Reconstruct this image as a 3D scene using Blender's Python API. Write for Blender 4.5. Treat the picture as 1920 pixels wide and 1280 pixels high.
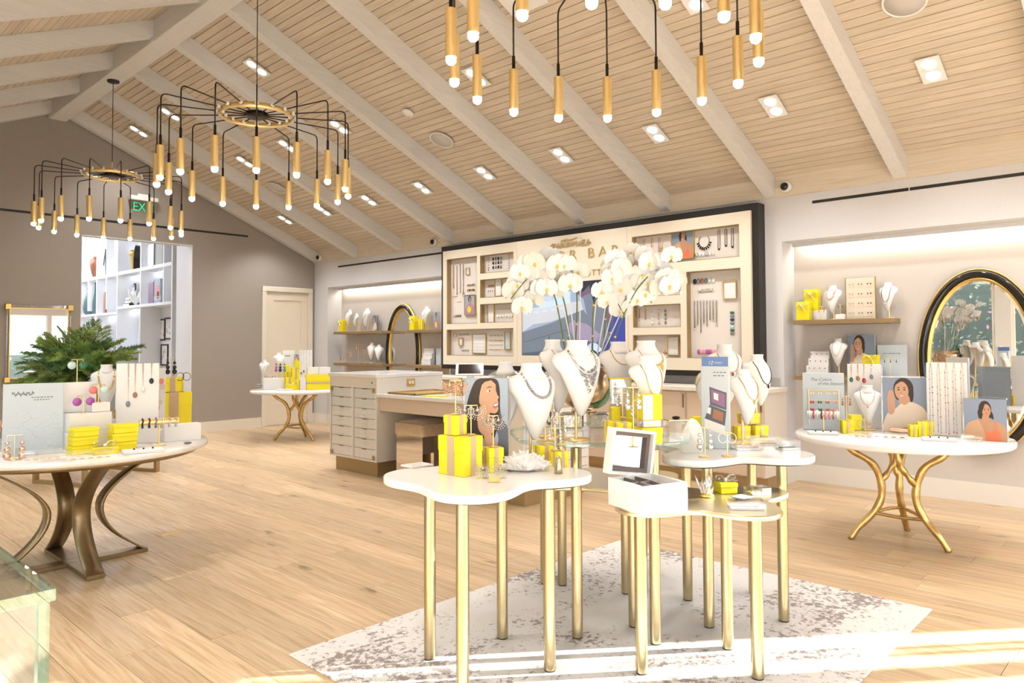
import bpy, math, random
from mathutils import Vector, Matrix, Euler
random.seed(7)
for o in list(bpy.data.objects): bpy.data.objects.remove(o)
SC = bpy.context.scene
COL = SC.collection
PI = math.pi
def R(d): return math.radians(d)

# ---------------------------------------------------------------- camera
CH, FPX, CYP = 1.4, 1367.9, 598.9          # camera height, focal length and principal row for 1920x1280
_yaw, _pit, _rol = R(43.30), R(1.8745), R(-0.2525)
CF = Vector((math.cos(_yaw)*math.cos(_pit), math.sin(_yaw)*math.cos(_pit), math.sin(_pit)))
_r0 = Vector((math.sin(_yaw), -math.cos(_yaw), 0)); _u0 = _r0.cross(CF)
CR = _r0*math.cos(_rol) + _u0*math.sin(_rol); CU = CR.cross(CF)
C0 = Vector((0, 0, CH))
def _ray(x, y): return CF + CR*((x-960)/FPX) + CU*((CYP-y)/FPX)
def _on(x, y, ax, v):
    d = _ray(x, y); return C0 + d*((v-C0[ax])/d[ax])
def onX(x, y, v): return _on(x, y, 0, v)       # photo pixel -> point on the wall plane X=v
def onY(x, y, v): return _on(x, y, 1, v)
def onZ(x, y, v=0.0): return _on(x, y, 2, v)   # photo pixel -> point on the horizontal plane Z=v
def atXY(x, y, p):                              # photo pixel -> point at the same depth as p
    d = _ray(x, y); return C0 + d*((Vector(p)-C0).dot(CF)/d.dot(CF))
def dep(p): return (Vector(p)-C0).dot(CF)
cam = bpy.data.cameras.new('camera'); camo = bpy.data.objects.new('camera', cam); COL.objects.link(camo)
cam.sensor_width = 36; cam.lens = FPX/1920*36; cam.shift_y = (CYP-640)/1920; cam.clip_start = 0.05
m = Matrix((CR, CU, -CF)).transposed().to_4x4(); m.translation = C0; camo.matrix_world = m
SC.camera = camo

# ---------------------------------------------------------------- world, sun, exposure
SC.view_settings.view_transform = 'Standard'; SC.view_settings.look = 'None'
SC.view_settings.gamma = 1; SC.view_settings.use_curve_mapping = False
SC.view_settings.exposure = -0.17
wd = bpy.data.worlds.new('sky'); SC.world = wd; wd.use_nodes = True
bg = wd.node_tree.nodes['Background']; bg.inputs[0].default_value = (0.93, 0.97, 1.0, 1); bg.inputs[1].default_value = 4.8
sl = bpy.data.lights.new('sun', 'SUN'); sl.energy = 70; sl.angle = R(0.8); sl.color = (1, 0.96, 0.9)
so = bpy.data.objects.new('sun', sl); COL.objects.link(so)
so.rotation_euler = Vector((-0.76*math.cos(R(16)), 0.65*math.cos(R(16)), -math.sin(R(16)))).to_track_quat('-Z', 'Y').to_euler()
try:
    SC.cycles.use_denoising = True; SC.cycles.max_bounces = 7; SC.cycles.diffuse_bounces = 4; SC.cycles.glossy_bounces = 3; SC.cycles.transparent_max_bounces = 20; SC.cycles.use_adaptive_sampling = True; SC.cycles.adaptive_threshold = 0.04
    SC.cycles.sample_clamp_indirect = 6; SC.cycles.caustics_reflective = False; SC.cycles.caustics_refractive = False
except Exception: pass

# room: X = towards the long wall, Y = along it towards the far wall
W, NB, D = 7.15, 7.44, 11.65      # long wall face, niche back, far wall face
XL, YF = -1.09, -1.5              # left wall, front wall
RX = 3.03                         # ridge
SLP, ZE = 0.44, 3.045             # roof pitch, board height at the long wall
def zroof(x): return ZE + SLP*(W-x) if x > RX else ZE + SLP*(W-RX) - SLP*(RX-x)
for (nm, loc, rot, sx, sy) in (('window_daylight_front', (3.1, YF-0.06, 1.16), (R(90), 0, 0), 7.8, 2.3), ('window_daylight_left', (XL-0.06, 4.6, 1.5), (R(90), 0, R(-90)), 8.2, 2.4)):
    al = bpy.data.lights.new(nm, 'AREA'); al.shape = 'RECTANGLE'; al.size = sx; al.size_y = sy
    al.cycles.is_portal = True
    ao = bpy.data.objects.new(nm, al); COL.objects.link(ao); ao.location = loc; ao.rotation_euler = rot

# ---------------------------------------------------------------- materials
MT = {}
def new_mat(name):
    mt = bpy.data.materials.new(name); mt.use_nodes = True; MT[name] = mt
    nt = mt.node_tree; b = nt.nodes['Principled BSDF']; return mt, nt, b
def mat(name, col, rough=0.5, metal=0.0, var=0.0, scale=20, bump=0.0, spec=0.5, emit=0.0, stretch=(1, 1, 1), sheen=0.0):
    mt, nt, b = new_mat(name)
    b.inputs['Base Color'].default_value = (*col, 1); b.inputs['Roughness'].default_value = rough; b.inputs['Metallic'].default_value = metal
    b.inputs['Specular IOR Level'].default_value = spec
    if emit: b.inputs['Emission Color'].default_value = (*col, 1); b.inputs['Emission Strength'].default_value = emit
    if sheen: b.inputs['Sheen Weight'].default_value = sheen
    if var or bump:
        tc = nt.nodes.new('ShaderNodeTexCoord'); mp = nt.nodes.new('ShaderNodeMapping'); mp.inputs['Scale'].default_value = stretch
        nz = nt.nodes.new('ShaderNodeTexNoise'); nz.inputs['Scale'].default_value = scale; nz.inputs['Detail'].default_value = 4
        nt.links.new(tc.outputs['Object'], mp.inputs[0]); nt.links.new(mp.outputs[0], nz.inputs[0])
        if var:
            rp = nt.nodes.new('ShaderNodeValToRGB')
            rp.color_ramp.elements[0].position = 0.3; rp.color_ramp.elements[1].position = 0.7
            rp.color_ramp.elements[0].color = (*[c*(1-var) for c in col], 1); rp.color_ramp.elements[1].color = (*[min(1, c*(1+var)) for c in col], 1)
            nt.links.new(nz.outputs[0], rp.inputs[0]); nt.links.new(rp.outputs[0], b.inputs['Base Color'])
        if bump:
            bp = nt.nodes.new('ShaderNodeBump'); bp.inputs['Strength'].default_value = bump; bp.inputs['Distance'].default_value = 0.002
            nt.links.new(nz.outputs[0], bp.inputs['Height']); nt.links.new(bp.outputs[0], b.inputs['Normal'])
    return mt
def wood(name, c1, c2, c3, rough, axis='Y', knots=0.0, vary=0.12):
    """long-grained wood; every board takes its own shade and its own piece of grain"""
    mt, nt, b = new_mat(name); N = nt.nodes.new; L = nt.links.new
    b.inputs['Roughness'].default_value = rough; b.inputs['Specular IOR Level'].default_value = 0.35
    tc = N('ShaderNodeTexCoord'); oi = N('ShaderNodeObjectInfo'); ml = N('ShaderNodeVectorMath'); ml.operation = 'MULTIPLY_ADD'
    cmb = N('ShaderNodeCombineXYZ'); k = N('ShaderNodeMath'); k.operation = 'MULTIPLY'; k.inputs[1].default_value = 37.0
    L(oi.outputs['Random'], k.inputs[0])
    for i in range(3): L(k.outputs[0], cmb.inputs[i])
    ad = N('ShaderNodeVectorMath'); ad.operation = 'ADD'; L(tc.outputs['Object'], ad.inputs[0]); L(cmb.outputs[0], ad.inputs[1])
    mp = N('ShaderNodeMapping'); s = {'X': (1.2, 26, 26), 'Y': (26, 1.2, 26), 'Z': (26, 26, 1.2)}[axis]; mp.inputs['Scale'].default_value = s
    L(ad.outputs[0], mp.inputs[0])
    nz = N('ShaderNodeTexNoise'); nz.inputs['Scale'].default_value = 1.6; nz.inputs['Detail'].default_value = 6; nz.inputs['Distortion'].default_value = 1.2
    L(mp.outputs[0], nz.inputs[0])
    rp = N('ShaderNodeValToRGB'); e = rp.color_ramp.elements
    e[0].position = 0.28; e[0].color = (*c1, 1); e[1].position = 0.72; e[1].color = (*c3, 1)
    q = e.new(0.5); q.color = (*c2, 1); L(nz.outputs[0], rp.inputs[0])
    out = rp.outputs[0]
    if knots:
        mp2 = N('ShaderNodeMapping'); mp2.inputs['Scale'].default_value = {'X': (1.3, 4, 4), 'Y': (4, 1.3, 4), 'Z': (4, 4, 1.3)}[axis]; L(ad.outputs[0], mp2.inputs[0])
        vz = N('ShaderNodeTexVoronoi'); vz.inputs['Scale'].default_value = 1.1; L(mp2.outputs[0], vz.inputs[0])
        n2 = N('ShaderNodeTexNoise'); n2.inputs['Scale'].default_value = 9; n2.inputs['Detail'].default_value = 5; L(mp2.outputs[0], n2.inputs[0])
        a2 = N('ShaderNodeMath'); a2.operation = 'MULTIPLY_ADD'; a2.inputs[1].default_value = 0.35; L(n2.outputs[0], a2.inputs[0]); L(vz.outputs['Distance'], a2.inputs[2])
        r2 = N('ShaderNodeValToRGB'); r2.color_ramp.elements[0].position = 0.2; r2.color_ramp.elements[0].color = (1, 1, 1, 1)
        r2.color_ramp.elements[1].position = 0.31; r2.color_ramp.elements[1].color = (0, 0, 0, 1); L(a2.outputs[0], r2.inputs[0])
        f = N('ShaderNodeMath'); f.operation = 'MULTIPLY'; f.inputs[1].default_value = knots; L(r2.outputs[0], f.inputs[0])
        mx = N('ShaderNodeMix'); mx.data_type = 'RGBA'; L(f.outputs[0], mx.inputs[0]); L(out, mx.inputs[6]); mx.inputs[7].default_value = (*[c*0.35 for c in c1], 1); out = mx.outputs[2]
    hs = N('ShaderNodeHueSaturation'); L(out, hs.inputs['Color'])
    v = N('ShaderNodeMapRange'); v.inputs[3].default_value = 1-vary; v.inputs[4].default_value = 1+vary; L(oi.outputs['Random'], v.inputs[0]); L(v.outputs[0], hs.inputs['Value'])
    L(hs.outputs[0], b.inputs['Base Color'])
    bp = N('ShaderNodeBump'); bp.inputs['Strength'].default_value = 0.12; bp.inputs['Distance'].default_value = 0.002; L(nz.outputs[0], bp.inputs['Height']); L(bp.outputs[0], b.inputs['Normal'])
    return mt
def clear(name, tint=(1, 1, 1), gloss=0.08, edge=0.35, rough=0.0):
    """thin clear sheet: lets light straight through and mirrors a little, more at grazing angles"""
    mt = bpy.data.materials.new(name); mt.use_nodes = True; MT[name] = mt; nt = mt.node_tree; nt.nodes.remove(nt.nodes['Principled BSDF'])
    o = nt.nodes['Material Output']; t = nt.nodes.new('ShaderNodeBsdfTransparent'); t.inputs[0].default_value = (*tint, 1)
    g = nt.nodes.new('ShaderNodeBsdfGlossy'); g.inputs['Roughness'].default_value = rough; g.inputs[0].default_value = (1, 1, 1, 1)
    lw = nt.nodes.new('ShaderNodeLayerWeight'); lw.inputs[0].default_value = 0.25
    mr = nt.nodes.new('ShaderNodeMapRange'); mr.inputs[3].default_value = gloss; mr.inputs[4].default_value = edge
    mx = nt.nodes.new('ShaderNodeMixShader'); nt.links.new(lw.outputs['Facing'], mr.inputs[0]); nt.links.new(mr.outputs[0], mx.inputs[0])
    nt.links.new(t.outputs[0], mx.inputs[1]); nt.links.new(g.outputs[0], mx.inputs[2]); nt.links.new(mx.outputs[0], o.inputs[0])
    return mt
wood('floor_oak', (0.45, 0.30, 0.165), (0.61, 0.44, 0.265), (0.71, 0.555, 0.375), 0.34, 'Y', knots=0.75, vary=0.13)
wood('ceiling_oak', (0.52, 0.435, 0.33), (0.60, 0.515, 0.41), (0.66, 0.58, 0.48), 0.6, 'Y', vary=0.05)
wood('beam_wash', (0.65, 0.635, 0.625), (0.69, 0.68, 0.67), (0.72, 0.71, 0.705), 0.65, 'X', vary=0.02)
wood('ridge_wash', (0.65, 0.635, 0.625), (0.69, 0.68, 0.67), (0.72, 0.71, 0.705), 0.65, 'Y', vary=0.02)
wood('frieze_oak', (0.62, 0.53, 0.42), (0.68, 0.60, 0.49), (0.72, 0.64, 0.54), 0.6, 'Y', vary=0.02)
mat('groove', (0.20, 0.13, 0.08), 0.9)
mat('floor_gap', (0.16, 0.09, 0.05), 0.9)
mat('taupe', (0.335, 0.295, 0.26), 0.85, var=0.06, scale=180, bump=0.15)
mat('wall_white', (0.655, 0.65, 0.665), 0.75, var=0.02, scale=60)
mat('niche_cloth', (0.61, 0.56, 0.52), 0.85, var=0.04, scale=220, bump=0.1)
mat('trim_cream', (0.80, 0.73, 0.62), 0.5)
mat('trim_white', (0.82, 0.78, 0.72), 0.5)
mat('back_white', (0.80, 0.82, 0.86), 0.55)
mat('cream', (0.80, 0.715, 0.58), 0.5)
mat('cabinet', (0.80, 0.745, 0.67), 0.35)
mat('cabinet_face', (0.90, 0.87, 0.84), 0.15)
mat('cabinet_tan', (0.66, 0.53, 0.42), 0.5)
mat('linen', (0.76, 0.70, 0.65), 0.85, var=0.03, scale=300, bump=0.1)
mat('black', (0.012, 0.010, 0.009), 0.5)
mat('gloss_black', (0.01, 0.008, 0.007), 0.08)
mat('dark_metal', (0.03, 0.022, 0.017), 0.4, 0.8)
mat('brass', (0.92, 0.71, 0.34), 0.38, 1.0, var=0.05, scale=30, stretch=(12, 12, 1))
mat('brass_pale', (0.47, 0.40, 0.25), 0.28, 1.0, var=0.05, scale=30, stretch=(1, 1, 20))
mat('brass_top', (0.78, 0.66, 0.42), 0.30, 1.0, var=0.03, scale=40, stretch=(20, 1, 1))
mat('gold', (0.80, 0.55, 0.18), 0.3, 1.0)
mat('gold_leaf', (0.60, 0.42, 0.17), 0.36, 1.0, var=0.15, scale=30, bump=0.6)
mat('gold_paint', (0.60, 0.43, 0.19), 0.4, 0.5)
mat('bronze', (0.30, 0.22, 0.12), 0.38, 0.9, var=0.1, scale=12)
mat('bronze_flat', (0.42, 0.30, 0.15), 0.5, 0.5)
mat('shelf_bronze', (0.30, 0.205, 0.105), 0.45, 0.4)
mat('rose_gold', (0.86, 0.53, 0.38), 0.25, 1.0)
mat('silver', (0.75, 0.74, 0.73), 0.22, 1.0)
mat('dark_silver', (0.36, 0.36, 0.39), 0.3, 0.9)
mat('hammered', (0.70, 0.66, 0.60), 0.22, 1.0, bump=1.0, scale=60)
mat('pot_metal', (0.62, 0.48, 0.33), 0.22, 1.0, var=0.25, scale=6)
mat('mirror', (0.92, 0.93, 0.92), 0.01, 1.0)
mat('mirror_tint', (0.80, 0.76, 0.73), 0.03, 1.0)
mat('white_top', (0.84, 0.83, 0.82), 0.12)
mat('marble', (0.84, 0.80, 0.77), 0.15, var=0.05, scale=14)
mat('white_card', (0.85, 0.83, 0.82), 0.55)
mat('white_gloss', (0.85, 0.85, 0.86), 0.06)
mat('bust_white', (0.83, 0.82, 0.82), 0.6, var=0.02, scale=200, bump=0.1)
mat('ribbon', (0.88, 0.86, 0.82), 0.5)
mat('yellow', (0.90, 0.76, 0.01), 0.45)
mat('yellow_dark', (0.80, 0.62, 0.01), 0.5)
mat('tan_band', (0.55, 0.40, 0.24), 0.5)
mat('blue_card', (0.55, 0.62, 0.68), 0.5)
mat('blue_mid', (0.12, 0.20, 0.42), 0.5)
mat('grey_felt', (0.16, 0.13, 0.12), 0.9)
mat('grey_counter', (0.42, 0.40, 0.39), 0.25)
mat('cowhide', (0.58, 0.43, 0.27), 0.8, var=0.12, scale=40, bump=0.3, stretch=(1, 1.6, 1), sheen=0.3)
mat('screen_dark', (0.02, 0.012, 0.01), 0.1)
mat('white_plastic', (0.82, 0.81, 0.80), 0.35)
mat('grille', (0.55, 0.52, 0.49), 0.8, var=0.1, scale=400)
mat('bulb', (1.0, 0.94, 0.84), 0.3, emit=60)
mat('lamp', (1.0, 0.97, 0.92), 0.3, emit=7)
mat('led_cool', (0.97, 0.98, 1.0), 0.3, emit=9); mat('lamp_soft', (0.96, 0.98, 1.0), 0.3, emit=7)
mat('led', (1.0, 0.93, 0.80), 0.3, emit=6)
mat('exit_green', (0.03, 0.55, 0.25), 0.4, emit=0.6)
clear('acrylic'); clear('glass_sheet', (0.975, 0.993, 0.985), 0.05, 0.45); clear('pane', (0.985, 0.99, 0.99), 0.02, 0.18)
clear('glass_edge', (0.62, 0.84, 0.80), 0.15, 0.5)
clear('crystal', (0.96, 0.96, 0.97), 0.35, 0.8, 0.05)
mat('leaf', (0.06, 0.16, 0.03), 0.25, var=0.3, scale=12)
mat('leaf_light', (0.22, 0.34, 0.14), 0.35, var=0.2, scale=12)
mat('stem', (0.10, 0.15, 0.03), 0.4)
mat('petal', (0.88, 0.88, 0.87), 0.5, sheen=0.1)
mat('petal_core', (0.80, 0.60, 0.12), 0.5)
mat('pine', (0.10, 0.22, 0.045), 0.6, var=0.4, scale=6)
mat('pine_light', (0.26, 0.36, 0.07), 0.6, var=0.4, scale=6)
mat('pine_blue', (0.10, 0.18, 0.11), 0.6, var=0.4, scale=6)
mat('twig', (0.10, 0.055, 0.02), 0.8)
mat('moss', (0.10, 0.08, 0.04), 0.95, var=0.3)
mat('quartz', (0.80, 0.76, 0.74), 0.18, spec=0.8, var=0.1, scale=25)
mat('bead_glass', (0.86, 0.85, 0.83), 0.05, spec=0.9)
mat('selenite', (0.84, 0.83, 0.78), 0.4)
mat('skin', (0.46, 0.25, 0.145), 0.6); mat('skin_light', (0.56, 0.32, 0.20), 0.6); mat('skin_dark', (0.42, 0.20, 0.11), 0.6)
mat('hair', (0.035, 0.02, 0.015), 0.6); mat('lip', (0.45, 0.12, 0.10), 0.5); mat('print_blue', (0.22, 0.27, 0.36), 0.5)
mat('print_grey', (0.33, 0.40, 0.48), 0.5); mat('coral', (0.66, 0.17, 0.08), 0.6); mat('blush', (0.78, 0.66, 0.54), 0.6)
mat('print_mauve', (0.40, 0.24, 0.34), 0.6); mat('print_tan', (0.55, 0.34, 0.20), 0.6); mat('ink', (0.10, 0.11, 0.14), 0.6); mat('ink_pale', (0.80, 0.83, 0.85), 0.6)
mat('stone_red', (0.42, 0.03, 0.05), 0.2); mat('stone_green', (0.03, 0.16, 0.08), 0.2); mat('stone_black', (0.015, 0.015, 0.02), 0.2)
mat('stone_pink', (0.75, 0.35, 0.38), 0.2); mat('stone_purple', (0.40, 0.10, 0.42), 0.2); mat('stone_blue', (0.15, 0.25, 0.40), 0.2)
mat('stone_brown', (0.35, 0.16, 0.09), 0.2); mat('stone_grey', (0.20, 0.21, 0.24), 0.2); mat('stone_aqua', (0.62, 0.78, 0.80), 0.2); mat('stone_coral', (0.80, 0.22, 0.20), 0.2)
mat('teal_vase', (0.09, 0.16, 0.165), 0.2); mat('brown_vase', (0.20, 0.07, 0.03), 0.3); mat('amethyst', (0.06, 0.02, 0.09), 0.15, bump=1, scale=70)
mat('plum', (0.25, 0.13, 0.24), 0.4); mat('book_grey', (0.42, 0.44, 0.42), 0.7); mat('concrete', (0.66, 0.62, 0.55), 0.85, var=0.08, scale=3)
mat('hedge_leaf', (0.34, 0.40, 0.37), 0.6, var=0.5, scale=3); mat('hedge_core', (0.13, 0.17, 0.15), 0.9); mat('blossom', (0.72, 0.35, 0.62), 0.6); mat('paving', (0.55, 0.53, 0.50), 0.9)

# ---------------------------------------------------------------- mesh helpers
class MB:
    def __init__(s): s.v = []; s.f = []; s.m = []; s.cm = 0; s.sm = False; s.sf = []
    def mi(s, i): s.cm = i; return s
    def add(s, vs, fs, smooth=False):
        b = len(s.v); s.v += [tuple(v) for v in vs]
        for f in fs: s.f.append([b+i for i in f]); s.m.append(s.cm); s.sf.append(smooth)
        return s
    def box(s, x0, x1, y0, y1, z0, z1):
        v = [(x, y, z) for z in (z0, z1) for y in (y0, y1) for x in (x0, x1)]
        return s.add(v, [(0, 2, 3, 1), (4, 5, 7, 6), (0, 1, 5, 4), (2, 6, 7, 3), (0, 4, 6, 2), (1, 3, 7, 5)])
    def cbox(s, x0, x1, y0, y1, z0, z1, c=0.004):
        """box with chamfered vertical and top edges"""
        c = min(c, (x1-x0)*0.3, (y1-y0)*0.3, (z1-z0)*0.3)
        o = [(x0+c, y0), (x1-c, y0), (x1, y0+c), (x1, y1-c), (x1-c, y1), (x0+c, y1), (x0, y1-c), (x0, y0+c)]
        cx, cy = (x0+x1)/2, (y0+y1)/2
        i = [(x-c*(1 if x > cx else -1), y-c*(1 if y > cy else -1)) for x, y in o]
        rings = [[(x, y, z0+c) for x, y in o], [(x, y, z1-c) for x, y in o], [(x, y, z1) for x, y in i]]
        v = [(x, y, z0) for x, y in i] + sum(rings, []); f = []
        for k in range(3):
            for j in range(8): f.append((k*8+j, k*8+(j+1) % 8, (k+1)*8+(j+1) % 8, (k+1)*8+j))
        f.append(tuple(range(7, -1, -1))); f.append(tuple(range(24, 32)))
        return s.add(v, f)
    def xf(s, mtx, start=0):
        for i in range(start, len(s.v)): s.v[i] = tuple(mtx @ Vector(s.v[i]))
        return s
    def cyl(s, p0, p1, r0, r1=None, n=12, cap=True, smooth=True):
        r1 = r0 if r1 is None else r1; p0 = Vector(p0); p1 = Vector(p1); d = (p1-p0).normalized()
        a = d.orthogonal().normalized(); b = d.cross(a); v = []
        for p, r in ((p0, r0), (p1, r1)):
            for k in range(n): t = 2*PI*k/n; v.append(p + a*math.cos(t)*r + b*math.sin(t)*r)
        s.add(v, [(k, (k+1) % n, n+(k+1) % n, n+k) for k in range(n)], smooth)
        if cap: s.add(v, [tuple(range(n-1, -1, -1)), tuple(range(n, 2*n))])
        return s
    def tube(s, pts, r, n=6, closed=False, smooth=True):
        pts = [Vector(p) for p in pts]; N = len(pts); rs = r if isinstance(r, (list, tuple)) else [r]*N
        v = []; prev = None
        for i, p in enumerate(pts):
            d = (pts[(i+1) % N if closed else min(i+1, N-1)] - pts[(i-1) % N if closed else max(i-1, 0)])
            d = d.normalized() if d.length > 1e-9 else Vector((0, 0, 1))
            if prev is None: a = d.orthogonal().normalized()
            else:
                a = prev - d*prev.dot(d); a = a.normalized() if a.length > 1e-6 else d.orthogonal().normalized()
            prev = a; b = d.cross(a)
            for k in range(n): t = 2*PI*k/n; v.append(p + a*math.cos(t)*rs[i] + b*math.sin(t)*rs[i])
        f = []
        for i in range(N if closed else N-1):
            j = (i+1) % N
            for k in range(n): f.append((i*n+k, i*n+(k+1) % n, j*n+(k+1) % n, j*n+k))
        if not closed: f += [tuple(range(n-1, -1, -1)), tuple(range((N-1)*n, N*n))]
        return s.add(v, f, smooth)
    def lathe(s, prof, n=20, c=(0, 0, 0), smooth=True, sx=1, sy=1):
        v = []
        for r, z in prof:
            for k in range(n): t = 2*PI*k/n; v.append((c[0]+r*sx*math.cos(t), c[1]+r*sy*math.sin(t), c[2]+z))
        f = []
        for i in range(len(prof)-1):
            for k in range(n): f.append((i*n+k, i*n+(k+1) % n, (i+1)*n+(k+1) % n, (i+1)*n+k))
        f.append(tuple(range(n-1, -1, -1))); f.append(tuple(range((len(prof)-1)*n, len(prof)*n)))
        return s.add(v, f, smooth)
    def ball(s, c, r, n=10, m=7, sc=(1, 1, 1)):
        prof = [(max(1e-4, math.sin(PI*i/m))*r, -math.cos(PI*i/m)*r) for i in range(m+1)]; b = len(s.v)
        s.lathe(prof, n)
        for i in range(b, len(s.v)): x, y, z = s.v[i]; s.v[i] = (c[0]+x*sc[0], c[1]+y*sc[1], c[2]+z*sc[2])
        return s
    def prism(s, out, z0, z1, top=True, bot=True, smooth=False):
        n = len(out); v = [(x, y, z0) for x, y in out] + [(x, y, z1) for x, y in out]
        s.add(v, [(k, (k+1) % n, n+(k+1) % n, n+k) for k in range(n)], smooth)
        cap = []
        if bot: cap.append(tuple(range(n-1, -1, -1)))
        if top: cap.append(tuple(range(n, 2*n)))
        return s.add(v, cap)
    def build(s, name, mats, parent=None, loc=None, rot=None):
        me = bpy.data.meshes.new(name); me.from_pydata(s.v, [], s.f)
        mats = mats if isinstance(mats, (list, tuple)) else [mats]
        for q in mats: me.materials.append(MT[q])
        if len(mats) > 1: me.polygons.foreach_set('material_index', s.m)
        me.polygons.foreach_set('use_smooth', s.sf); me.update()
        return link(name, me, parent, loc, rot)
def link(name, me, parent=None, loc=None, rot=None):
    o = bpy.data.objects.new(name, me); COL.objects.link(o)
    if parent: o.parent = parent
    if loc is not None: o.location = loc
    if rot is not None: o.rotation_euler = rot if hasattr(rot, '__len__') else (0, 0, rot)
    return o
def tag(o, label, cat, group=None):
    o['label'] = label; o['category'] = cat
    if group: o['group'] = group
    return o
def struct(o): o['kind'] = 'structure'; return o
def thing(name, label, cat, loc=(0, 0, 0), rot=0, group=None):
    o = bpy.data.objects.new(name, None); COL.objects.link(o); o.location = loc; o.empty_display_size = 0.05
    o.rotation_euler = rot if hasattr(rot, '__len__') else (0, 0, rot)
    return tag(o, label, cat, group)
def dup(root, loc, rot=None, label=None, group=None, scale=None):
    def cp(o, par):
        c = o.copy(); COL.objects.link(c); c.parent = par
        for ch in KIDS.get(o.name, []): cp(ch, c)
        return c
    KIDS = {}
    for o in COL.objects:
        if o.parent: KIDS.setdefault(o.parent.name, []).append(o)
    r = cp(root, None); r.location = loc
    if rot is not None: r.rotation_euler = rot if hasattr(rot, '__len__') else (0, 0, rot)
    if label: r['label'] = label
    if group: r['group'] = group
    if scale: r.scale = (scale,)*3 if not hasattr(scale, '__len__') else scale
    return r
def rotz(p, a): c, s_ = math.cos(a), math.sin(a); return (p[0]*c-p[1]*s_, p[0]*s_+p[1]*c)
def smooth_path(pts, k=5):
    """Catmull-Rom through the points"""
    P = [Vector(p) for p in pts]; out = []
    for i in range(len(P)-1):
        a, b, c, d = P[max(i-1, 0)], P[i], P[i+1], P[min(i+2, len(P)-1)]
        for j in range(k):
            t = j/k; out.append(0.5*((2*b)+(c-a)*t+(2*a-5*b+4*c-d)*t*t+(3*b-a-3*c+d)*t**3))
    return out+[P[-1]]
# ================================================================ the room
# ---- floor: oak planks along Y
fl = struct(MB().box(XL, NB, YF-0.6, D+0.16, -0.05, -0.014).build('floor', 'floor_gap'))
PW = 0.19; plank_mesh = {}
x = XL; rows = []
rnd = random.Random(3)
while x < NB-0.02:
    y = YF - rnd.random()*1.6
    while y < D+0.16:
        ln = rnd.choice((1.5, 1.9, 2.2, 2.2)); y1 = min(y+ln, D+0.16); y0 = max(y, YF-0.6)
        if y1 - y0 > 0.05:
            w = min(PW, NB-x)
            key = (round(y1-y0, 2), round(w, 2))
            if key not in plank_mesh:
                mb = MB().cbox(0.0010, w-0.0010, 0.0010, y1-y0-0.0010, -0.014, 0.0, 0.0012)
                me = bpy.data.meshes.new('plank'); me.from_pydata(mb.v, [], mb.f); me.materials.append(MT['floor_oak']); plank_mesh[key] = me
            rows.append((plank_mesh[key], (x, y0, 0)))
        y += ln
    x += PW
rows.sort(key=lambda r: (Vector(r[1])-Vector((0, 0, 1.4))).length + (50 if r[1][1] < -1 or r[1][0] < 0 and r[1][1] < 4 else 0))
for me, loc in rows[:296]: link('plank', me, fl, loc)
mb = MB()
for me, loc in rows[296:]:
    mb.add([(v.co.x+loc[0], v.co.y+loc[1], v.co.z) for v in me.vertices], [tuple(p.vertices) for p in me.polygons])
if mb.v: o = mb.build('far_planks', 'floor_oak', fl); o['kind'] = 'stuff'

# ---- ceiling: gable of narrow boards, rafters and a ridge beam
ce = MB(); zr = zroof(RX)
for (xa, xb) in ((RX, NB+0.2), (XL-0.3, RX)):
    za, zb = zroof(xa), zroof(xb); ya, yb = YF-0.3, D+0.3
    ce.add([(xa, ya, za+0.018), (xb, ya, zb+0.018), (xb, yb, zb+0.018), (xa, yb, za+0.018), (xa, ya, za+0.2), (xb, ya, zb+0.2), (xb, yb, zb+0.2), (xa, yb, za+0.2)],
           [(0, 1, 2, 3), (4, 7, 6, 5), (0, 4, 5, 1), (1, 5, 6, 2), (2, 6, 7, 3), (3, 7, 4, 0)])
ceil = struct(ce.build('ceiling', 'groove'))
BW = 0.083; al = math.atan(SLP)
bm = MB().cbox(-BW/2+0.0028, BW/2-0.0028, YF, D, -0.018, 0.0, 0.002); bm.xf(Matrix.Rotation(PI, 4, 'Y'))   # bevelled side down
bme = bpy.data.meshes.new('board'); bme.from_pydata(bm.v, [], bm.f); bme.materials.append(MT['ceiling_oak'])
for side in (1, -1):
    L = (W+0.02-RX)/math.cos(al); n = int(L/BW)+1
    for k in range(n):
        t = (k+0.5)*BW; X_ = RX + side*t*math.cos(al); Z_ = zr - t*math.sin(al)
        link('board', bme, ceil, (X_, 0, Z_), (0, side*al, 0))
RY = [1.92+1.205*k for k in range(-2, 9)]
RH, RW = 0.165, 0.115
L = (W-RX)/math.cos(al)
def rafter_mesh(side):
    pts = [(0.08, zroof(RX+0.08)), (W-RX, ZE), (W-RX, ZE-RH/math.cos(al)+0.0), (0.08, zroof(RX+0.08)-RH/math.cos(al))]
    v = [(side*a, y, b-zr) for y in (-RW/2, RW/2) for a, b in pts]
    f = [(0, 1, 2, 3), (7, 6, 5, 4), (0, 4, 5, 1), (1, 5, 6, 2), (2, 6, 7, 3), (3, 7, 4, 0)]
    if side < 0: f = [q[::-1] for q in f]
    me = bpy.data.meshes.new('rafter'); me.from_pydata(v, [], f); me.materials.append(MT['beam_wash']); return me
rm = {s: rafter_mesh(s) for s in (1, -1)}
for s in (1, -1):
    for y in RY: link('rafter', rm[s], ceil, (RX, min(y, D-RW/2-0.001), zr-0.002))
MB().cbox(RX-0.112, RX+0.112, YF, D, 4.575, zr-0.02, 0.006).build('ridge_beam', 'ridge_wash', ceil)
# frieze board on top of the long wall, between the rafters
fz = struct(MB().box(W-0.022, W, YF, D, 2.855, ZE+0.01).build('trim_1', 'frieze_oak'))

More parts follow.
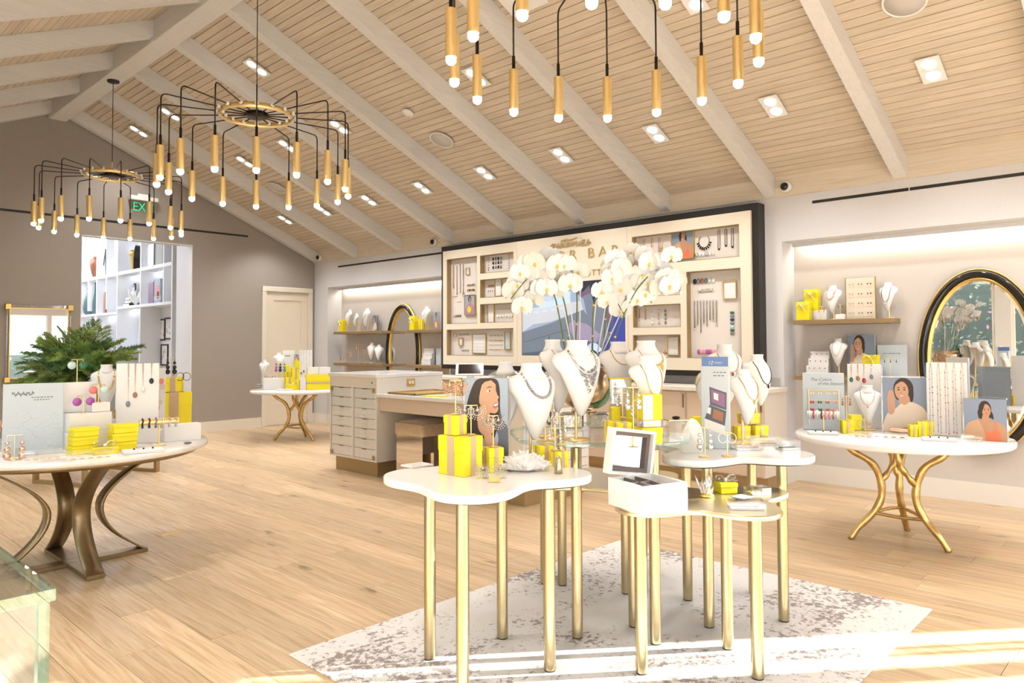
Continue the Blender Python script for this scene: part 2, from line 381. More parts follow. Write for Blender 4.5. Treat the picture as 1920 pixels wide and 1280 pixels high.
# ---- long wall with two lit niches
NZ = 2.406; N1 = (8.0, 11.22); N2 = (-0.9, 3.02)
w = MB()
w.box(W, NB+0.12, YF-0.12, D+0.12, NZ, 3.2)
for (a, b) in ((N1[1], D+0.12), (N2[1], N1[0]), (YF-0.12, N2[0])): w.box(W, NB+0.12, a, b, 0, NZ)
struct(w.build('wall_right', 'wall_white'))
nb = MB()
for a, b in (N1, N2): nb.box(NB, NB+0.12, a, b, 0, NZ)
struct(nb.build('wall_niche_back', 'niche_cloth'))
bb = MB()
for a, b in (N1, N2):
    bb.box(NB-0.014, NB, a, b, 0, 0.17); bb.box(W, NB-0.014, b-0.014, b, 0, 0.17); bb.box(W, NB-0.014, a, a+0.014, 0, 0.17)
for a, b in ((N1[1]-0.0, D), (N2[1], N1[0])): bb.box(W-0.014, W, a, b, 0, 0.17)
struct(bb.build('baseboard_right', 'trim_white'))

# ---- far wall with the opening and the door
OX0, OX1, OZ = onY(153, 441, D).x, onY(361, 456, D).x, 2.99
DX0, DX1, DZ = 6.13, 7.10, 2.40
w = MB(); T = 0.16
def gable(mb, xa, xb, z0, y0, y1):
    xs = [xa]+([RX] if xa < RX < xb else [])+[xb]; n = len(xs)
    v = [(x_, y, z0) for y in (y0, y1) for x_ in xs] + [(x_, y, zroof(x_)+0.1) for y in (y0, y1) for x_ in xs]
    for i in range(n-1):
        a, b = i, i+1
        mb.add(v, [(a, b, 2*n+b, 2*n+a), (n+b, n+a, 3*n+a, 3*n+b), (a, n+a, n+b, b)])
    mb.add(v, [(0, 2*n, 3*n, n), (n-1, 2*n-1, 4*n-1, 3*n-1)])
gable(w, XL-0.15, OX0, 0, D, D+T); gable(w, OX0, OX1, OZ, D, D+T); gable(w, OX1, DX0+0.06, 0, D, D+T); gable(w, DX0+0.06, DX1-0.06, DZ-0.06, D, D+T); gable(w, DX1-0.06, NB+0.1, 0, D, D+T)
struct(w.build('wall_far', 'taupe'))
b = MB()
for a, c in ((XL, OX0), (OX1, DX0), (DX1, W)): b.box(a, c, D-0.016, D, 0, 0.165)
struct(b.build('baseboard_far', 'trim_cream'))
jb = MB().box(OX1-0.012, OX1, D-0.004, D+T+0.004, 0, OZ).box(OX0, OX0+0.012, D-0.004, D+T+0.004, 0, OZ).box(OX0, OX1, D-0.004, D+T+0.004, OZ-0.012, OZ)
struct(jb.build('trim_2', 'back_white'))
# door
dr = struct(thing('door_1', 'cream panelled door with a black knob in the taupe wall', 'door', (DX0, D, 0)))
dw = DX1-DX0; f = MB()
f.cbox(0, 0.085, -0.03, 0.02, 0, DZ-0.085, 0.004).cbox(dw-0.085, dw, -0.03, 0.02, 0, DZ-0.085, 0.004).cbox(0, dw, -0.03, 0.02, DZ-0.085, DZ, 0.004)
f.build('door_frame', 'trim_cream', dr)
lf = MB(); a0, a1, zt = 0.09, dw-0.09, DZ-0.09
lf.box(0.06, dw-0.06, 0.021, 0.05, 0.002, DZ-0.055)
for (u0, u1, v0, v1) in ((a0, a0+0.13, 0.012, zt), (a1-0.13, a1, 0.012, zt), (a0+0.13, a1-0.13, zt-0.14, zt), (a0+0.13, a1-0.13, 0.012, 0.36)): lf.box(u0, u1, 0.006, 0.02, v0, v1)
lf.build('door_leaf', 'cream', dr)
kb = MB().lathe([(0.03, 0), (0.03, 0.008), (0.01, 0.01), (0.01, 0.04), (0.027, 0.05), (0.03, 0.062), (0.024, 0.072), (0.001, 0.075)], 14)
kb.xf(Matrix.Rotation(R(90), 4, 'X')); kb.build('knob', 'gloss_black', dr, (a1-0.07, 0.006, 1.21))

# ---- left wall and front wall with the windows the daylight comes through
def window_wall(axis, at, span, zt, spans, z0, z1, nm):
    w = MB(); t = 0.12; a, b = span
    def bx(u0, u1, v0, v1):
        if u1-u0 < 1e-3 or v1-v0 < 1e-3: return
        if axis == 'Y': w.box(u0, u1, at-t, at, v0, v1)
        else: w.box(at-t, at, u0, u1, v0, v1)
    bx(a, b, 0, z0); bx(a, b, z1, zt); e = a
    for (u0, u1) in spans: bx(e, u0, z0, z1); e = u1
    bx(e, b, z0, z1)
    return struct(w.build(nm, 'wall_white'))
LS = [(0.5, 2.5), (2.75, 4.7), (4.95, 6.9), (7.15, 8.7)]
window_wall('X', XL, (YF-0.12, D+0.1), 3.1, LS, 0.25, 2.65, 'wall_left')
FS = [(-0.8, 0.9), (1.1, 2.8), (3.0, 4.75), (4.87, 6.27), (6.36, 6.99)]
window_wall('Y', YF, (XL-0.12, NB+0.1), 3.1, FS, 0.02, 2.3, 'wall_front')
g = MB(); gable(g, XL-0.12, NB+0.1, 3.05, YF-0.12, YF); struct(g.build('wall_front_gable', 'taupe'))
wn = 0
for axis, at, spans, z0, z1 in (('X', XL, LS, 0.25, 2.65), ('Y', YF, FS, 0.02, 2.3)):
    for (a, b) in spans:
        wn += 1; t = 0.03 if axis == 'Y' else 0.05; f = MB()
        def bx(mb, u0, u1, v0, v1, d=0.03):
            if axis == 'Y': mb.box(u0, u1, at-0.06-d, at-0.06+d, v0, v1)
            else: mb.box(at-0.06-d, at-0.06+d, u0, u1, v0, v1)
        bx(f, a, b, z0, z0+t); bx(f, a, b, z1-t, z1); bx(f, a, a+t, z0, z1); bx(f, b-t, b, z0, z1)
        fo = struct(f.build('window_%d' % wn, 'trim_white'))
        if axis == 'Y' and a > 6: mu = MB(); bx(mu, 6.60, 6.612, z0+t, z1-t); mu.build('mullion', 'trim_white', fo); mu = MB(); bx(mu, 6.70, 6.712, z0+t, z1-t); mu.build('mullion', 'trim_white', fo)
        p = MB(); bx(p, a+t, b-t, z0+t, z1-t, 0.003); p.build('pane', 'pane', fo)
# outside, seen only in the mirrors: paving and a flowering hedge
struct(MB().box(-9, 14, -9, YF-0.13, -0.12, -0.02).box(-9, XL-0.13, YF-0.13, 14, -0.12, -0.02).build('ground', 'paving'))
hd = thing('hedge', 'leafy grey green hedge with pink blossoms outside, seen in the oval mirror', 'hedge', (-3.4, 4.5, -0.02))
mb = MB(); rr = random.Random(5); tw = MB(); fw = MB()
for k in range(14):
    yy = -4.4+k*0.68; tw.cyl((0, yy, 0), (0.1*rr.uniform(-1, 1), yy+0.1, 2.6), 0.03, 0.012, 6)
for k in range(9000):
    p = Vector((rr.gauss(0, 0.28), rr.uniform(-4.8, 4.8), rr.uniform(0.05, 3.6))); tgt = fw if rr.random() < 0.07 and p.z > 1.3 else mb
    a = Vector((rr.gauss(0, 1), rr.gauss(0, 1), rr.gauss(0, 1))).normalized()*rr.uniform(0.03, 0.06); c = a.cross(Vector((rr.gauss(0, 1), rr.gauss(0, 1), rr.gauss(0, 1)))).normalized()*a.length*0.5
    tgt.add([p-a, p+c, p+a, p-c], [(0, 1, 2, 3)])
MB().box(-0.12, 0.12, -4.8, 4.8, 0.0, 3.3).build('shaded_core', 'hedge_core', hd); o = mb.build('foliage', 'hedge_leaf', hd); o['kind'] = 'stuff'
o = fw.build('blossoms', 'blossom', hd); o['kind'] = 'stuff'
o = tw.build('stems', 'twig', hd); o['kind'] = 'stuff'

# low hedge added beyond the paving to fill the blown reflection in the far mirror
hd = thing('added_hedge', 'low clipped hedge added outside the front windows to fill the far mirror', 'hedge', (3.5, -6.2, -0.02))
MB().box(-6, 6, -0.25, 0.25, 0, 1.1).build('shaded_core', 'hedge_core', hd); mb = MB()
for k in range(3500):
    p = Vector((rr.uniform(-6, 6), rr.uniform(-0.32, 0.32), rr.uniform(0.0, 1.2))); a = Vector((rr.gauss(0, 1), rr.gauss(0, 1), rr.gauss(0, 1))).normalized()*0.07; c = a.cross(Vector((rr.gauss(0, 1), rr.gauss(0, 1), rr.gauss(0, 1)))).normalized()*0.035
    mb.add([p-a, p+c, p+a, p-c], [(0, 1, 2, 3)])
o = mb.build('foliage', 'hedge_leaf', hd); o['kind'] = 'stuff'
# ---- rug
def rug_mat():
    mt, nt, b = new_mat('rug'); N = nt.nodes.new; L = nt.links.new
    tc = N('ShaderNodeTexCoord'); b.inputs['Roughness'].default_value = 0.95
    n1 = N('ShaderNodeTexNoise'); n1.inputs['Scale'].default_value = 34; n1.inputs['Detail'].default_value = 6; n1.inputs['Roughness'].default_value = 0.75; L(tc.outputs['Object'], n1.inputs[0])
    n2 = N('ShaderNodeTexNoise'); n2.inputs['Scale'].default_value = 1.7; n2.inputs['Detail'].default_value = 5; L(tc.outputs['Object'], n2.inputs[0])
    bk = N('ShaderNodeTexBrick'); bk.inputs['Scale'].default_value = 1.0; bk.inputs['Brick Width'].default_value = 0.62; bk.inputs['Row Height'].default_value = 0.36
    bk.inputs['Mortar Size'].default_value = 0.03; bk.inputs['Color1'].default_value = (0, 0, 0, 1); bk.inputs['Color2'].default_value = (0.1, 0.1, 0.1, 1); bk.inputs['Mortar'].default_value = (1, 1, 1, 1)
    ds = N('ShaderNodeVectorMath'); ds.operation = 'MULTIPLY_ADD'; ds.inputs[1].default_value = (0.12, 0.12, 0.12); L(n2.outputs['Color'], ds.inputs[0]); L(tc.outputs['Object'], ds.inputs[2]); L(ds.outputs[0], bk.inputs[0])
    m1 = N('ShaderNodeMath'); m1.operation = 'MULTIPLY'; m1.inputs[1].default_value = 0.05; L(bk.outputs['Color'], m1.inputs[0])
    m2 = N('ShaderNodeMath'); m2.operation = 'MULTIPLY_ADD'; m2.inputs[1].default_value = 0.72; L(n2.outputs[0], m2.inputs[0]); L(m1.outputs[0], m2.inputs[2])
    m3 = N('ShaderNodeMath'); m3.operation = 'ADD'; L(n1.outputs[0], m3.inputs[0]); L(m2.outputs[0], m3.inputs[1])
    rp = N('ShaderNodeValToRGB'); e = rp.color_ramp.elements
    e[0].position = 0.90; e[0].color = (0.76, 0.72, 0.68, 1); e[1].position = 1.06; e[1].color = (0.30, 0.25, 0.23, 1)
    q = e.new(0.95); q.color = (0.70, 0.65, 0.61, 1)
    L(m3.outputs[0], rp.inputs[0]); L(rp.outputs[0], b.inputs['Base Color'])
    bp = N('ShaderNodeBump'); bp.inputs['Strength'].default_value = 0.4; bp.inputs['Distance'].default_value = 0.004; L(n1.outputs[0], bp.inputs['Height']); L(bp.outputs[0], b.inputs['Normal'])
rug_mat()
rug = MB().cbox(1.73, 4.30, 1.05, 3.02, 0.0, 0.009, 0.004).build('area_rug', 'rug')
tag(rug, 'pale distressed ivory and grey rug under the nest of brass legged tables', 'rug')

# ---- back room behind the opening: white bookcase along its right hand wall
SX, SB = 4.95, 5.32                       # bookcase front and back planes
YE = 17.2
def sy(px): return onX(px, 540, SX).y
b = MB()
b.box(SB, SB+0.1, D+T, YE, 0, 3.9).box(1.5, SB+0.1, YE, YE+0.1, 0, 3.9).box(1.4, 1.5, D+T, YE, 0, 3.9)
struct(b.build('wall_back', 'back_white'))
struct(MB().box(1.4, SB, D+T, YE, -0.05, 0).build('floor_back', 'floor_oak'))
struct(MB().box(1.4, SB+0.1, D+T, YE, 3.9, 4.0).build('ceiling_back', 'back_white'))
bl = thing('added_light_panel', 'flat white light panel added out of sight on the back room ceiling', 'light', (3.2, 14.2, 3.9))  # panel added above the view to light the back room
MB().box(-0.8, 0.8, -1.2, 1.2, -0.06, -0.02).build('panel_frame', 'white_plastic', bl); MB().box(-0.76, 0.76, -1.16, 1.16, -0.066, -0.06).build('diffuser', 'lamp_soft', bl)
bk = thing('bookcase', 'tall white built in bookcase with lit cubbies beyond the wall opening', 'bookcase', (SX, 12.3, 0))
z1, z2, z3 = onX(321, 494, SX).z, onX(321, 567, SX).z, onX(240, 628, SX).z
ys = [sy(p)-12.3 for p in (322, 306, 263, 219.5, 199, 181, 165, 150)]
def bbox(nm, y0, y1, za, zb, x0=0.0, x1=SB-SX): MB().box(x0, x1, y0, y1, za, zb).build(nm, 'back_white', bk)
for i, y in enumerate(ys):
    lo = 0 if i in (0, 2, 3, 5, 7) else z2-0.0
    bbox('upright', y-0.022, y+0.022, lo, 3.7)
bbox('shelf', ys[0], ys[-1], z1-0.03, z1+0.03, -0.004); bbox('shelf', ys[0], ys[3], z2-0.025, z2+0.025, -0.004); bbox('shelf', ys[3], ys[-1], z2-0.115, z2-0.07, -0.004)
bbox('shelf', ys[2], ys[-1], z3-0.32, z3-0.28, -0.004); bbox('shelf', ys[2], ys[-1], 0.5, 0.54, -0.004); bbox('end_panel', D+T-12.3, -0.022, 0, 3.7, 0.0, 0.06)
for (a, c, z) in ((ys[0], ys[1], z1-0.03), (ys[1], ys[2], z1-0.03), (ys[2], ys[3], z1-0.03), (ys[3], ys[4], z1-0.03), (ys[4], ys[5], z1-0.03), (ys[5], ys[7], z1-0.03), (ys[2], ys[3], z2-0.025), (ys[3], ys[7], z2-0.115), (ys[1], ys[2], 2.98), (ys[2], ys[5], 3.2), (ys[5], ys[7], 2.9)):
    MB().box(0.28, 0.31, a+0.04, c-0.04, z-0.012, z-0.002).build('light_strip', 'led_cool', bk)
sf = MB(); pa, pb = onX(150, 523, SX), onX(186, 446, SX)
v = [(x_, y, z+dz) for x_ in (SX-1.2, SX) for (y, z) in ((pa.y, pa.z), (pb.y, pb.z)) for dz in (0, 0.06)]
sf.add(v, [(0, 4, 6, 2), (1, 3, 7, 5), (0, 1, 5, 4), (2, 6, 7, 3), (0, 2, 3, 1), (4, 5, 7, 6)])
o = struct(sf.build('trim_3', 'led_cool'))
# contents of the bookcase
def sp(px, z, dx=0.12): p = onX(px, 540, SX+dx); return (SX+dx, p.y, z)
def vase(nm, lab, px, z, prof, mt, n=16, s=1.0, cat='vase', dx=0.12):
    return tag(MB().lathe([(r*s, h*s) for r, h in prof], n).build(nm, mt, None, sp(px, z, dx)), lab, cat)
TV = [(0.05, 0), (0.085, 0.05), (0.10, 0.14), (0.08, 0.28), (0.04, 0.40), (0.022, 0.48), (0.03, 0.55), (0.02, 0.56)]
za, zb, zc = z1+0.03, z2-0.07, z2+0.025
vase('bottle_vase', 'teal bottle vase with fluted neck on the second bookcase shelf', 166.5, zb, TV, 'teal_vase', s=1.06)
vase('bottle_vase', 'slim dark teal vase partly hidden by a bookcase upright', 179, zb, [(0.04, 0), (0.055, 0.1), (0.05, 0.25), (0.02, 0.45), (0.012, 0.62), (0.02, 0.66)], 'teal_vase')
vase('urn', 'rounded brown wooden vase on the top bookcase shelf', 177, za, [(0.05, 0), (0.08, 0.12), (0.13, 0.32), (0.12, 0.44), (0.05, 0.50), (0.06, 0.53), (0.04, 0.53)], 'brown_vase', s=0.85)
vase('tall_jar', 'tall cream jar on the top bookcase shelf', 228, za, [(0.07, 0), (0.10, 0.1), (0.16, 0.6), (0.17, 0.9), (0.12, 1.05), (0.05, 1.06)], 'selenite', s=0.8)
vase('bottle_vase', 'plum coloured slender bottle on the lower bookcase shelf', 183, z3-0.28, [(0.06, 0), (0.055, 0.12), (0.02, 0.36), (0.028, 0.40), (0.02, 0.42)], 'plum', s=1.3)
t = thing('triangle_sculpture', 'black wire triangle sculpture on the top bookcase shelf', 'sculpture', sp(199, za))
MB().tube([(0, -0.09, 0), (0, 0.06, 0.55)], 0.008).tube([(0, 0.06, 0.55), (0, 0.24, 0)], 0.008).tube([(0, 0.06, 0.55), (0, 0.02, 0)], 0.012).tube([(0, -0.09, 0.004), (0, 0.24, 0.004)], 0.006).build('wire_frame', 'black', t)
t = thing('geode', 'dark arched geode with purple crystal hollow on the top bookcase shelf', 'geode', sp(261, za)); t.rotation_euler = (0, 0, R(-35))
arch = [(0.17*math.sin(PI*(k/10-0.5))*(1-0.15*abs(k/5-1)), 0.46*math.cos(PI*(k/10-0.5))**0.7 if 0 < k < 10 else 0) for k in range(11)]
s_ = MB(); s_.add([(-0.06, y, z) for y, z in arch]+[(0.12, y*0.9, z*0.93) for y, z in arch], [(i, i+1, 12+i, 11+i) for i in range(10)]+[tuple(range(11))[::-1], tuple(range(11, 22))]); s_.build('shell', 'stone_black', t)
s_ = MB(); s_.add([(-0.065, y*0.72, z*0.8+0.05) for y, z in arch], [tuple(range(11))[::-1]]); s_.build('crystals', 'amethyst', t)
t = thing('gold_ornament', 'small round gold ornament behind the geode on the top shelf', 'ornament', sp(249, za, 0.2)); MB().ball((0, 0, 0.36), 0.075).cyl((0, 0, 0.03), (0, 0, 0.3), 0.03, 0.05).lathe([(0.07, 0), (0.07, 0.02), (0.03, 0.04)]).build('body', 'gold', t)
def book(lab, px, z, w, h, d, mt, mt2='white_card', lean=0.0, dx=0.05, flat=False):
    t = thing('book', lab, 'book', sp(px, z, dx), 0, 'books in the white bookcase')
    if flat: MB().cbox(0, d, -w/2, w/2, 0, h, 0.002).build('cover', mt, t); MB().box(-0.001, d-0.004, -w/2+0.006, w/2-0.02, 0.005, h-0.005).build('pages', mt2, t)
    else: MB().cbox(0, w, -d/2, d/2, 0, h, 0.002).build('cover', mt, t); MB().box(0.005, w-0.005, -d/2+0.006, d/2-0.006, 0.004, h+0.001).build('pages', mt2, t)
    return t
bkt = book('large fashion book with a red haired woman on its cover, upright in a cubby', 294, zc, 0.05, 0.42, 0.30, 'print_grey')
MB().box(-0.002, -0.0005, -0.13, 0.03, 0.08, 0.3).build('printed_figure', 'stone_coral', bkt); MB().box(-0.003, -0.0021, -0.10, -0.02, 0.05, 0.2).build('printed_dress', 'hair', bkt)
def text_mesh(name, body, size, mt, parent, mtx, depth=0.003, shear=0.0, space=1.0, align='LEFT'):
    cu = bpy.data.curves.new(name, 'FONT'); cu.body = body; cu.size = size; cu.extrude = depth; cu.shear = shear; cu.space_character = space; cu.align_x = align; cu.resolution_u = 3
    to = bpy.data.objects.new(name, cu); COL.objects.link(to); dg = bpy.context.evaluated_depsgraph_get()
    me = bpy.data.meshes.new_from_object(to.evaluated_get(dg)); COL.objects.unlink(to); bpy.data.objects.remove(to)
    me.transform(mtx); me.materials.clear(); me.materials.append(MT[mt]); return link(name, me, parent)
MXR = Matrix(((0, 0, -1, 0), (-1, 0, 0, 0), (0, 1, 0, 0), (0, 0, 0, 1)))      # text facing -X: right = -Y, up = Z
MYR = Matrix(((1, 0, 0, 0), (0, 0, -1, 0), (0, 1, 0, 0), (0, 0, 0, 1)))       # text facing -Y: right = +X
text_mesh('title_lettering', 'VOGUE', 0.10, 'white_card', bkt, Matrix.Translation((-0.004, 0.145, 0.05)) @ MXR, 0.0005)
book('thin book leaning beside the large fashion book', 283.5, zc, 0.03, 0.38, 0.26, 'plum')
book('dark photo book upright beside the geode', 282, za, 0.06, 0.40, 0.26, 'stone_grey'); book('black and white photo book at the end of the top shelf', 297, za, 0.05, 0.50, 0.30, 'book_grey')
for i, (px, w_, mt, lb) in enumerate(((236, 0.36, 'stone_black', 'bottom'), (240, 0.30, 'book_grey', 'middle'), (239, 0.24, 'teal_vase', 'top'))):
    book('flat %s book of the pile beside the white coral' % lb, px, zc+0.055*i, w_, 0.05, 0.26, mt, flat=True)
book('slim upright book alone in a narrow cubby', 195.5, zb, 0.04, 0.42, 0.10, 'stone_brown')
t = thing('coral_ornament', 'white branching coral ornament on the second bookcase shelf', 'coral', sp(255, zc, 0.1)); cr = MB(); q = random.Random(2)
for k in range(16):
    a = q.uniform(0, 2*PI); p_ = Vector((0, 0, 0.02)); pts = [p_]
    for j in range(4): p_ = p_+Vector((math.cos(a)*0.035, math.sin(a)*0.045, q.uniform(0.03, 0.09))); a += q.uniform(-0.7, 0.7); pts.append(p_)
    cr.tube(pts, [0.02, 0.018, 0.015, 0.012, 0.008], 5)
cr.build('branches', 'white_card', t)
def frame(nm, lab, loc, w_, h_, mt, art, facing='X', d=0.02, fw_=0.012, group=None, cat='picture frame'):
    t = thing(nm, lab, cat, loc, 0, group); f = MB()
    if facing == 'X':
        for (a0, a1, c0, c1) in ((-w_/2, w_/2, 0, fw_), (-w_/2, w_/2, h_-fw_, h_), (-w_/2, -w_/2+fw_, fw_, h_-fw_), (w_/2-fw_, w_/2, fw_, h_-fw_)): f.box(-d, 0, a0, a1, c0, c1)
        f.build('frame', mt, t); MB().box(-d*0.5, 0, -w_/2+fw_, w_/2-fw_, fw_, h_-fw_).build('print', art, t)
    else:
        for (a0, a1, c0, c1) in ((-w_/2, w_/2, 0, fw_), (-w_/2, w_/2, h_-fw_, h_), (-w_/2, -w_/2+fw_, fw_, h_-fw_), (w_/2-fw_, w_/2, fw_, h_-fw_)): f.box(a0, a1, -d, 0, c0, c1)
        f.build('frame', mt, t); MB().box(-w_/2+fw_, w_/2-fw_, -d*0.5, 0, fw_, h_-fw_).build('print', art, t)
    return t
f1 = onX(304, 638, SB-0.001); f2 = onX(309.5, 685, SB-0.001); f3 = onX(317, 636, SB-0.001); f4 = onX(255, 560, SB-0.01)
fh = onX(304, 598, SB).z
for p_, h_, lb in ((f1, fh-f1.z, 'upper left black framed sketch in the tall bookcase bay'), (f3, fh-f1.z, 'upper right black framed sketch in the tall bookcase bay'), (f2, onX(309.5, 645, SB).z-f2.z, 'lower black framed sketch in the tall bookcase bay')):
    t = frame('picture_frame', lb, (SB-0.002, p_.y, p_.z), 0.31, h_, 'black', 'white_card', group='black framed sketches', fw_=0.025)
    q = random.Random(int(p_.y*100)); k_ = MB()
    for j in range(5): y_, z_ = q.uniform(-0.1, 0.1), q.uniform(0.08, h_-0.08); k_.tube([(-0.0112, y_, z_), (-0.0112, y_+q.uniform(-0.06, 0.06), z_+q.uniform(-0.06, 0.06)), (-0.0112, y_+q.uniform(-0.08, 0.08), z_+q.uniform(-0.08, 0.08))], 0.003, 4)
    k_.build('sketch_lines', 'stone_grey', t)['kind'] = 'stuff'
frame('picture_frame', 'black framed drawing behind the white coral', (SB-0.06, f4.y, zc), 0.30, 0.46, 'black', 'white_card', fw_=0.02)
t = thing('potted_plant', 'small leafy plant in a grey pot on the lower bookcase shelf', 'plant', sp(194.5, z3-0.28)); MB().lathe([(0.08, 0), (0.11, 0.26), (0.10, 0.27)], 14).build('pot', 'book_grey', t)
k_ = MB(); q = random.Random(8)
for j in range(16):
    a = q.uniform(0, 2*PI); l = q.uniform(0.1, 0.22); k_.add([(0, 0, 0.25), (math.cos(a)*l*0.5-math.sin(a)*0.02, math.sin(a)*l*0.5+math.cos(a)*0.02, 0.25+l*0.7), (math.cos(a)*l, math.sin(a)*l, 0.25+l*0.8), (math.cos(a)*l*0.5+math.sin(a)*0.02, math.sin(a)*l*0.5-math.cos(a)*0.02, 0.25+l*0.7)], [(0, 1, 2, 3)])
k_.build('leaves', 'leaf_light', t)
# ================================================================ ceiling fixtures and lamps
def roofpt(x, y, off=0.0): return Vector((x, y, zroof(x)-off))
def downlight(x, y, lab, grp='twin downlights in the board ceiling'):
    t = thing('downlight', lab, 'ceiling light', roofpt(x, y, 0.001), (0, al, 0), grp)     # local X runs down the slope
    f = MB()
    for (a0, a1, b0, b1) in ((-0.14, 0.14, -0.082, -0.07), (-0.14, 0.14, 0.07, 0.082), (-0.14, -0.128, -0.07, 0.07), (0.128, 0.14, -0.07, 0.07), (-0.006, 0.006, -0.07, 0.07)): f.box(a0, a1, b0, b1, -0.024, -0.016)
    f.build('trim_frame', 'white_plastic', t); MB().box(-0.13, 0.13, -0.072, 0.072, -0.021, -0.018).build('baffle', 'white_plastic', t)
    for s in (-1, 1):
        MB().lathe([(0.05, -0.0215), (0.05, -0.024), (0.03, -0.028), (0.001, -0.029)], 16, (s*0.066, 0, 0)).build('lamp', 'lamp', t)
    l = bpy.data.lights.new('downlight_beam', 'SPOT'); l.energy = DL; l.spot_size = R(125); l.spot_blend = 0.7; l.shadow_soft_size = 0.07; l.color = (1, 0.985, 0.965)
    o = bpy.data.objects.new('downlight_beam', l); COL.objects.link(o); o.parent = t; o.location = (0, 0, -0.05); o.rotation_euler = (0, -al, 0)
    return t
DL = 92
k = 0
near = ('frieze board', 'middle of the slope', 'ridge beam')
for row, (X_, ysr) in enumerate(((6.17, (0.2, 1.43, 2.66, 3.85, 5.05, 6.25, 7.43, 8.62, 9.8, 10.95)), (4.92, (0.6, 2.74, 5.10, 7.47, 8.68, 9.86)), (3.89, (7.53, 9.88, 11.0)))):
    for i, y in enumerate(ysr):
        downlight(X_, y, 'twin recessed downlight number %d from the near end of the row nearest the %s' % (i+1, near[row]) if False else
                  'twin downlight, %s from the viewer in the row near the %s' % (('first', 'second', 'third', 'fourth', 'fifth', 'sixth', 'seventh', 'eighth', 'ninth', 'tenth')[i], near[row]))
for y in (1.5, 4.2, 7.0, 9.6):  # unseen lamps added on the left slope to brighten the drawer fronts
    l = bpy.data.lights.new('left_fill_beam', 'SPOT'); l.energy = DL*1.9; l.spot_size = R(130); l.spot_blend = 0.8; l.shadow_soft_size = 0.08; l.color = (1, 0.985, 0.965)
    t = thing('downlight', 'unseen twin downlight added on the left slope, %s' % {1.5: 'behind the viewer', 4.2: 'over the marble table', 7.0: 'over the far aisle', 9.6: 'near the far mirror'}[y], 'ceiling light', roofpt(0.4, y, 0.001), (0, -al, 0))
    MB().box(-0.14, 0.14, -0.08, 0.08, -0.024, -0.016).build('trim_frame', 'white_plastic', t)
    for s in (-1, 1): MB().lathe([(0.05, -0.0245), (0.05, -0.027), (0.001, -0.029)], 16, (s*0.066, 0, 0)).build('lamp', 'lamp', t)
    o = bpy.data.objects.new('left_fill_beam', l); COL.objects.link(o); o.parent = t; o.location = (0, 0, -0.05); o.rotation_euler = (0, al, 0)
# round speakers, smoke detector, panel, cameras
for (x, y, lb) in ((5.50, 1.43, 'round grey ceiling speaker at the top right of the ceiling'), (5.52, 6.30, 'round grey ceiling speaker beside the smoke detector'), (5.51, 10.02, 'round grey ceiling speaker furthest from the viewer')):
    t = thing('ceiling_speaker', lb, 'speaker', roofpt(x, y, 0.0), (0, al, 0), 'round ceiling speakers')
    MB().lathe([(0.145, -0.018), (0.145, -0.026), (0.128, -0.027), (0.128, -0.018)], 28).build('rim', 'white_plastic', t); MB().lathe([(0.128, -0.019), (0.128, -0.0245), (0.001, -0.0255)], 28).build('grille', 'grille', t)
t = thing('smoke_detector', 'small white round smoke detector on the board ceiling', 'smoke detector', roofpt(5.04, 6.31), (0, al, 0))
MB().lathe([(0.07, -0.018), (0.07, -0.03), (0.05, -0.045), (0.03, -0.047), (0.028, -0.055), (0.001, -0.056)], 20).build('body', 'white_plastic', t); MB().cyl((0.03, 0.01, -0.047), (0.03, 0.01, -0.051), 0.006).build('sensor', 'stone_red', t)
t = thing('access_panel', 'flat white square panel on the ceiling behind the near chandelier', 'ceiling panel', roofpt(4.35, 4.0), (0, al, 0)); MB().cbox(-0.17, 0.17, -0.2, 0.2, -0.03, -0.018, 0.004).build('plate', 'white_plastic', t)
def cctv(lb, p, rx):
    t = thing('dome_camera', lb, 'camera', p, (0, R(-90), rx), 'white dome cameras')
    MB().lathe([(0.055, 0), (0.055, 0.03), (0.05, 0.05), (0.042, 0.055)], 18).build('housing', 'white_plastic', t); MB().lathe([(0.041, 0.05), (0.036, 0.07), (0.02, 0.082), (0.001, 0.085)], 18).build('lens_dome', 'gloss_black', t)
for px, py, lb in ((1475, 351, 'white dome camera with black lens right of the dark wall panel'), (816, 454, 'white dome camera with black lens at the left end of the dark wall panel'), (601, 483, 'white dome camera in the far corner of the room')):
    cctv(lb, onX(px, py, W-0.023), R(0))
# linear slot diffusers
def slot(nm, lb, x0, x1, y0, y1, z0, z1): return tag(MB().box(x0, x1, y0, y1, z0, z1).build(nm, 'black'), lb, 'air vent', 'black slot diffusers')
a = onX(1523, 379, W); z = a.z
slot('slot_diffuser', 'long black slot diffuser above the right niche', W-0.003, W+0.002, 1.86, a.y, z-0.014, z+0.014); slot('slot_diffuser', 'black slot diffuser running out of the picture at right', W-0.003, W+0.002, -0.6, 1.85, z-0.014, z+0.014)
a, b = onX(634, 500, W), onX(800, 480, W); slot('slot_diffuser', 'black slot diffuser above the left niche', W-0.003, W+0.002, 7.95, a.y, a.z-0.014, a.z+0.014)
a = onY(465, 443, D); slot('slot_diffuser', 'black slot diffuser across the taupe far wall', 0.4, a.x, D-0.003, D+0.002, a.z-0.016, a.z+0.016)
o = onY(153, 446, D)
tag(MB().box(OX0+0.02, onY(338, 459, D).x, D+0.02, D+0.08, OZ-0.02, OZ-0.0122).build('slot_diffuser', 'grille'), 'thin grey slot vent inside the top of the wall opening', 'air vent')
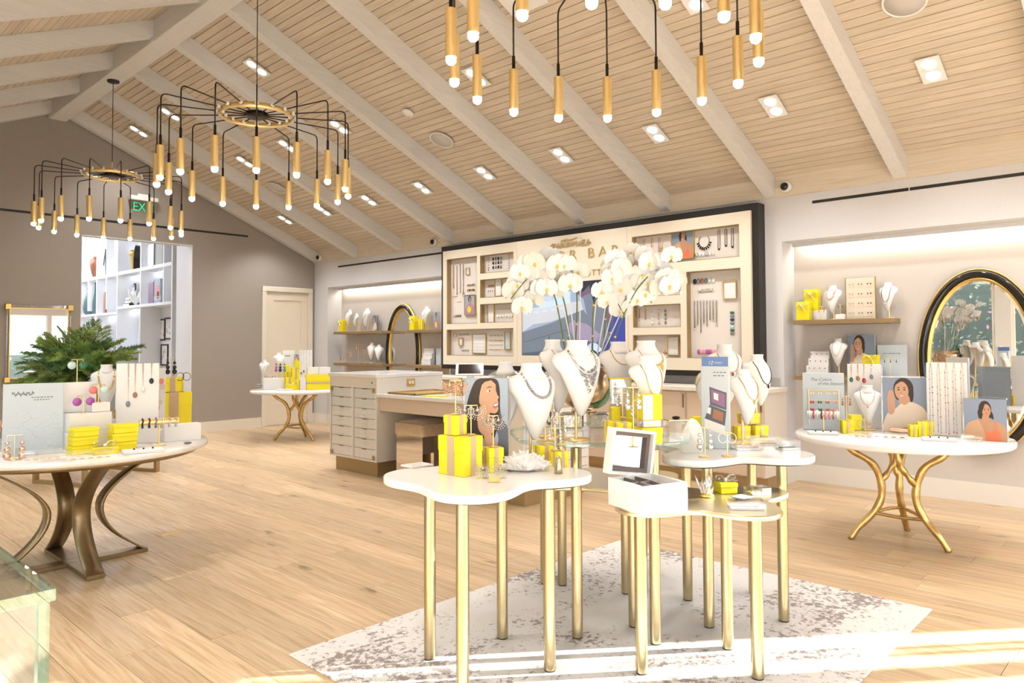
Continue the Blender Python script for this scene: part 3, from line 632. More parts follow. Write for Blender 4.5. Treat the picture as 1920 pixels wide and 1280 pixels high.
# EXIT sign
a, b = onY(245, 369, D-0.06), onY(293, 404, D-0.06)
t = thing('exit_sign', 'clear edge lit sign with green EXIT lettering on the taupe wall', 'sign', ((a.x+b.x)/2, D, b.z)); w_ = b.x-a.x
MB().cbox(-w_/2-0.02, w_/2+0.02, -0.09, 0, 0.20, 0.265, 0.006).cbox(-0.09, 0.06, -0.07, 0, 0.265, 0.30, 0.004).build('housing', 'white_plastic', t); MB().box(-w_/2, w_/2, -0.05, -0.042, 0.0, 0.20).build('panel', 'acrylic', t)
text_mesh('lettering', 'EXIT', 0.20, 'exit_green', t, Matrix.Translation((-0.155, -0.054, 0.04)) @ Matrix.Diagonal((0.78, 1, 0.95, 1)) @ MYR, 0.002)

# ---- chandeliers: brass hoop, bent arms with tubes and bare bulbs
def fly(lst, n=5):
    P = [Vector(p) for p in lst]; out = [P[0]]
    for i in range(1, len(P)-1):
        a = (P[i-1]-P[i]).normalized(); b = (P[i+1]-P[i]).normalized(); r = 0.05
        for k in range(n+1): u = k/n; out.append((P[i]+a*r)*(1-u)**2 + P[i]*2*u*(1-u) + (P[i]+b*r)*u*u)
    return out+[P[-1]]
def chandelier(loc, label, rot, top, cord_off=0.0):
    t = thing('chandelier', label, 'chandelier', loc, rot, 'brass spider chandeliers')
    HR, AR = 0.30, 0.775         # hoop radius, radius of the hanging tubes
    h = MB(); n = 40
    h.add([(r*math.cos(2*PI*k/n), r*math.sin(2*PI*k/n), z) for (r, z) in ((HR, -0.024), (HR, 0.024), (HR-0.004, 0.024), (HR-0.004, -0.024)) for k in range(n)],
          [(q*n+k, q*n+(k+1) % n, ((q+1) % 4)*n+(k+1) % n, ((q+1) % 4)*n+k) for q in range(4) for k in range(n)], True)
    h.build('hoop', 'brass', t)
    MB().lathe([(0.001, -0.018), (0.09, -0.018), (0.095, -0.008), (0.095, 0.02), (0.06, 0.03), (0.03, 0.032), (0.02, 0.04), (0.012, 0.05), (0.001, 0.05)], 24).build('hub', 'dark_metal', t)
    MB().cyl((0, 0, 0.04), (0, 0, 0.16), 0.006).build('hook_rod', 'brass', t)
    tz = top-loc[2]
    MB().tube(smooth_path([(0, 0, 0.15), (0.012, 0.0, 0.24), (-0.006, 0, 0.32), (0, 0, 0.42), (0, 0, tz)], 4), 0.004, 5).build('cord', 'dark_metal', t)
    MB().lathe([(0.001, tz-0.028), (0.065, tz-0.022), (0.068, tz-0.002), (0.06, tz)], 24).build('canopy', 'black', t)
    for k in range(16):
        a = 2*PI*k/16; c, s = math.cos(a), math.sin(a); P = lambda r, z: (c*r, s*r, z)
        low = (k % 2)
        zt = -0.315
        arm = MB().tube(fly([P(0.04, 0.0), P(AR, 0.02), P(AR, zt)]), 0.0055, 6).cyl(P(AR, zt+0.0), P(AR, zt-0.085), 0.010, 0.010, 8).build('arm', 'dark_metal', t)
        MB().ball(P(HR+0.022, 0.012), 0.018, 8, 6).build('glass_bead', 'bead_glass', arm); MB().ball(P(HR-0.028, 0.010), 0.018, 8, 6).build('glass_bead', 'bead_glass', arm)
        tb = MB().cyl(P(AR, zt-0.085), P(AR, zt-0.325), 0.028, None, 16).build('tube', 'brass', t)
        MB().ball(P(AR, zt-0.338), 0.0255, 14, 9).build('bulb', 'bulb', tb)
    return t
chandelier((RX, 9.42, 3.43), 'brass and black spider chandelier nearest the far wall', math.atan2(-9.42, -RX)+R(6.5), 4.575)
chandelier((RX, 5.87, 3.375), 'brass and black spider chandelier in the middle of the row', math.atan2(-5.87, -RX), 4.575)
chandelier((3.01, 2.20, 3.44), 'brass spider chandelier cut off by the top of the picture', R(11), 4.575)
# ================================================================ the dark framed display wall
XB, XC = 7.0, 6.965
dwl = thing('display_wall', 'large black framed cream display wall with gold lettering and jewellery recesses', 'display wall', (0, 0, 0))
Y0, Y1 = 3.195, 8.0; ZB0, ZB1 = 1.045, 2.805
dwl.location = (W, Y1, ZB0)
def dl(mb): return mb.xf(Matrix.Translation((-W, -Y1, -ZB0)))
dl(MB().cbox(XB, W, Y0, Y1, ZB0, ZB1, 0.004)).build('black_backboard', 'black', dwl)
yL, yR = onX(830.3, 471, XC).y, onX(1406.7, 393.7, XC).y; zT, zBt = onX(1406.7, 394, XC).z, onX(1312, 694.4, XC).z
def rc(l, t, r_, b): return (onX(r_, t[1], XC).y, onX(l, t[0], XC).y, onX(l, b, XC).z, (onX(l, t[0], XC).z+onX(r_, t[1], XC).z)/2)
HOLES = {'A': rc(837.4, (486.4, 479.4), 894.2, 607.6), 'B1': rc(899.9, (478.9, 471.7), 962.4, 513.3), 'B2': rc(899.9, (524.3, 518.9), 962.4, 558.8), 'B3': rc(899.9, (569.9, 567.2), 962.4, 605.5),
         'C': rc(837.4, (617.7, 614.8), 962.4, 666.2), 'TV': rc(977.4, (537.6, 518.5), 1171.5, 666), 'D': rc(1184.5, (443.5, 420.3), 1385.6, 499), 'E': rc(1286.3, (509.2, 502), 1388.2, 671.2),
         'F1': rc(1186.5, (520, 510.5), 1276, 557.5), 'F2': rc(1186.5, (572.4, 569), 1276, 614.5), 'F3': rc(1186.5, (627.9, 626.6), 1276, 670)}
def holed(mb, y0, y1, z0, z1, holes, x0, x1):
    ysx = sorted({y0, y1}|{h[0] for h in holes}|{h[1] for h in holes}); zsx = sorted({z0, z1}|{h[2] for h in holes}|{h[3] for h in holes})
    ysx = [v for v in ysx if y0 <= v <= y1]; zsx = [v for v in zsx if z0 <= v <= z1]
    for i in range(len(ysx)-1):
        for j in range(len(zsx)-1):
            c, d = (ysx[i]+ysx[i+1])/2, (zsx[j]+zsx[j+1])/2
            if not any(h[0] < c < h[1] and h[2] < d < h[3] for h in holes):
                mb.add([(x0, ysx[i], zsx[j]), (x0, ysx[i+1], zsx[j]), (x0, ysx[i+1], zsx[j+1]), (x0, ysx[i], zsx[j+1])], [(0, 3, 2, 1)])
    for h in holes:
        a, b, c, d = h; mb.add([(x, y, z) for x in (x0, x1) for (y, z) in ((a, c), (b, c), (b, d), (a, d))], [(0, 1, 5, 4), (1, 2, 6, 5), (2, 3, 7, 6), (3, 0, 4, 7)])
    for (a, b, c, d) in ((y0, y0, z0, z1), (y1, y1, z0, z1)): mb.add([(x0, a, c), (x1, a, c), (x1, a, d), (x0, a, d)], [(0, 1, 2, 3)])
    for z in (z0, z1): mb.add([(x0, y0, z), (x1, y0, z), (x1, y1, z), (x0, y1, z)], [(0, 1, 2, 3)])
    return mb
splits = (yR, onX(1178, 660, XC).y, onX(970, 660, XC).y, yL)
for i in range(3):
    a, b = splits[i]+0.002, splits[i+1]-0.002
    hs = [h for h in HOLES.values() if a < (h[0]+h[1])/2 < b]
    dl(holed(MB(), a, b, zBt, zT, hs, XC, XB-0.0005)).build('cream_panel', 'cream', dwl)
RB = 7.045           # back of the recesses is let into the wall behind
bb_ = bpy.data.objects['black_backboard']; bpy.data.objects.remove(bb_)
dl(holed(MB(), Y0, Y1, ZB0, ZB1, [h for k, h in HOLES.items()], XB, W-0.001)).build('black_backboard', 'black', dwl)
for k, (a, b, c, d) in HOLES.items():
    if k == 'TV': continue
    r_ = dl(MB().box(RB, RB+0.01, a, b, c, d)).build('recess_back', 'linen', dwl)
    g = MB(); e = 0.007
    for (p, q, u, v_) in ((a, a+e, c, d), (b-e, b, c, d), (a+e, b-e, c, c+e), (a+e, b-e, d-e, d)): g.box(XC+0.004, RB, p, q, u, v_)
    dl(g).build('gold_lining', 'bronze_flat', dwl)
# gold lettering (built facing the room)
def wall_text(nm, body, px, py, size, space=1.0, sx=1.0, mt='gold_paint'):
    p = onX(px, py, XC-0.002); M_ = Matrix.Translation((p.x-W-0.004, p.y-Y1, p.z-ZB0)) @ Matrix.Diagonal((1, sx, 1, 1)) @ MXR
    return text_mesh(nm, body, size, mt, dwl, M_, 0.004, 0, space)
capz = onX(1110, 472.5, XC).z-onX(1110, 491, XC).z
wl = onX(981, 496, XC).y-onX(1163, 490, XC).y
def fit(nm, body, x0, x1, y0, y1, cap, space):
    o = wall_text(nm, body, x0, y0, cap/0.70, space)
    ysv = [v.co.y for v in o.data.vertices]; zsv = [v.co.z for v in o.data.vertices]
    p = onX(x0, y0, XC); target = onX(x0, y0, XC).y-onX(x1, y1, XC).y; cur = max(ysv)-min(ysv); zb = min(zsv)
    for v in o.data.vertices: v.co.y = p.y-Y1-(max(ysv)-v.co.y)*target/cur; v.co.z = p.z-ZB0+(v.co.z-zb)
    return o
fit('sign_lettering', 'COLOR BAR', 981.5, 1162, 496, 489.5, capz, 1.55)
fit('brand_lettering', 'KENDRA SCOTT', 1013, 1128, 525, 516, onX(1105, 505.5, XC).z-onX(1105, 517.5, XC).z, 1.2)
fit('trademark_lettering', 'TM', 1163.5, 1173.5, 474, 473, 0.018, 1.0)
# script word 'customize' as brush strokes: (x, y) in units of the x-height
SCR = [[(0.9, 0.85), (0.6, 1.0), (0.2, 0.7), (0.05, 0.3), (0.2, 0.0), (0.55, 0.05), (0.95, 0.45), (1.25, 0.95), (1.15, 0.4), (1.25, 0.02), (1.6, 0.2), (2.0, 0.95), (1.9, 0.4), (2.0, 0.03), (2.35, 0.3), (2.75, 1.0), (2.85, 0.9), (2.95, 0.4), (2.85, 0.05), (2.5, 0.02)],
       [(2.85, 0.05), (3.3, 0.5), (3.9, 1.9), (3.55, 0.9), (3.45, 0.2), (3.7, 0.03), (4.2, 0.5), (4.55, 0.95), (4.3, 0.9), (4.15, 0.4), (4.3, 0.03), (4.65, 0.15), (4.85, 0.65), (4.65, 0.95), (5.1, 0.85), (5.45, 0.95), (5.3, 0.02), (5.6, 0.7), (5.9, 0.98), (5.95, 0.75), (5.85, 0.05), (6.15, 0.7), (6.5, 0.98), (6.55, 0.6), (6.5, 0.1), (6.75, 0.05), (7.1, 0.5), (7.35, 0.95), (7.2, 0.3), (7.35, 0.03), (7.75, 0.4), (8.0, 0.98), (8.6, 0.95), (7.95, 0.03), (8.65, 0.03), (9.1, 0.45), (9.55, 0.8), (9.4, 1.0), (9.15, 0.8), (9.05, 0.35), (9.2, 0.03), (9.6, 0.1), (10.0, 0.5)],
       [(2.6, 1.35), (3.6, 1.6), (5.2, 1.45), (6.4, 1.75)], [(7.5, 1.4), (7.55, 1.5)]]
pa, pb = onX(1031.5, 467, XC-0.004), onX(1107.5, 457, XC-0.004); u = (pa.y-pb.y)/10.0
sc_ = MB()
for st in SCR: sc_.tube(smooth_path([(-0.006, -(x+0.15*y)*u, y*u*0.95+x*0.0) for x, y in st], 4), 0.0065, 6)
sc_.v = [(x, y*1.0, z) for x, y, z in sc_.v]
sc_.build('script_lettering', 'gold_paint', dwl, (pa.x-W, pa.y-Y1, pa.z-ZB0))
# television in the middle
a, b, c, d = HOLES['TV']
tv = thing('television', 'wide screen in the display wall showing a hand at a jewellery counter', 'screen', (XC+0.012, (a+b)/2, c)); hw, hh = (b-a)/2-0.003, d-c-0.003
MB().box(0.0, 0.05, -hw, hw, 0.003, hh).build('case', 'black', tv)
def scr_mat(nm, col, e): mat(nm, col, 0.4, emit=e)
for nm, col in (('px_wall', (0.28, 0.38, 0.55)), ('px_desk', (0.52, 0.57, 0.66)), ('px_side', (0.08, 0.11, 0.15)), ('px_shade', (0.15, 0.19, 0.25)), ('px_violet', (0.13, 0.10, 0.17)), ('px_hand', (0.30, 0.27, 0.42)), ('px_blue', (0.04, 0.06, 0.32)), ('px_dark', (0.02, 0.025, 0.045)), ('px_sleeve', (0.16, 0.19, 0.27)), ('px_paper', (0.50, 0.66, 0.88))): scr_mat(nm, col, 0.3)
def tvp(nm, pts, mt, lift): # pts in screen fractions (0..1 from left, 0..1 from bottom)
    m_ = MB(); m_.add([(-0.0006*lift, hw-0.004-x*2*(hw-0.004), 0.006+y*(hh-0.009)) for x, y in pts], [tuple(range(len(pts)))[::-1]]); m_.build(nm, mt, tv)
tvp('image_background', [(0, 0), (1, 0), (1, 1), (0, 1)], 'px_wall', 1)
tvp('image_counter_side', [(0, 0), (0.55, 0), (0.75, 0.35), (0.62, 0.62), (0.3, 0.45), (0.0, 0.33)], 'px_shade', 2)
tvp('image_counter_top', [(0, 0.33), (0.12, 0.44), (0.3, 0.47), (0.62, 0.62), (0.6, 0.74), (0, 0.66)], 'px_desk', 3)
tvp('image_counter_sign', [(0.18, 0.66), (0.5, 0.72), (0.5, 0.88), (0.18, 0.82)], 'px_paper', 4)
for i in range(5): tvp('image_dish', [(0.06+i*0.09+0.03*math.cos(t*PI/4), 0.6+0.012*i+0.018*math.sin(t*PI/4)) for t in range(8)], 'px_paper', 5)
tvp('image_drawer_line', [(0.02, 0.18), (0.5, 0.36), (0.5, 0.37), (0.02, 0.19)], 'px_side', 4); tvp('image_drawer_line', [(0.28, 0.02), (0.29, 0.02), (0.29, 0.28), (0.28, 0.28)], 'px_side', 4)
tvp('image_counter_shadow', [(0.0, 0.0), (0.45, 0.0), (0.3, 0.07), (0.0, 0.03)], 'px_side', 4)
tvp('image_figure', [(0.52, 1), (0.56, 0.85), (0.66, 0.72), (0.68, 0.45), (0.6, 0.0), (1, 0), (1, 1)], 'px_violet', 5)
tvp('image_blue_cloth', [(0.72, 0.0), (0.8, 0.3), (0.95, 0.62), (1, 0.65), (1, 0)], 'px_blue', 6)
tvp('image_sleeve', [(0.62, 0.8), (0.72, 0.85), (0.82, 0.6), (0.86, 0.25), (0.78, 0.1), (0.68, 0.4)], 'px_sleeve', 7)
tvp('image_hand', [(0.47, 0.42), (0.53, 0.48), (0.66, 0.42), (0.78, 0.28), (0.74, 0.16), (0.62, 0.22), (0.54, 0.22), (0.5, 0.32)], 'px_hand', 8)
tvp('image_paper', [(0.6, 0.06), (0.72, 0.2), (0.8, 0.08), (0.72, 0.0), (0.6, 0.0)], 'px_paper', 8)
tvp('image_hair', [(0.55, 1), (0.62, 0.86), (0.68, 0.95), (0.72, 0.7), (0.78, 1)], 'px_dark', 8)
text_mesh('image_lettering', 'ONE OF A KIND\n     CHARACTER', 0.030, 'px_wall', tv, Matrix.Translation((-0.003, hw*0.6, hh*0.80)) @ MXR, 0.0002)

# ---------------------------------------------------------------- jewellery inside the recesses
def chain(nm, lab, y, z, ln, w_, mt, x=RB-0.006, grp='fine chains hung in the display wall', drop=True):
    m_ = MB().tube([(0, -w_/2, -ln), (0, -w_/2, -0.01), (0, 0, 0), (0, w_/2, -0.01), (0, w_/2, -ln)], 0.0028, 4)
    t = thing(nm, lab, 'necklace', (x, y, z), 0, grp); m_.build('chain', mt, t)
    if drop: MB().ball((0, 0, -ln), 0.011, 8, 6, (0.5, 1, 1)).build('pendant', mt, t)
    return t
def inH(k, fx, fz): a, b, c, d = HOLES[k]; q_ = RB/XC; return ((b-(b-a)*fx)*q_, CH+(c+(d-c)*fz-CH)*q_)
def hung(k, fx, fz): y, z = inH(k, fx, fz); return y, z
def gold_frame(k, fx, fz, w_, h_, lab, art='white_card'):
    y, z = inH(k, fx, fz); return frame('small_gold_frame', lab, (RB-0.001, y, z-h_/2), w_, h_, 'gold', art, d=0.02, fw_=0.008, group='small gold frames in the recesses')
def studs(k, fx0, fx1, fz, n, mts, lab, r=0.011, sc=(0.5, 1, 1.4)):
    """a row of little pieces on one rail"""
    y0, z = inH(k, fx0, fz); y1, _ = inH(k, fx1, fz)
    for i in range(n):
        y = y0+(y1-y0)*(i/(n-1) if n > 1 else 0)
        o = tag(MB().ball((0, 0, 0), r, 8, 6, sc).build('jewel', mts[i % len(mts)], None, (RB-0.007, y, z)), lab, 'jewel', lab)
for i, (fx, ln) in enumerate(((0.25, 0.33), (0.36, 0.42), (0.47, 0.40), (0.57, 0.42))):
    y, z = hung('A', fx, 0.9); chain('hanging_necklace', ('leftmost thick gold', 'second thin', 'third thin', 'fourth thin')[i]+' chain in the tall left recess', y, z, ln, 0.012, 'gold' if i < 1 else 'silver')
gold_frame('A', 0.73, 0.78, 0.075, 0.095, 'small gold frame near the top of the tall left recess')
studs('A', 0.70, 0.93, 0.575, 7, ('gold', 'silver', 'stone_grey'), 'charm on the upper gold rail of the tall left recess'); studs('A', 0.70, 0.93, 0.50, 7, ('gold', 'gold', 'stone_black'), 'charm on the lower gold rail of the tall left recess')
studs('A', 0.28, 0.48, 0.12, 5, ('gold', 'stone_blue', 'gold'), 'small drop charm low in the tall left recess', 0.014); studs('A', 0.38, 0.5, 0.33, 4, ('gold',), 'tiny gold charm in the middle of the tall left recess', 0.007)
studs('A', 0.24, 0.37, 0.42, 5, ('gold',), 'tiny gold bead in the tall left recess', 0.006)
o = tag(MB().tube([(0, 0.03*math.cos(t*PI/8), 0.03*math.sin(t*PI/8)) for t in range(16)], 0.003, 4, True).build('bangle', 'gold', None, (RB-0.006, *inH('A', 0.58, 0.44))), 'thin gold bangle in the tall left recess', 'bangle')
for r_ in (0.72, 0.5, 0.27): studs('B1', 0.42, 0.65, r_, 4, ('stone_black', 'stone_grey'), 'dark stud earring in the top left recess', 0.017)
for fx in (0.27, 0.88):
    for r_ in range(6): y, z = inH('B1', fx, 0.15+0.14*r_); tag(MB().ball((0, 0, 0), 0.008, 6, 5, (0.5, 1, 1)).build('jewel', 'stone_grey', None, (RB-0.006, y, z)), 'tiny side stud in the top left recess', 'jewel', 'tiny side studs in the top left recess')
studs('B2', 0.27, 0.42, 0.62, 4, ('bronze_flat',), 'bronze drop earring in the second left recess', 0.012); studs('B2', 0.27, 0.40, 0.34, 3, ('stone_grey',), 'grey stud in the second left recess', 0.008)
gold_frame('B2', 0.58, 0.5, 0.13, 0.24, 'tall gold frame in the second left recess'); studs('B2', 0.85, 0.96, 0.68, 3, ('stone_red', 'gold'), 'red charm in the second left recess', 0.012)
gold_frame('B3', 0.36, 0.5, 0.13, 0.26, 'tall gold frame in the third left recess'); studs('B3', 0.55, 0.96, 0.68, 8, ('silver',), 'silver stud in the third left recess', 0.008); studs('B3', 0.55, 0.96, 0.32, 6, ('white_card',), 'white hoop card in the third left recess', 0.018)
o = tag(MB().tube([(0, 0.035*math.cos(t*PI/8), 0.035*math.sin(t*PI/8)) for t in range(16)], 0.0035, 4, True).build('bangle', 'gold', None, (RB-0.006, *inH('C', 0.14, 0.78))), 'thin round bangle in the wide bottom left recess', 'bangle')
gold_frame('C', 0.24, 0.53, 0.085, 0.11, 'small gold frame in the wide bottom left recess'); f_ = gold_frame('C', 0.52, 0.45, 0.27, 0.27, 'large square gold frame with a printed grid in the wide bottom left recess')
m_ = MB()
for i in range(5): m_.box(-0.0112, -0.0105, -0.115, 0.115, 0.045+i*0.045, 0.047+i*0.045)
m_.build('printed_grid', 'stone_grey', f_)
gold_frame('C', 0.93, 0.55, 0.11, 0.24, 'gold frame with blue grey print at the right of the wide bottom left recess', 'blue_card')
for r_, mts in ((0.74, ('gold', 'stone_grey')), (0.56, ('gold',)), (0.40, ('silver',)), (0.24, ('gold',))): studs('C', 0.67, 0.85, r_, 8, mts, 'small charm on one of the rails in the wide bottom left recess', 0.008)
studs('C', 0.22, 0.35, 0.8, 5, ('bronze_flat',), 'bronze charm high in the wide bottom left recess', 0.01); studs('C', 0.25, 0.35, 0.2, 5, ('bronze_flat',), 'bronze charm low in the wide bottom left recess', 0.01)
for fx, ln in ((0.13, 0.13), (0.21, 0.11), (0.28, 0.16)): y, z = hung('D', fx, 0.88); chain('hanging_necklace', 'rose gold bar chain at the left of the top right recess', y, z, ln, 0.02, 'rose_gold', grp='rose gold chains in the top right recess')
for i, (fx, ln) in enumerate(((0.83, 0.21), (0.89, 0.18), (0.945, 0.20))): y, z = hung('D', fx, 0.9); chain('hanging_necklace', ('longest', 'shortest', 'rightmost')+() and ('longest dark', 'shortest dark', 'rightmost dark')[i]+' chain at the right end of the top right recess', y, z, ln, 0.022, 'dark_metal')
def collar(k, fx, fz, mt, lab):
    y, z = inH(k, fx, fz); t = thing('collar_necklace', lab, 'necklace', (RB-0.008, y, z))
    MB().tube([(0, 0.062*math.sin(a), 0.07*math.cos(a)+0.03) for a in [(-0.75+1.5*i/16)*PI+PI for i in range(17)]], 0.003, 4).build('chain', mt, t)
    for i in range(9):
        a = PI+(-0.42+0.84*i/8)*PI; MB().tube([(0, 0.06*math.sin(a), 0.07*math.cos(a)+0.03), (0, 0.085*math.sin(a), 0.10*math.cos(a)+0.03)], [0.006, 0.009], 5).build('spike', mt, t)
collar('D', 0.355, 0.48, 'gold', 'gold spiked collar necklace left of the portrait in the top right recess'); collar('D', 0.70, 0.5, 'dark_metal', 'dark spiked collar necklace right of the portrait in the top right recess')
studs('D', 0.31, 0.42, 0.12, 4, ('white_card', 'silver'), 'pale stud card left of the recess portrait', 0.018); studs('D', 0.60, 0.78, 0.17, 7, ('white_card', 'silver', 'white_card'), 'pale stud card right of the recess portrait', 0.018)
studs('E', 0.17, 0.52, 0.88, 6, ('stone_black', 'stone_grey', 'stone_brown', 'stone_grey', 'stone_aqua', 'white_card'), 'oval stone at the top of the tall right recess', 0.022); studs('E', 0.25, 0.50, 0.77, 8, ('silver',), 'silver drop charm in the tall right recess', 0.013)
for i in range(8): y, z = hung('E', 0.16+0.058*i, 0.66); chain('hanging_necklace', 'long thin silver chain in the tall right recess', y, z, (0.30, 0.26, 0.34, 0.24, 0.27, 0.20, 0.22, 0.26)[i], 0.010, 'silver', grp='long silver chains in the tall right recess')
studs('E', 0.23, 0.54, 0.075, 7, ('stone_purple', 'stone_pink', 'stone_pink', 'stone_purple', 'stone_purple', 'stone_pink', 'stone_pink'), 'pink or purple stone at the foot of the tall right recess', 0.020)
y, z = inH('E', 0.85, 0.18)
for i in range(7): tag(MB().ball((0, 0, 0), 0.017, 8, 6, (0.4, 1.5, 0.9)).build('jewel', ('stone_grey', 'stone_green', 'stone_aqua', 'stone_blue', 'stone_black', 'stone_blue', 'stone_green')[i], None, (RB-0.008, y, z+0.09+0.036*i)), 'blue or green oval stone in the column of the tall right recess', 'jewel', 'column of blue and green stones')
gold_frame('E', 0.82, 0.76, 0.15, 0.19, 'gold frame in the tall right recess'); gold_frame('F1', 0.6, 0.55, 0.12, 0.14, 'small gold frame behind the orchid blooms'); gold_frame('F3', 0.86, 0.5, 0.14, 0.2, 'gold frame in the lowest small right recess')
for r_ in range(4): studs('F2', 0.42, 0.7, 0.2+0.17*r_, 3, ('white_card', 'silver', 'stone_grey'), 'stud on a white card in the middle small right recess', 0.013)
for fx in (0.15, 0.28): y, z = hung('F2', fx, 0.85); chain('hanging_necklace', 'short rose chain in the middle small right recess', y, z, 0.12, 0.012, 'rose_gold', grp='short rose chains')
studs('F3', 0.52, 0.72, 0.25, 6, ('rose_gold',), 'rose gold charm in the lowest small right recess', 0.012)

# ---------------------------------------------------------------- printed portraits
def ell(cx, cy, rx, ry, n=18, a=0.0):
    out = []
    for k in range(n):
        x, y = rx*math.cos(2*PI*k/n), ry*math.sin(2*PI*k/n); x, y = rotz((x, y), a); out.append((cx+x, cy+y))
    return out
def portrait(parent, w_, h_, kind, flip=False, y=-0.0006):
    """flat print facing local -Y, x 0..w (centred), z 0..h : layered shapes"""
    L = []
    sk = {'coral': 'skin', 'smile': 'skin_light', 'profile': 'skin_light', 'mauve': 'skin'}[kind]
    bgm = 'print_blue' if kind in ('coral', 'smile') else 'print_grey'
    if kind == 'coral':
        L += [('hair', ell(0.5, 0.76, 0.15, 0.2)), ('hair', [(0.36, 0.75), (0.64, 0.72), (0.7, 0.52), (0.62, 0.55), (0.4, 0.52), (0.34, 0.58)]), ('neck', [(0.45, 0.62), (0.58, 0.62), (0.62, 0.5), (0.85, 0.44), (0.98, 0.3), (1, 0.0), (0.05, 0.0), (0.1, 0.38), (0.4, 0.5)]),
              ('top', [(0.42, 0.0), (0.46, 0.24), (0.6, 0.2), (0.76, 0.3), (0.86, 0.0)]), ('strap', [(0.74, 0.29), (0.76, 0.3), (0.74, 0.48), (0.72, 0.48)]), ('jacket', [(0.0, 0.0), (0.06, 0.36), (0.3, 0.5), (0.36, 0.48), (0.5, 0.0)]), ('face', ell(0.53, 0.73, 0.105, 0.15, a=0.12)), ('fringe', [(0.38, 0.8), (0.44, 0.92), (0.52, 0.95), (0.49, 0.84), (0.44, 0.7), (0.4, 0.6)])]
        mm = {'top': 'coral', 'strap': 'coral', 'jacket': 'print_tan'}
        fx, fy, fs = 0.54, 0.72, 0.105
    elif kind == 'smile':
        L += [('hair', ell(0.44, 0.80, 0.21, 0.2)), ('hair', [(0.26, 0.8), (0.62, 0.8), (0.62, 0.55), (0.5, 0.58), (0.3, 0.6)]), ('neck', [(0.36, 0.65), (0.54, 0.68), (0.56, 0.5), (0.36, 0.5)]), ('blouse', [(0.04, 0.0), (0.02, 0.18), (0.12, 0.36), (0.28, 0.44), (0.38, 0.52), (0.47, 0.50), (0.58, 0.56), (0.72, 0.52), (0.86, 0.44), (0.95, 0.28), (0.99, 0.12), (0.98, 0.0)]), ('hand', [(0.12, 0.34), (0.1, 0.6), (0.14, 0.76), (0.22, 0.74), (0.26, 0.58), (0.24, 0.36)]), ('face', ell(0.4, 0.76, 0.145, 0.175, a=0.15)), ('forearm', [(0.3, 0.0), (0.45, 0.09), (1, 0.13), (1, 0.0)]), ('fringe', [(0.24, 0.84), (0.36, 0.98), (0.52, 0.96), (0.6, 0.82), (0.52, 0.9), (0.4, 0.93), (0.3, 0.88)])]
        mm = {'blouse': 'blush'}; fx, fy, fs = 0.4, 0.75, 0.145
    elif kind == 'profile':
        L += [('jacket', [(0.78, 0.8), (0.86, 0.55), (1, 0.42), (1, 0.0), (0.66, 0.0), (0.78, 0.3), (0.70, 0.5)]), ('hair', [(0.05, 0.35), (0.02, 0.55), (0.06, 0.72), (0.16, 0.88), (0.28, 0.98), (0.5, 1.0), (0.72, 0.99), (0.80, 0.92), (0.82, 0.75), (0.78, 0.5), (0.66, 0.3), (0.4, 0.25), (0.15, 0.24)]), ('neck', [(0.35, 0.68), (0.56, 0.62), (0.62, 0.5), (0.7, 0.42), (0.5, 0.34), (0.31, 0.44)]), ('face', [(0.36, 0.84), (0.40, 0.92), (0.47, 0.957), (0.62, 0.976), (0.72, 0.93), (0.725, 0.86), (0.76, 0.81), (0.80, 0.785), (0.765, 0.755), (0.785, 0.725), (0.77, 0.69), (0.785, 0.655), (0.76, 0.62), (0.70, 0.598), (0.56, 0.61), (0.42, 0.66), (0.34, 0.72), (0.34, 0.78)]), ('shirt', [(0, 0.30), (0.15, 0.32), (0.4, 0.34), (0.52, 0.2), (0.55, 0.0), (0, 0)]), ('hand', [(0.44, 0.40), (0.52, 0.43), (0.62, 0.364), (0.74, 0.27), (0.8, 0.18), (0.7, 0.15), (0.58, 0.2), (0.47, 0.29)]), ('sleeve', [(0.6, 0.0), (0.68, 0.16), (0.84, 0.19), (0.86, 0.0)])]
        mm = {'shirt': 'print_mauve', 'sleeve': 'blush', 'jacket': 'ink'}; fx, fy, fs = 0.6, 0.73, 0.13
    else:
        L += [('hair', ell(0.5, 0.8, 0.17, 0.17)), ('blouse', [(0, 0), (0.1, 0.4), (0.4, 0.6), (0.62, 0.6), (0.95, 0.4), (1, 0)]), ('face', ell(0.52, 0.77, 0.11, 0.14)), ('bouquet', ell(0.45, 0.28, 0.2, 0.18)), ('hand', [(0.6, 0.4), (0.66, 0.62), (0.58, 0.66), (0.52, 0.4)])]
        mm = {'blouse': 'print_mauve', 'bouquet': 'yellow_dark'}; fx, fy, fs = 0.52, 0.77, 0.11
    base = {'hair': 'hair', 'fringe': 'hair', 'neck': sk, 'face': sk, 'hand': sk, 'forearm': sk}; base.update(mm)
    def P(pt, k): x, z = pt; x = 1-x if flip else x; return ((x-0.5)*w_, y-0.00025*k, z*h_)
    def rnd(pts):
        n = len(pts); out = []
        for i in range(n):
            a, b, c, d = [Vector(pts[(i+j) % n]) for j in (-1, 0, 1, 2)]
            for j in range(4): u_ = j/4; v = 0.5*((2*b)+(c-a)*u_*0.9+(2*a-5*b+4*c-d)*u_*u_*0.9+(3*b-a-3*c+d)*u_**3*0.9) if False else 0.5*((2*b)+(c-a)*u_+(2*a-5*b+4*c-d)*u_*u_+(3*b-a-3*c+d)*u_**3); out.append((min(1, max(0, v.x)), min(1, max(0, v.y))))
        return out
    def put(nm, mt, pts, k):
        if nm not in ('background',) and len(pts) < 14: pts = rnd(pts)
        MB().add([P(p, k) for p in pts], [tuple(range(len(pts)))]).build('printed_'+nm, mt, parent)
    put('background', bgm, [(0, 0), (1, 0), (1, 1), (0, 1)], 0)
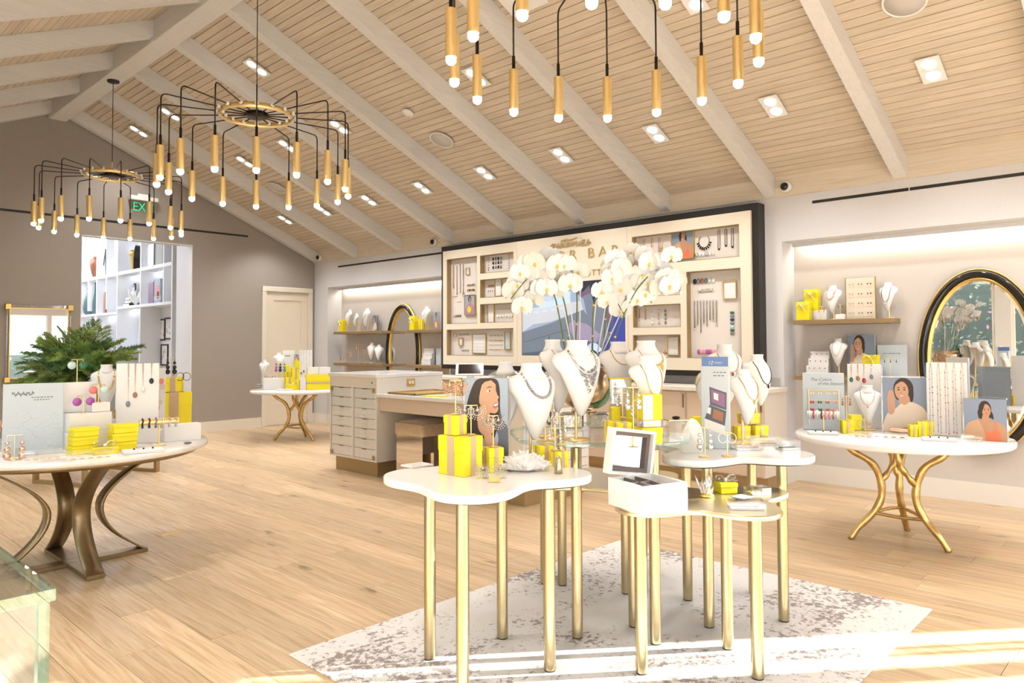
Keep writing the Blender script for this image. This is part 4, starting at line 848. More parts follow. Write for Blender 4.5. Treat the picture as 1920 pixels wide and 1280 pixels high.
    for i, (nm, pts) in enumerate(L): put(nm, base[nm], pts, i+1)
    k = len(L)+1; e = fs
    if kind == 'profile':
        put('eye', 'ink_pale', ell(0.565, 0.852, 0.045, 0.014), k); put('iris', 'hair', ell(0.58, 0.854, 0.018, 0.013, 8), k+1); put('brow', 'hair', [(0.5, 0.885), (0.57, 0.905), (0.65, 0.9), (0.57, 0.895)], k); put('lips', 'lip', ell(0.72, 0.69, 0.065, 0.032, 12, 0.2), k); put('teeth', 'ink_pale', ell(0.725, 0.698, 0.05, 0.012, 10, 0.2), k+1)
    else:
        for s in (-1, 1): put('eye', 'hair', ell(fx+s*e*0.42, fy+e*0.2, e*0.17, e*0.08, 8), k); put('brow', 'hair', ell(fx+s*e*0.43, fy+e*0.48, e*0.24, e*0.05, 8), k)
        put('nose', 'skin_dark', [(fx-e*0.12, fy-e*0.25), (fx+e*0.12, fy-e*0.25), (fx, fy-e*0.1)], k); put('lips', 'lip', ell(fx, fy-e*0.62, e*(0.42 if kind == 'smile' else 0.28), e*0.13, 10), k)
        if kind == 'smile': put('teeth', 'ink_pale', ell(fx, fy-e*0.6, e*0.34, e*0.07, 10), k+1)
def wall_portrait(k, fx, fz, w_, h_, kind, lab):
    y, z = inH(k, fx, fz); t = thing('portrait_print', lab, 'picture', (RB-0.02, y, z), R(-90)); f = MB()
    for (a0, a1, c0, c1) in ((-w_/2-0.006, w_/2+0.006, -0.006, 0), (-w_/2-0.006, w_/2+0.006, h_, h_+0.006), (-w_/2-0.006, -w_/2, 0, h_), (w_/2, w_/2+0.006, 0, h_)): f.box(a0, a1, -0.008, 0.018, c0, c1)
    f.build('gold_frame', 'gold', t); MB().box(-w_/2, w_/2, 0.0, 0.016, 0, h_).build('backing', 'white_card', t); portrait(t, w_, h_, kind)
wall_portrait('A', 0.80, 0.13, 0.20, 0.27, 'mauve', 'framed portrait of a woman in mauve holding yellow flowers, tall left recess')
wall_portrait('D', 0.51, 0.10, 0.26, 0.36, 'coral', 'framed portrait of a woman in a coral top in the top right recess')
# ================================================================ low cabinets under the display wall
CX, CY0, CY1 = 6.63, 3.0, 7.95
sp_ = tag(MB().box(W-0.02, W, 3.06, CY1, 0.957, 1.043).build('backsplash', 'grey_counter'), 'grey glossy backsplash strip below the black display wall', 'backsplash')
ct = tag(MB().cbox(CX-0.03, W-0.021, CY0-0.02, CY1, 0.912, 0.956, 0.004).build('countertop', 'cabinet'), 'long cream countertop below the display wall', 'countertop')
nC = 6; cwid = (CY1-CY0)/nC
for i in range(nC):
    y0 = CY0+i*cwid
    t = thing('drawer_cabinet', 'tan drawer cabinet under the display wall, %s from its right end' % ('first', 'second', 'third', 'fourth', 'fifth', 'sixth')[i], 'cabinet', (CX, y0, 0), 0, 'tan cabinets under the display wall')
    MB().box(0.02, W-CX-0.002, 0.001, cwid-0.001, 0.12, 0.911).build('body', 'cabinet', t); MB().box(0.07, W-CX-0.016, 0.0, cwid, 0.0, 0.12).build('kick_base', 'bronze_flat', t)
    for (za_, zb_) in ((0.60, 0.90), (0.13, 0.59)):
        d_ = MB().cbox(0.0, 0.02, 0.012, cwid-0.012, za_, zb_, 0.003).build('drawer_front', 'cabinet_tan', t)
        MB().box(-0.008, 0.0, 0.02, 0.035, zb_-0.16, zb_-0.02).build('pull', 'bronze', d_)

# ================================================================ the service island: tall unit, desk, low unit
IX0, IX1 = 4.61, 5.52
t = thing('drawer_tower', 'tall cream unit with two columns of glass fronted drawers on a bronze plinth', 'cabinet', (IX0, 6.30, 0))
ty = 0.88
MB().box(0.05, IX1-IX0-0.05, 0.05, ty-0.05, 0, 0.158).build('plinth', 'bronze_flat', t)
b = MB().box(0.03, IX1-IX0, 0, ty, 0.158, 1.04); b.box(0, 0.03, 0, 0.022, 0.158, 1.04).box(0, 0.03, ty-0.022, ty, 0.158, 1.04).box(0, 0.03, 0.022, ty-0.022, 0.158, 0.178).box(0, 0.03, 0.022, ty-0.022, 0.93, 0.95).box(0, 0.03, ty/2-0.018, ty/2+0.018, 0.178, 0.93).box(0.008, 0.03, 0.022, ty-0.022, 0.95, 1.04)
b.build('body', 'cabinet', t)
MB().cbox(-0.014, IX1-IX0+0.01, -0.004, ty+0.02, 1.041, 1.081, 0.004).build('top', 'white_top', t)
lk = MB().cyl((0.008, 0.09, 0.99), (0.003, 0.09, 0.99), 0.011, None, 12).build('lock', 'silver', t)
for c_ in range(2):
    ya = 0.026+c_*(ty/2-0.006); yb = ya+ty/2-0.048
    for r_ in range(7):
        z0 = 0.182+r_*0.1065
        d_ = MB().cbox(0.006, 0.03, ya+0.006, yb-0.006, z0, z0+0.101, 0.002).build('drawer', 'cabinet_face', t)
        MB().box(-0.004, 0.006, (ya+yb)/2-0.035, (ya+yb)/2+0.035, z0+0.096, z0+0.103).build('pull', 'bronze', d_)
    g_ = MB().box(-0.008, -0.006, ya+0.002, yb-0.002, 0.182, 0.928).build('glass_door', 'pane', t)
    for (yy, zz) in (((ya, 0.18), (ya, 0.885)) if c_ == 0 else ((yb-0.04, 0.18), (yb-0.04, 0.885))):
        MB().box(-0.010, -0.004, yy, yy+0.04, zz, zz+0.045).build('hinge', 'bronze_flat', g_)
ot = MB().box(0, 0.11, -0.008, 0, 0.94, 1.02)
o_ = ot.build('outlet_plate', 'gold', t, (0.40, 0, 0))
for k in (0, 1):
    so_ = MB().cyl((0.034+0.042*k, -0.008, 0.98), (0.034+0.042*k, -0.011, 0.98), 0.018, None, 14).build('socket', 'white_plastic', o_)
t = thing('service_desk', 'cream desk top spanning between the two drawer units', 'desk', (IX0, 4.20, 0))
MB().cbox(-0.02, IX1-IX0, -0.02, 2.098, 0.845, 0.882, 0.004).build('desk_top', 'white_top', t); MB().box(0.03, IX1-IX0-0.03, 0.73, 2.09, 0.70, 0.844).build('apron', 'cabinet_tan', t); MB().box(IX1-IX0-0.05, IX1-IX0-0.02, 0.73, 2.09, 0.0, 0.70).build('modesty_panel', 'cabinet_tan', t)
t = thing('low_drawer_unit', 'cream low unit with shallow drawers behind the white clover table', 'cabinet', (IX0, 4.20, 0))
MB().box(0.05, IX1-IX0-0.05, 0.05, 0.68, 0, 0.158).build('plinth', 'bronze_flat', t)
MB().box(0, IX1-IX0, 0.016, 0.72, 0.158, 0.843).build('body', 'cabinet', t)
for c_ in range(2):
    x0 = 0.03+c_*0.44
    for r_ in range(8):
        z0 = 0.185+r_*0.08; d_ = MB().cbox(x0, x0+0.41, 0.0, 0.015, z0, z0+0.073, 0.002).build('drawer', 'cabinet_face', t); MB().box(x0+0.17, x0+0.24, -0.008, 0.0, z0+0.064, z0+0.072).build('pull', 'bronze', d_)
    for zz in (0.17, 0.79): MB().box(x0-0.015 if c_ == 0 else x0+0.39, x0+0.025 if c_ == 0 else x0+0.43, -0.004, 0.0, zz, zz+0.045).build('hinge', 'bronze_flat', t)
# things on the island
t = thing('tray', 'flat gold tray on the service desk', 'tray', (4.88, 5.98, 0.8825)); MB().box(-0.2, 0.42, -0.22, 0.22, 0, 0.004).box(-0.2, -0.19, -0.22, 0.22, 0, 0.018).box(0.41, 0.42, -0.22, 0.22, 0, 0.018).box(-0.2, 0.42, -0.22, -0.21, 0, 0.018).box(-0.2, 0.42, 0.21, 0.22, 0, 0.018).build('tray_body', 'gold_leaf', t)
tag(MB().cbox(-0.07, 0.07, -0.12, 0.12, 0, 0.006, 0.002).build('pouch', 'yellow', None, (4.76, 5.52, 0.8825), R(20)), 'flat yellow pouch on the front of the service desk', 'pouch')
t = thing('tablet_stand', 'white tablet with dark screen on an angled stand behind the desk', 'tablet', (5.40, 5.72, 0.8825), R(-45))
MB().box(-0.09, 0.09, -0.01, 0.10, 0, 0.008).build('base', 'white_plastic', t); MB().add([(-0.035, 0.03, 0.008), (0.035, 0.03, 0.008), (0.035, 0.06, 0.008), (-0.035, 0.06, 0.008), (-0.035, 0.02, 0.20), (0.035, 0.02, 0.20), (0.035, 0.07, 0.22), (-0.035, 0.07, 0.22)], [(0, 1, 5, 4), (1, 2, 6, 5), (2, 3, 7, 6), (3, 0, 4, 7), (4, 5, 6, 7)]).build('support', 'white_plastic', t)
tb = MB().cbox(-0.15, 0.15, -0.105, 0.105, 0, 0.012, 0.004).build('tablet', 'white_plastic', t, (0, 0.045, 0.235), (R(35), 0, 0)); MB().box(-0.12, 0.12, -0.085, 0.085, 0.012, 0.0125).build('screen', 'screen_dark', tb)
t = thing('chain_rack', 'low gold rack hung with yellow and white tassels on the service desk', 'jewellery rack', (5.02, 5.15, 0.8825), R(-90))
MB().cyl((-0.32, 0, 0), (-0.32, 0, 0.17), 0.006).cyl((0.32, 0, 0), (0.32, 0, 0.17), 0.006).cyl((-0.32, 0, 0.17), (0.32, 0, 0.17), 0.006).build('rail', 'gold', t); MB().box(-0.34, 0.34, -0.06, 0.10, 0, 0.01).build('base', 'gold_leaf', t)
for k in range(12):
    x_ = -0.28+k*0.05; ts = MB().lathe([(0.001, 0.0), (0.016, 0.002), (0.010, 0.08), (0.005, 0.12), (0.004, 0.155), (0.001, 0.155)], 8, (x_, 0, 0.012)).build('tassel', ('gold_leaf', 'yellow_dark', 'gold_leaf', 'white_card')[k % 4], t)
    MB().ball((x_, 0, 0.168), 0.009, 6, 5).build('hook', 'dark_metal', ts)
# stool
t = thing('stool', 'tan hide cushion stool on a clear mirrored block base by the service desk', 'stool', (4.70, 5.66, 0))
b = MB(); n = 10
def pillow(x0, x1, y0, y1, z0, z1, puff, n=10):
    m_ = MB(); g = [[None]*(n+1) for _ in range(n+1)]; vs = []
    for i in range(n+1):
        for j in range(n+1):
            u, v_ = i/n*2-1, j/n*2-1; e = (1-abs(u)**6)*(1-abs(v_)**6); g[i][j] = len(vs); vs.append((x0+(x1-x0)*i/n, y0+(y1-y0)*j/n, z1-puff*(1-e)))
    nb_ = len(vs); vs2 = [(x, y, z0) for x, y, z in vs]
    f = [(g[i][j], g[i+1][j], g[i+1][j+1], g[i][j+1]) for i in range(n) for j in range(n)]
    ring = [g[i][0] for i in range(n)]+[g[n][j] for j in range(n)]+[g[i][n] for i in range(n, 0, -1)]+[g[0][j] for j in range(n, 0, -1)]
    f += [(ring[k], nb_+ring[k], nb_+ring[(k+1) % len(ring)], ring[(k+1) % len(ring)])[::-1] for k in range(len(ring))]
    return m_.add(vs+vs2, f, True)
pillow(-0.01, 0.43, -0.01, 0.43, 0.47, 0.62, 0.03).build('cushion', 'cowhide', t)
MB().box(0, 0.42, 0, 0.42, 0.0, 0.469).build('block_base', 'mirror_tint', t)

# ================================================================ niche shelves, LED coves, oval mirrors
def shelf(lab, y0, y1, z):
    t = thing('wall_shelf', lab, 'shelf', (7.17, y0, z-0.045), 0, 'bronze niche shelves'); L_ = y1-y0
    MB().cbox(0, NB-7.17-0.001, 0, L_, 0, 0.045, 0.003).build('plank', 'shelf_bronze', t)
for lab, y0, y1, z in (('upper bronze shelf in the right niche', 2.03, 2.93, 1.617), ('lower bronze shelf in the right niche', 2.03, 2.93, 1.075), ('upper bronze shelf at the far end of the left niche', 9.66, 11.06, 1.617), ('lower bronze shelf at the far end of the left niche', 9.66, 11.06, 1.075), ('upper bronze shelf beside the display wall', 8.02, 9.02, 1.617), ('lower bronze shelf beside the display wall', 8.02, 9.02, 1.075)): shelf(lab, y0, y1, z)
for (a, b_), lab in ((N1, 'warm LED strip hidden along the top of the left niche'), (N2, 'warm LED strip hidden along the top of the right niche')):
    t = thing('led_strip', lab, 'light', (7.38, a+0.06, NZ)); MB().box(0, 0.04, 0, b_-a-0.12, -0.012, -0.001).build('diffuser', 'led', t); MB().box(-0.025, -0.013, -0.04, b_-a-0.08, -0.04, -0.0005).build('valance', 'wall_white', t)
    l = bpy.data.lights.new('cove_light', 'AREA'); l.shape = 'RECTANGLE'; l.size = 0.05; l.size_y = b_-a-0.24; l.energy = 13*(b_-a)/3.5; l.color = (1, 0.93, 0.83)
    o = bpy.data.objects.new('cove_light', l); COL.objects.link(o); o.parent = t; o.location = (0.02, (b_-a-0.12)/2, -0.016); o.rotation_euler = (0, R(-8), 0)
def oval_mirror(lab, y, z, ry, rz):
    t = thing('oval_mirror', lab, 'mirror', (NB, y, z), 0, 'oval niche mirrors'); n = 56
    def ring(r0, x, k): a = 2*PI*k/n; return (x, (ry-r0)*math.cos(a), (rz-r0)*math.sin(a))
    def band(prof): # closed profile of (inset, x)
        m_ = MB(); q = len(prof); m_.add([ring(r0, x, k) for (r0, x) in prof for k in range(n)], [(i*n+k, ((i+1) % q)*n+k, ((i+1) % q)*n+(k+1) % n, i*n+(k+1) % n) for i in range(q) for k in range(n)], True); return m_
    band([(0.012, -0.001), (0.012, -0.045), (0.03, -0.07), (0.06, -0.07), (0.078, -0.045), (0.078, -0.001)]).build('black_ring', 'gloss_black', t)
    band([(0.0, -0.001), (0.0, -0.045), (0.012, -0.045), (0.012, -0.001)]).build('outer_gold_edge', 'gold', t); band([(0.078, -0.001), (0.078, -0.05), (0.094, -0.05), (0.094, -0.001)]).build('inner_gold_edge', 'gold', t)
    g = MB(); g.add([ring(0.093, -0.016, k) for k in range(n)]+[ring(0.12, -0.020, k) for k in range(n)], [(k, n+k, n+(k+1) % n, (k+1) % n) for k in range(n)]+[tuple(range(n, 2*n))]); g.build('glass', 'mirror', t)
oval_mirror('large oval mirror with black and gold frame behind the round table at right', 1.40, 1.225, 0.485, 0.81)
oval_mirror('oval mirror with black and gold frame between the left niche shelves', 9.42, 1.235, 0.44, 0.82)
# rectangular mirror and bench on the far wall
a, b = onY(9, 569, D), onY(133, 713, D); mw, mh = b.x-a.x, a.z-b.z
t = thing('rectangular_mirror', 'rectangular wall mirror with clear rods and gold corners on the taupe wall', 'mirror', ((a.x+b.x)/2, D, b.z))
MB().box(-mw/2+0.06, mw/2-0.06, -0.02, -0.002, 0.06, mh-0.06).build('glass', 'mirror', t)
for s in (-1, 1):
    MB().cyl((s*(mw/2-0.025), -0.025, 0.05), (s*(mw/2-0.025), -0.025, mh-0.05), 0.02, None, 10).build('clear_rod', 'acrylic', t); MB().cyl((-mw/2+0.05, -0.025, mh/2+s*(mh/2-0.025)), (mw/2-0.05, -0.025, mh/2+s*(mh/2-0.025)), 0.02, None, 10).build('clear_rod', 'acrylic', t)
    for k in (0, 1): MB().cbox(s*(mw/2-0.03)-0.035, s*(mw/2-0.03)+0.035, -0.06, -0.001, k*(mh-0.075), k*(mh-0.075)+0.075, 0.006).build('gold_corner', 'gold', t)
f = MB(); e = 0.06
for (p, q, u_, v_) in ((-mw/2+e-0.012, -mw/2+e, e, mh-e), (mw/2-e, mw/2-e+0.012, e, mh-e), (-mw/2+e, mw/2-e, e-0.012, e), (-mw/2+e, mw/2-e, mh-e, mh-e+0.012)): f.box(p, q, -0.03, -0.002, u_, v_)
f.build('inner_frame', 'gold', t)
t = thing('display_bench', 'low display bench with bronze rectangular sled legs behind the marble table', 'bench', (2.66, 8.55, 0), R(24))
for x_ in (-0.45, 0.45):
    m_ = MB()
    for (u0, u1, v0, v1) in ((-0.35, 0.35, 0, 0.035), (-0.35, 0.35, 0.40, 0.435), (-0.35, -0.315, 0.035, 0.40), (0.315, 0.35, 0.035, 0.40)): m_.box(x_-0.025, x_+0.025, u0, u1, v0, v1)
    m_.build('sled_leg', 'bronze_flat', t)
MB().cbox(-0.52, 0.52, -0.38, 0.38, 0.436, 0.47, 0.004).build('bench_top', 'marble', t)
fp = thing('floor_outlet', 'small brass outlet plate set in the floor near the marble table', 'outlet', (2.235, 5.61, 0), R(8)); MB().cbox(-0.085, 0.085, -0.032, 0.032, 0, 0.004, 0.002).build('plate', 'gold', fp)

# ================================================================ tables
def branch_table(lab, c, zt, r, feet, grp, rot=0):
    t = thing('branch_table', lab, 'table', (c[0], c[1], 0), 0, grp)
    n = 48
    MB().lathe([(r-0.03, zt-0.045), (r-0.004, zt-0.04), (r, zt-0.03), (r, zt-0.008), (r-0.006, zt), (0.001, zt)], n).build('table_top', 'white_top', t)
    knees = []
    for i, (fx, fy) in enumerate(feet):
        fx -= c[0]; fy -= c[1]; L_ = math.hypot(fx, fy); ux, uy = fx/L_, fy/L_; sg = (-1, 1, 0.45)[i]; px_, py_ = CR.x*sg, CR.y*sg
        def Q(rad, side, z): return (ux*rad+px_*side, uy*rad+py_*side, z)
        q = random.Random(i+3)
        zl = zt-0.045
        main = [Q(L_, 0, 0.0), Q(L_*0.9, -0.03, 0.09), Q(L_*0.66, -0.045, 0.19), Q(L_*0.58, -0.075, 0.30), Q(L_*0.58, -0.07, 0.42), Q(L_*0.66, -0.04, 0.54), Q(L_*0.85, 0.02, 0.62), Q(L_*0.98, 0.055, zl)]
        MB().tube(smooth_path(main, 5), [0.020+0.0018*math.sin(k*1.1+i)+0.006*math.sin(PI*k/35) for k in range(36)], 9).build('branch_leg', 'gold_leaf', t)
        fork = [Q(L_*0.58, -0.07, 0.40), Q(L_*0.6, -0.13, 0.47), Q(L_*0.62, -0.185, 0.54), Q(L_*0.62, -0.21, 0.62), Q(L_*0.62, -0.215, zl)]
        MB().tube(smooth_path(fork, 5), [0.02-0.004*math.sin(k*1.3) for k in range(21)], 8).build('forked_branch', 'gold_leaf', t)
        knees.append(Q(L_*0.66, -0.045, 0.19))
    for i in range(3):
        a_, b_ = Vector(knees[i]), Vector(knees[(i+1) % 3]); m_ = (a_+b_)/2+Vector((0.01, -0.01, 0.012*(i-1)))
        MB().tube(smooth_path([a_, m_, b_], 5), 0.012, 7).build('stretcher', 'gold_leaf', t)
    return t
RT = (5.67, 1.57); RTZ = 0.74
branch_table('round white table on gold branch legs in front of the right oval mirror', RT, RTZ, 0.69, ((5.458, 1.847), (5.556, 1.249), (5.971, 1.614)), 'branch legged tables')
FT = (5.70, 9.76); FTZ = 0.735
branch_table('round white table on gold branch legs in front of the cream door', FT, FTZ, 0.66, ((5.418, 9.902), (5.772, 9.412), (5.962, 9.933)), 'branch legged tables')
# marble table with curved bronze straps
LT = (1.50, 5.28); LTZ = 0.76; LTR = 0.79
t = thing('pedestal_table', 'large round marble top table on curved bronze strap legs', 'table', (LT[0], LT[1], 0))
MB().lathe([(LTR-0.01, LTZ-0.032), (LTR, LTZ-0.026), (LTR, LTZ-0.006), (LTR-0.006, LTZ), (0.001, LTZ)], 72).build('marble_top', 'marble', t); MB().lathe([(LTR-0.07, LTZ-0.062), (LTR-0.05, LTZ-0.0325), (0.001, LTZ-0.0325)], 64).build('bronze_rim', 'bronze', t)
hw_ = 0.05
for k, (ax, ay) in enumerate(((1, 0), (-1, 0), (0, 1), (0, -1))):
    px_, py_ = -ay, ax; m_ = MB(); n = 20; vs = []
    for i in range(n+1):
        u_ = i/n; z = 0.028+u_*(LTZ-0.09); rad = 0.43-0.27*math.sin(PI*min(1, u_*1.0)**0.92)+0.20*max(0, u_-0.5)**1.6*2; thk = 0.022
        dz = 0.002
        for (dr, s) in ((0, -1), (0, 1), (thk, 1), (thk, -1)): vs.append((ax*(rad-dr)+px_*s*hw_, ay*(rad-dr)+py_*s*hw_, z))
    m_.add(vs, [(4*i+j, 4*i+(j+1) % 4, 4*i+4+(j+1) % 4, 4*i+4+j) for i in range(n) for j in range(4)], True).add(vs, [(0, 3, 2, 1), (4*n, 4*n+1, 4*n+2, 4*n+3)])
    m_.build('strap_leg', 'bronze', t)
MB().cbox(-0.44, 0.44, -hw_, hw_, 0, 0.028, 0.003).build('base_bar', 'bronze', t); MB().cbox(-hw_, hw_, -0.44, -hw_, 0, 0.028, 0.003).cbox(-hw_, hw_, hw_, 0.44, 0, 0.028, 0.003).build('base_bar', 'bronze', t)
# clover tables
def clover(lobes, c, k=0.16, n=96):
    """smooth lobed outline: boundary of a blend of discs, as polar radius around c"""
    out = []
    for i in range(n):
        a = 2*PI*i/n; d = Vector((math.cos(a), math.sin(a))); lo, hi = 0.0, 1.5
        def F(r_):
            p = Vector(c)+d*r_; return sum(math.exp(-((p-Vector(l[:2])).length_squared)/(l[2]**2)*math.log(2.0)) for l in lobes)-0.5
        r_ = 0.0; best = 0.05
        while r_ < 1.2:
            if F(r_) > 0: best = r_
            r_ += 0.004
        out.append((c[0]+d.x*best, c[1]+d.y*best))
    out2 = []
    for i in range(n): p = [out[(i+j) % n] for j in (-2, -1, 0, 1, 2)]; out2.append((sum(q[0] for q in p)/5, sum(q[1] for q in p)/5))
    return out2
def clover_table(lab, lobes, zt, thick, top_mt, legs, under=True, leg_r=0.026, edge=None, grp='clover topped tables with round brass legs'):
    c = (sum(l[0] for l in lobes)/len(lobes), sum(l[1] for l in lobes)/len(lobes)); o = clover(lobes, c); o = [(x-c[0], y-c[1]) for x, y in o]
    t = thing('clover_table', lab, 'table', (c[0], c[1], 0.009), 0, grp); zt -= 0.009
    def ins(d): return [(x*(1-d/max(0.05, math.hypot(x, y))), y*(1-d/max(0.05, math.hypot(x, y)))) for x, y in o]
    n = len(o); rings = [(ins(0.004), zt-thick), (o, zt-thick+0.004), (o, zt-0.004), (ins(0.004), zt)]
    m_ = MB(); vs = [(x, y, z) for ol, z in rings for x, y in ol]
    if edge: m_.mi(1)
    m_.add(vs, [(i*n+k, i*n+(k+1) % n, (i+1)*n+(k+1) % n, (i+1)*n+k) for i in range(3) for k in range(n)], True); m_.mi(0)
    m_.add(vs, [tuple(range(n-1, -1, -1)), tuple(range(3*n, 4*n))])
    m_.build('table_top', [top_mt, edge] if edge else top_mt, t)
    zu = zt-thick
    if under: MB().prism(ins(0.03), zu-0.008, zu-0.0005).build('under_plate', 'dark_metal', t); zu -= 0.008
    for (x, y) in legs:
        l_ = MB().cyl((x-c[0], y-c[1], 0.006), (x-c[0], y-c[1], zu-0.0005), leg_r, None, 20).build('leg', 'brass_pale', t); MB().cyl((x-c[0], y-c[1], 0), (x-c[0], y-c[1], 0.006), leg_r*0.93, None, 16).build('foot_pad', 'black', l_)
    return t
ZA, ZBR, ZG, ZR, ZL = 0.84, 0.69, 0.925, 0.845, 0.60
clover_table('white clover table at left of the nest with yellow boxes on it', [(2.03, 2.45, 0.17), (1.97, 2.07, 0.16), (2.44, 2.03, 0.15), (2.45, 2.40, 0.17), (2.22, 2.22, 0.15)], ZA, 0.032, 'white_top', ((2.13, 2.515), (1.98, 2.14), (2.51, 2.437), (2.402, 2.051)))
clover_table('brass clover table at the front with the white jewellery box', [(2.72, 1.78, 0.13), (2.98, 1.42, 0.14), (3.36, 1.56, 0.15), (3.06, 1.92, 0.15), (3.0, 1.68, 0.15)], ZBR, 0.022, 'brass_top', ((2.645, 1.75), (2.93, 1.37), (3.12, 1.60), (3.05, 2.06)), under=False)
clover_table('white clover table at right of the nest with leaflet stand', [(3.22, 1.82, 0.16), (3.58, 1.54, 0.17), (3.95, 1.82, 0.17), (3.60, 2.08, 0.16), (3.58, 1.8, 0.13)], ZR, 0.032, 'white_top', ((3.56, 2.055), (3.295, 1.786), (3.9, 1.84), (3.616, 1.549)))
clover_table('clear glass clover table in the middle carrying the orchid pot', [(2.86, 2.36, 0.21), (3.16, 2.05, 0.22), (3.45, 2.45, 0.22), (3.1, 2.65, 0.2), (3.15, 2.4, 0.15)], ZG, 0.022, 'glass_sheet', ((2.755, 2.18), (2.945, 1.87), (3.29, 2.71), (3.5, 2.3)), under=False, edge='glass_edge')
clover_table('low brass clover table half hidden behind the white tables', [(3.25, 2.75, 0.16), (3.62, 2.80, 0.17), (3.85, 2.45, 0.16), (3.45, 2.42, 0.17)], ZL, 0.022, 'brass_top', ((3.24, 2.80), (3.86, 2.45), (3.42, 2.36), (3.62, 2.86)), under=False)
# glass display case at the lower left corner
t = thing('glass_case', 'thick glass display case with brass corner legs at the lower left', 'display case', (0, 0, 0))
CZ = 0.86; c1 = onZ(104, 1102, CZ); c2 = onZ(0, 1030, CZ)
t.location = (c1.x, c1.y, 0)
dirY = Vector((0, 1, 0))
MB().cbox(-0.60, 0.0, 0.0, 0.95, CZ-0.028, CZ, 0.003).build('glass_top', 'glass_sheet', t)
ed = MB().box(-0.60, 0.001, -0.001, 0.006, CZ-0.027, CZ-0.001).box(-0.006, 0.001, 0.006, 0.95, CZ-0.027, CZ-0.001); ed.build('polished_edge', 'glass_edge', t)
MB().box(-0.60, -0.03, 0.012, 0.022, 0.10, CZ-0.028).build('front_pane', 'glass_sheet', t); MB().box(-0.022, -0.012, 0.022, 0.94, 0.10, CZ-0.028).build('side_pane', 'glass_sheet', t); MB().box(-0.03, -0.008, 0.008, 0.034, 0.10, CZ-0.028).build('corner_edge', 'glass_edge', t)
MB().cyl((-0.13, 0.045, 0), (-0.13, 0.045, CZ-0.06), 0.010, None, 12).build('brass_post', 'brass_pale', t); MB().cyl((-0.13, 0.045, CZ-0.06), (-0.13, 0.045, CZ-0.029), 0.03, None, 18).build('brass_disc', 'brass_pale', t)
MB().box(-0.60, -0.03, 0.05, 0.93, 0.0, 0.10).build('plinth', 'bronze_flat', t); MB().box(-0.58, -0.03, 0.06, 0.92, 0.10, 0.56).build('inner_block', 'white_card', t)
tag(MB().cbox(-0.20, 0.20, -0.15, 0.15, 0, 0.05, 0.01).build('display_pad', 'linen', None, (c1.x-0.28, c1.y+0.28, 0.56)), 'ivory linen display pad inside the glass case', 'display pad')
t = thing('bracelet', 'row of silver beads lying on the linen pad in the glass case', 'bracelet', (c1.x-0.22, c1.y+0.25, 0.61)); m_ = MB().tube([(-0.1+0.02*k, 0.02*math.sin(k*0.7), 0.006) for k in range(11)], 0.006, 6).build('beads', 'silver', t)
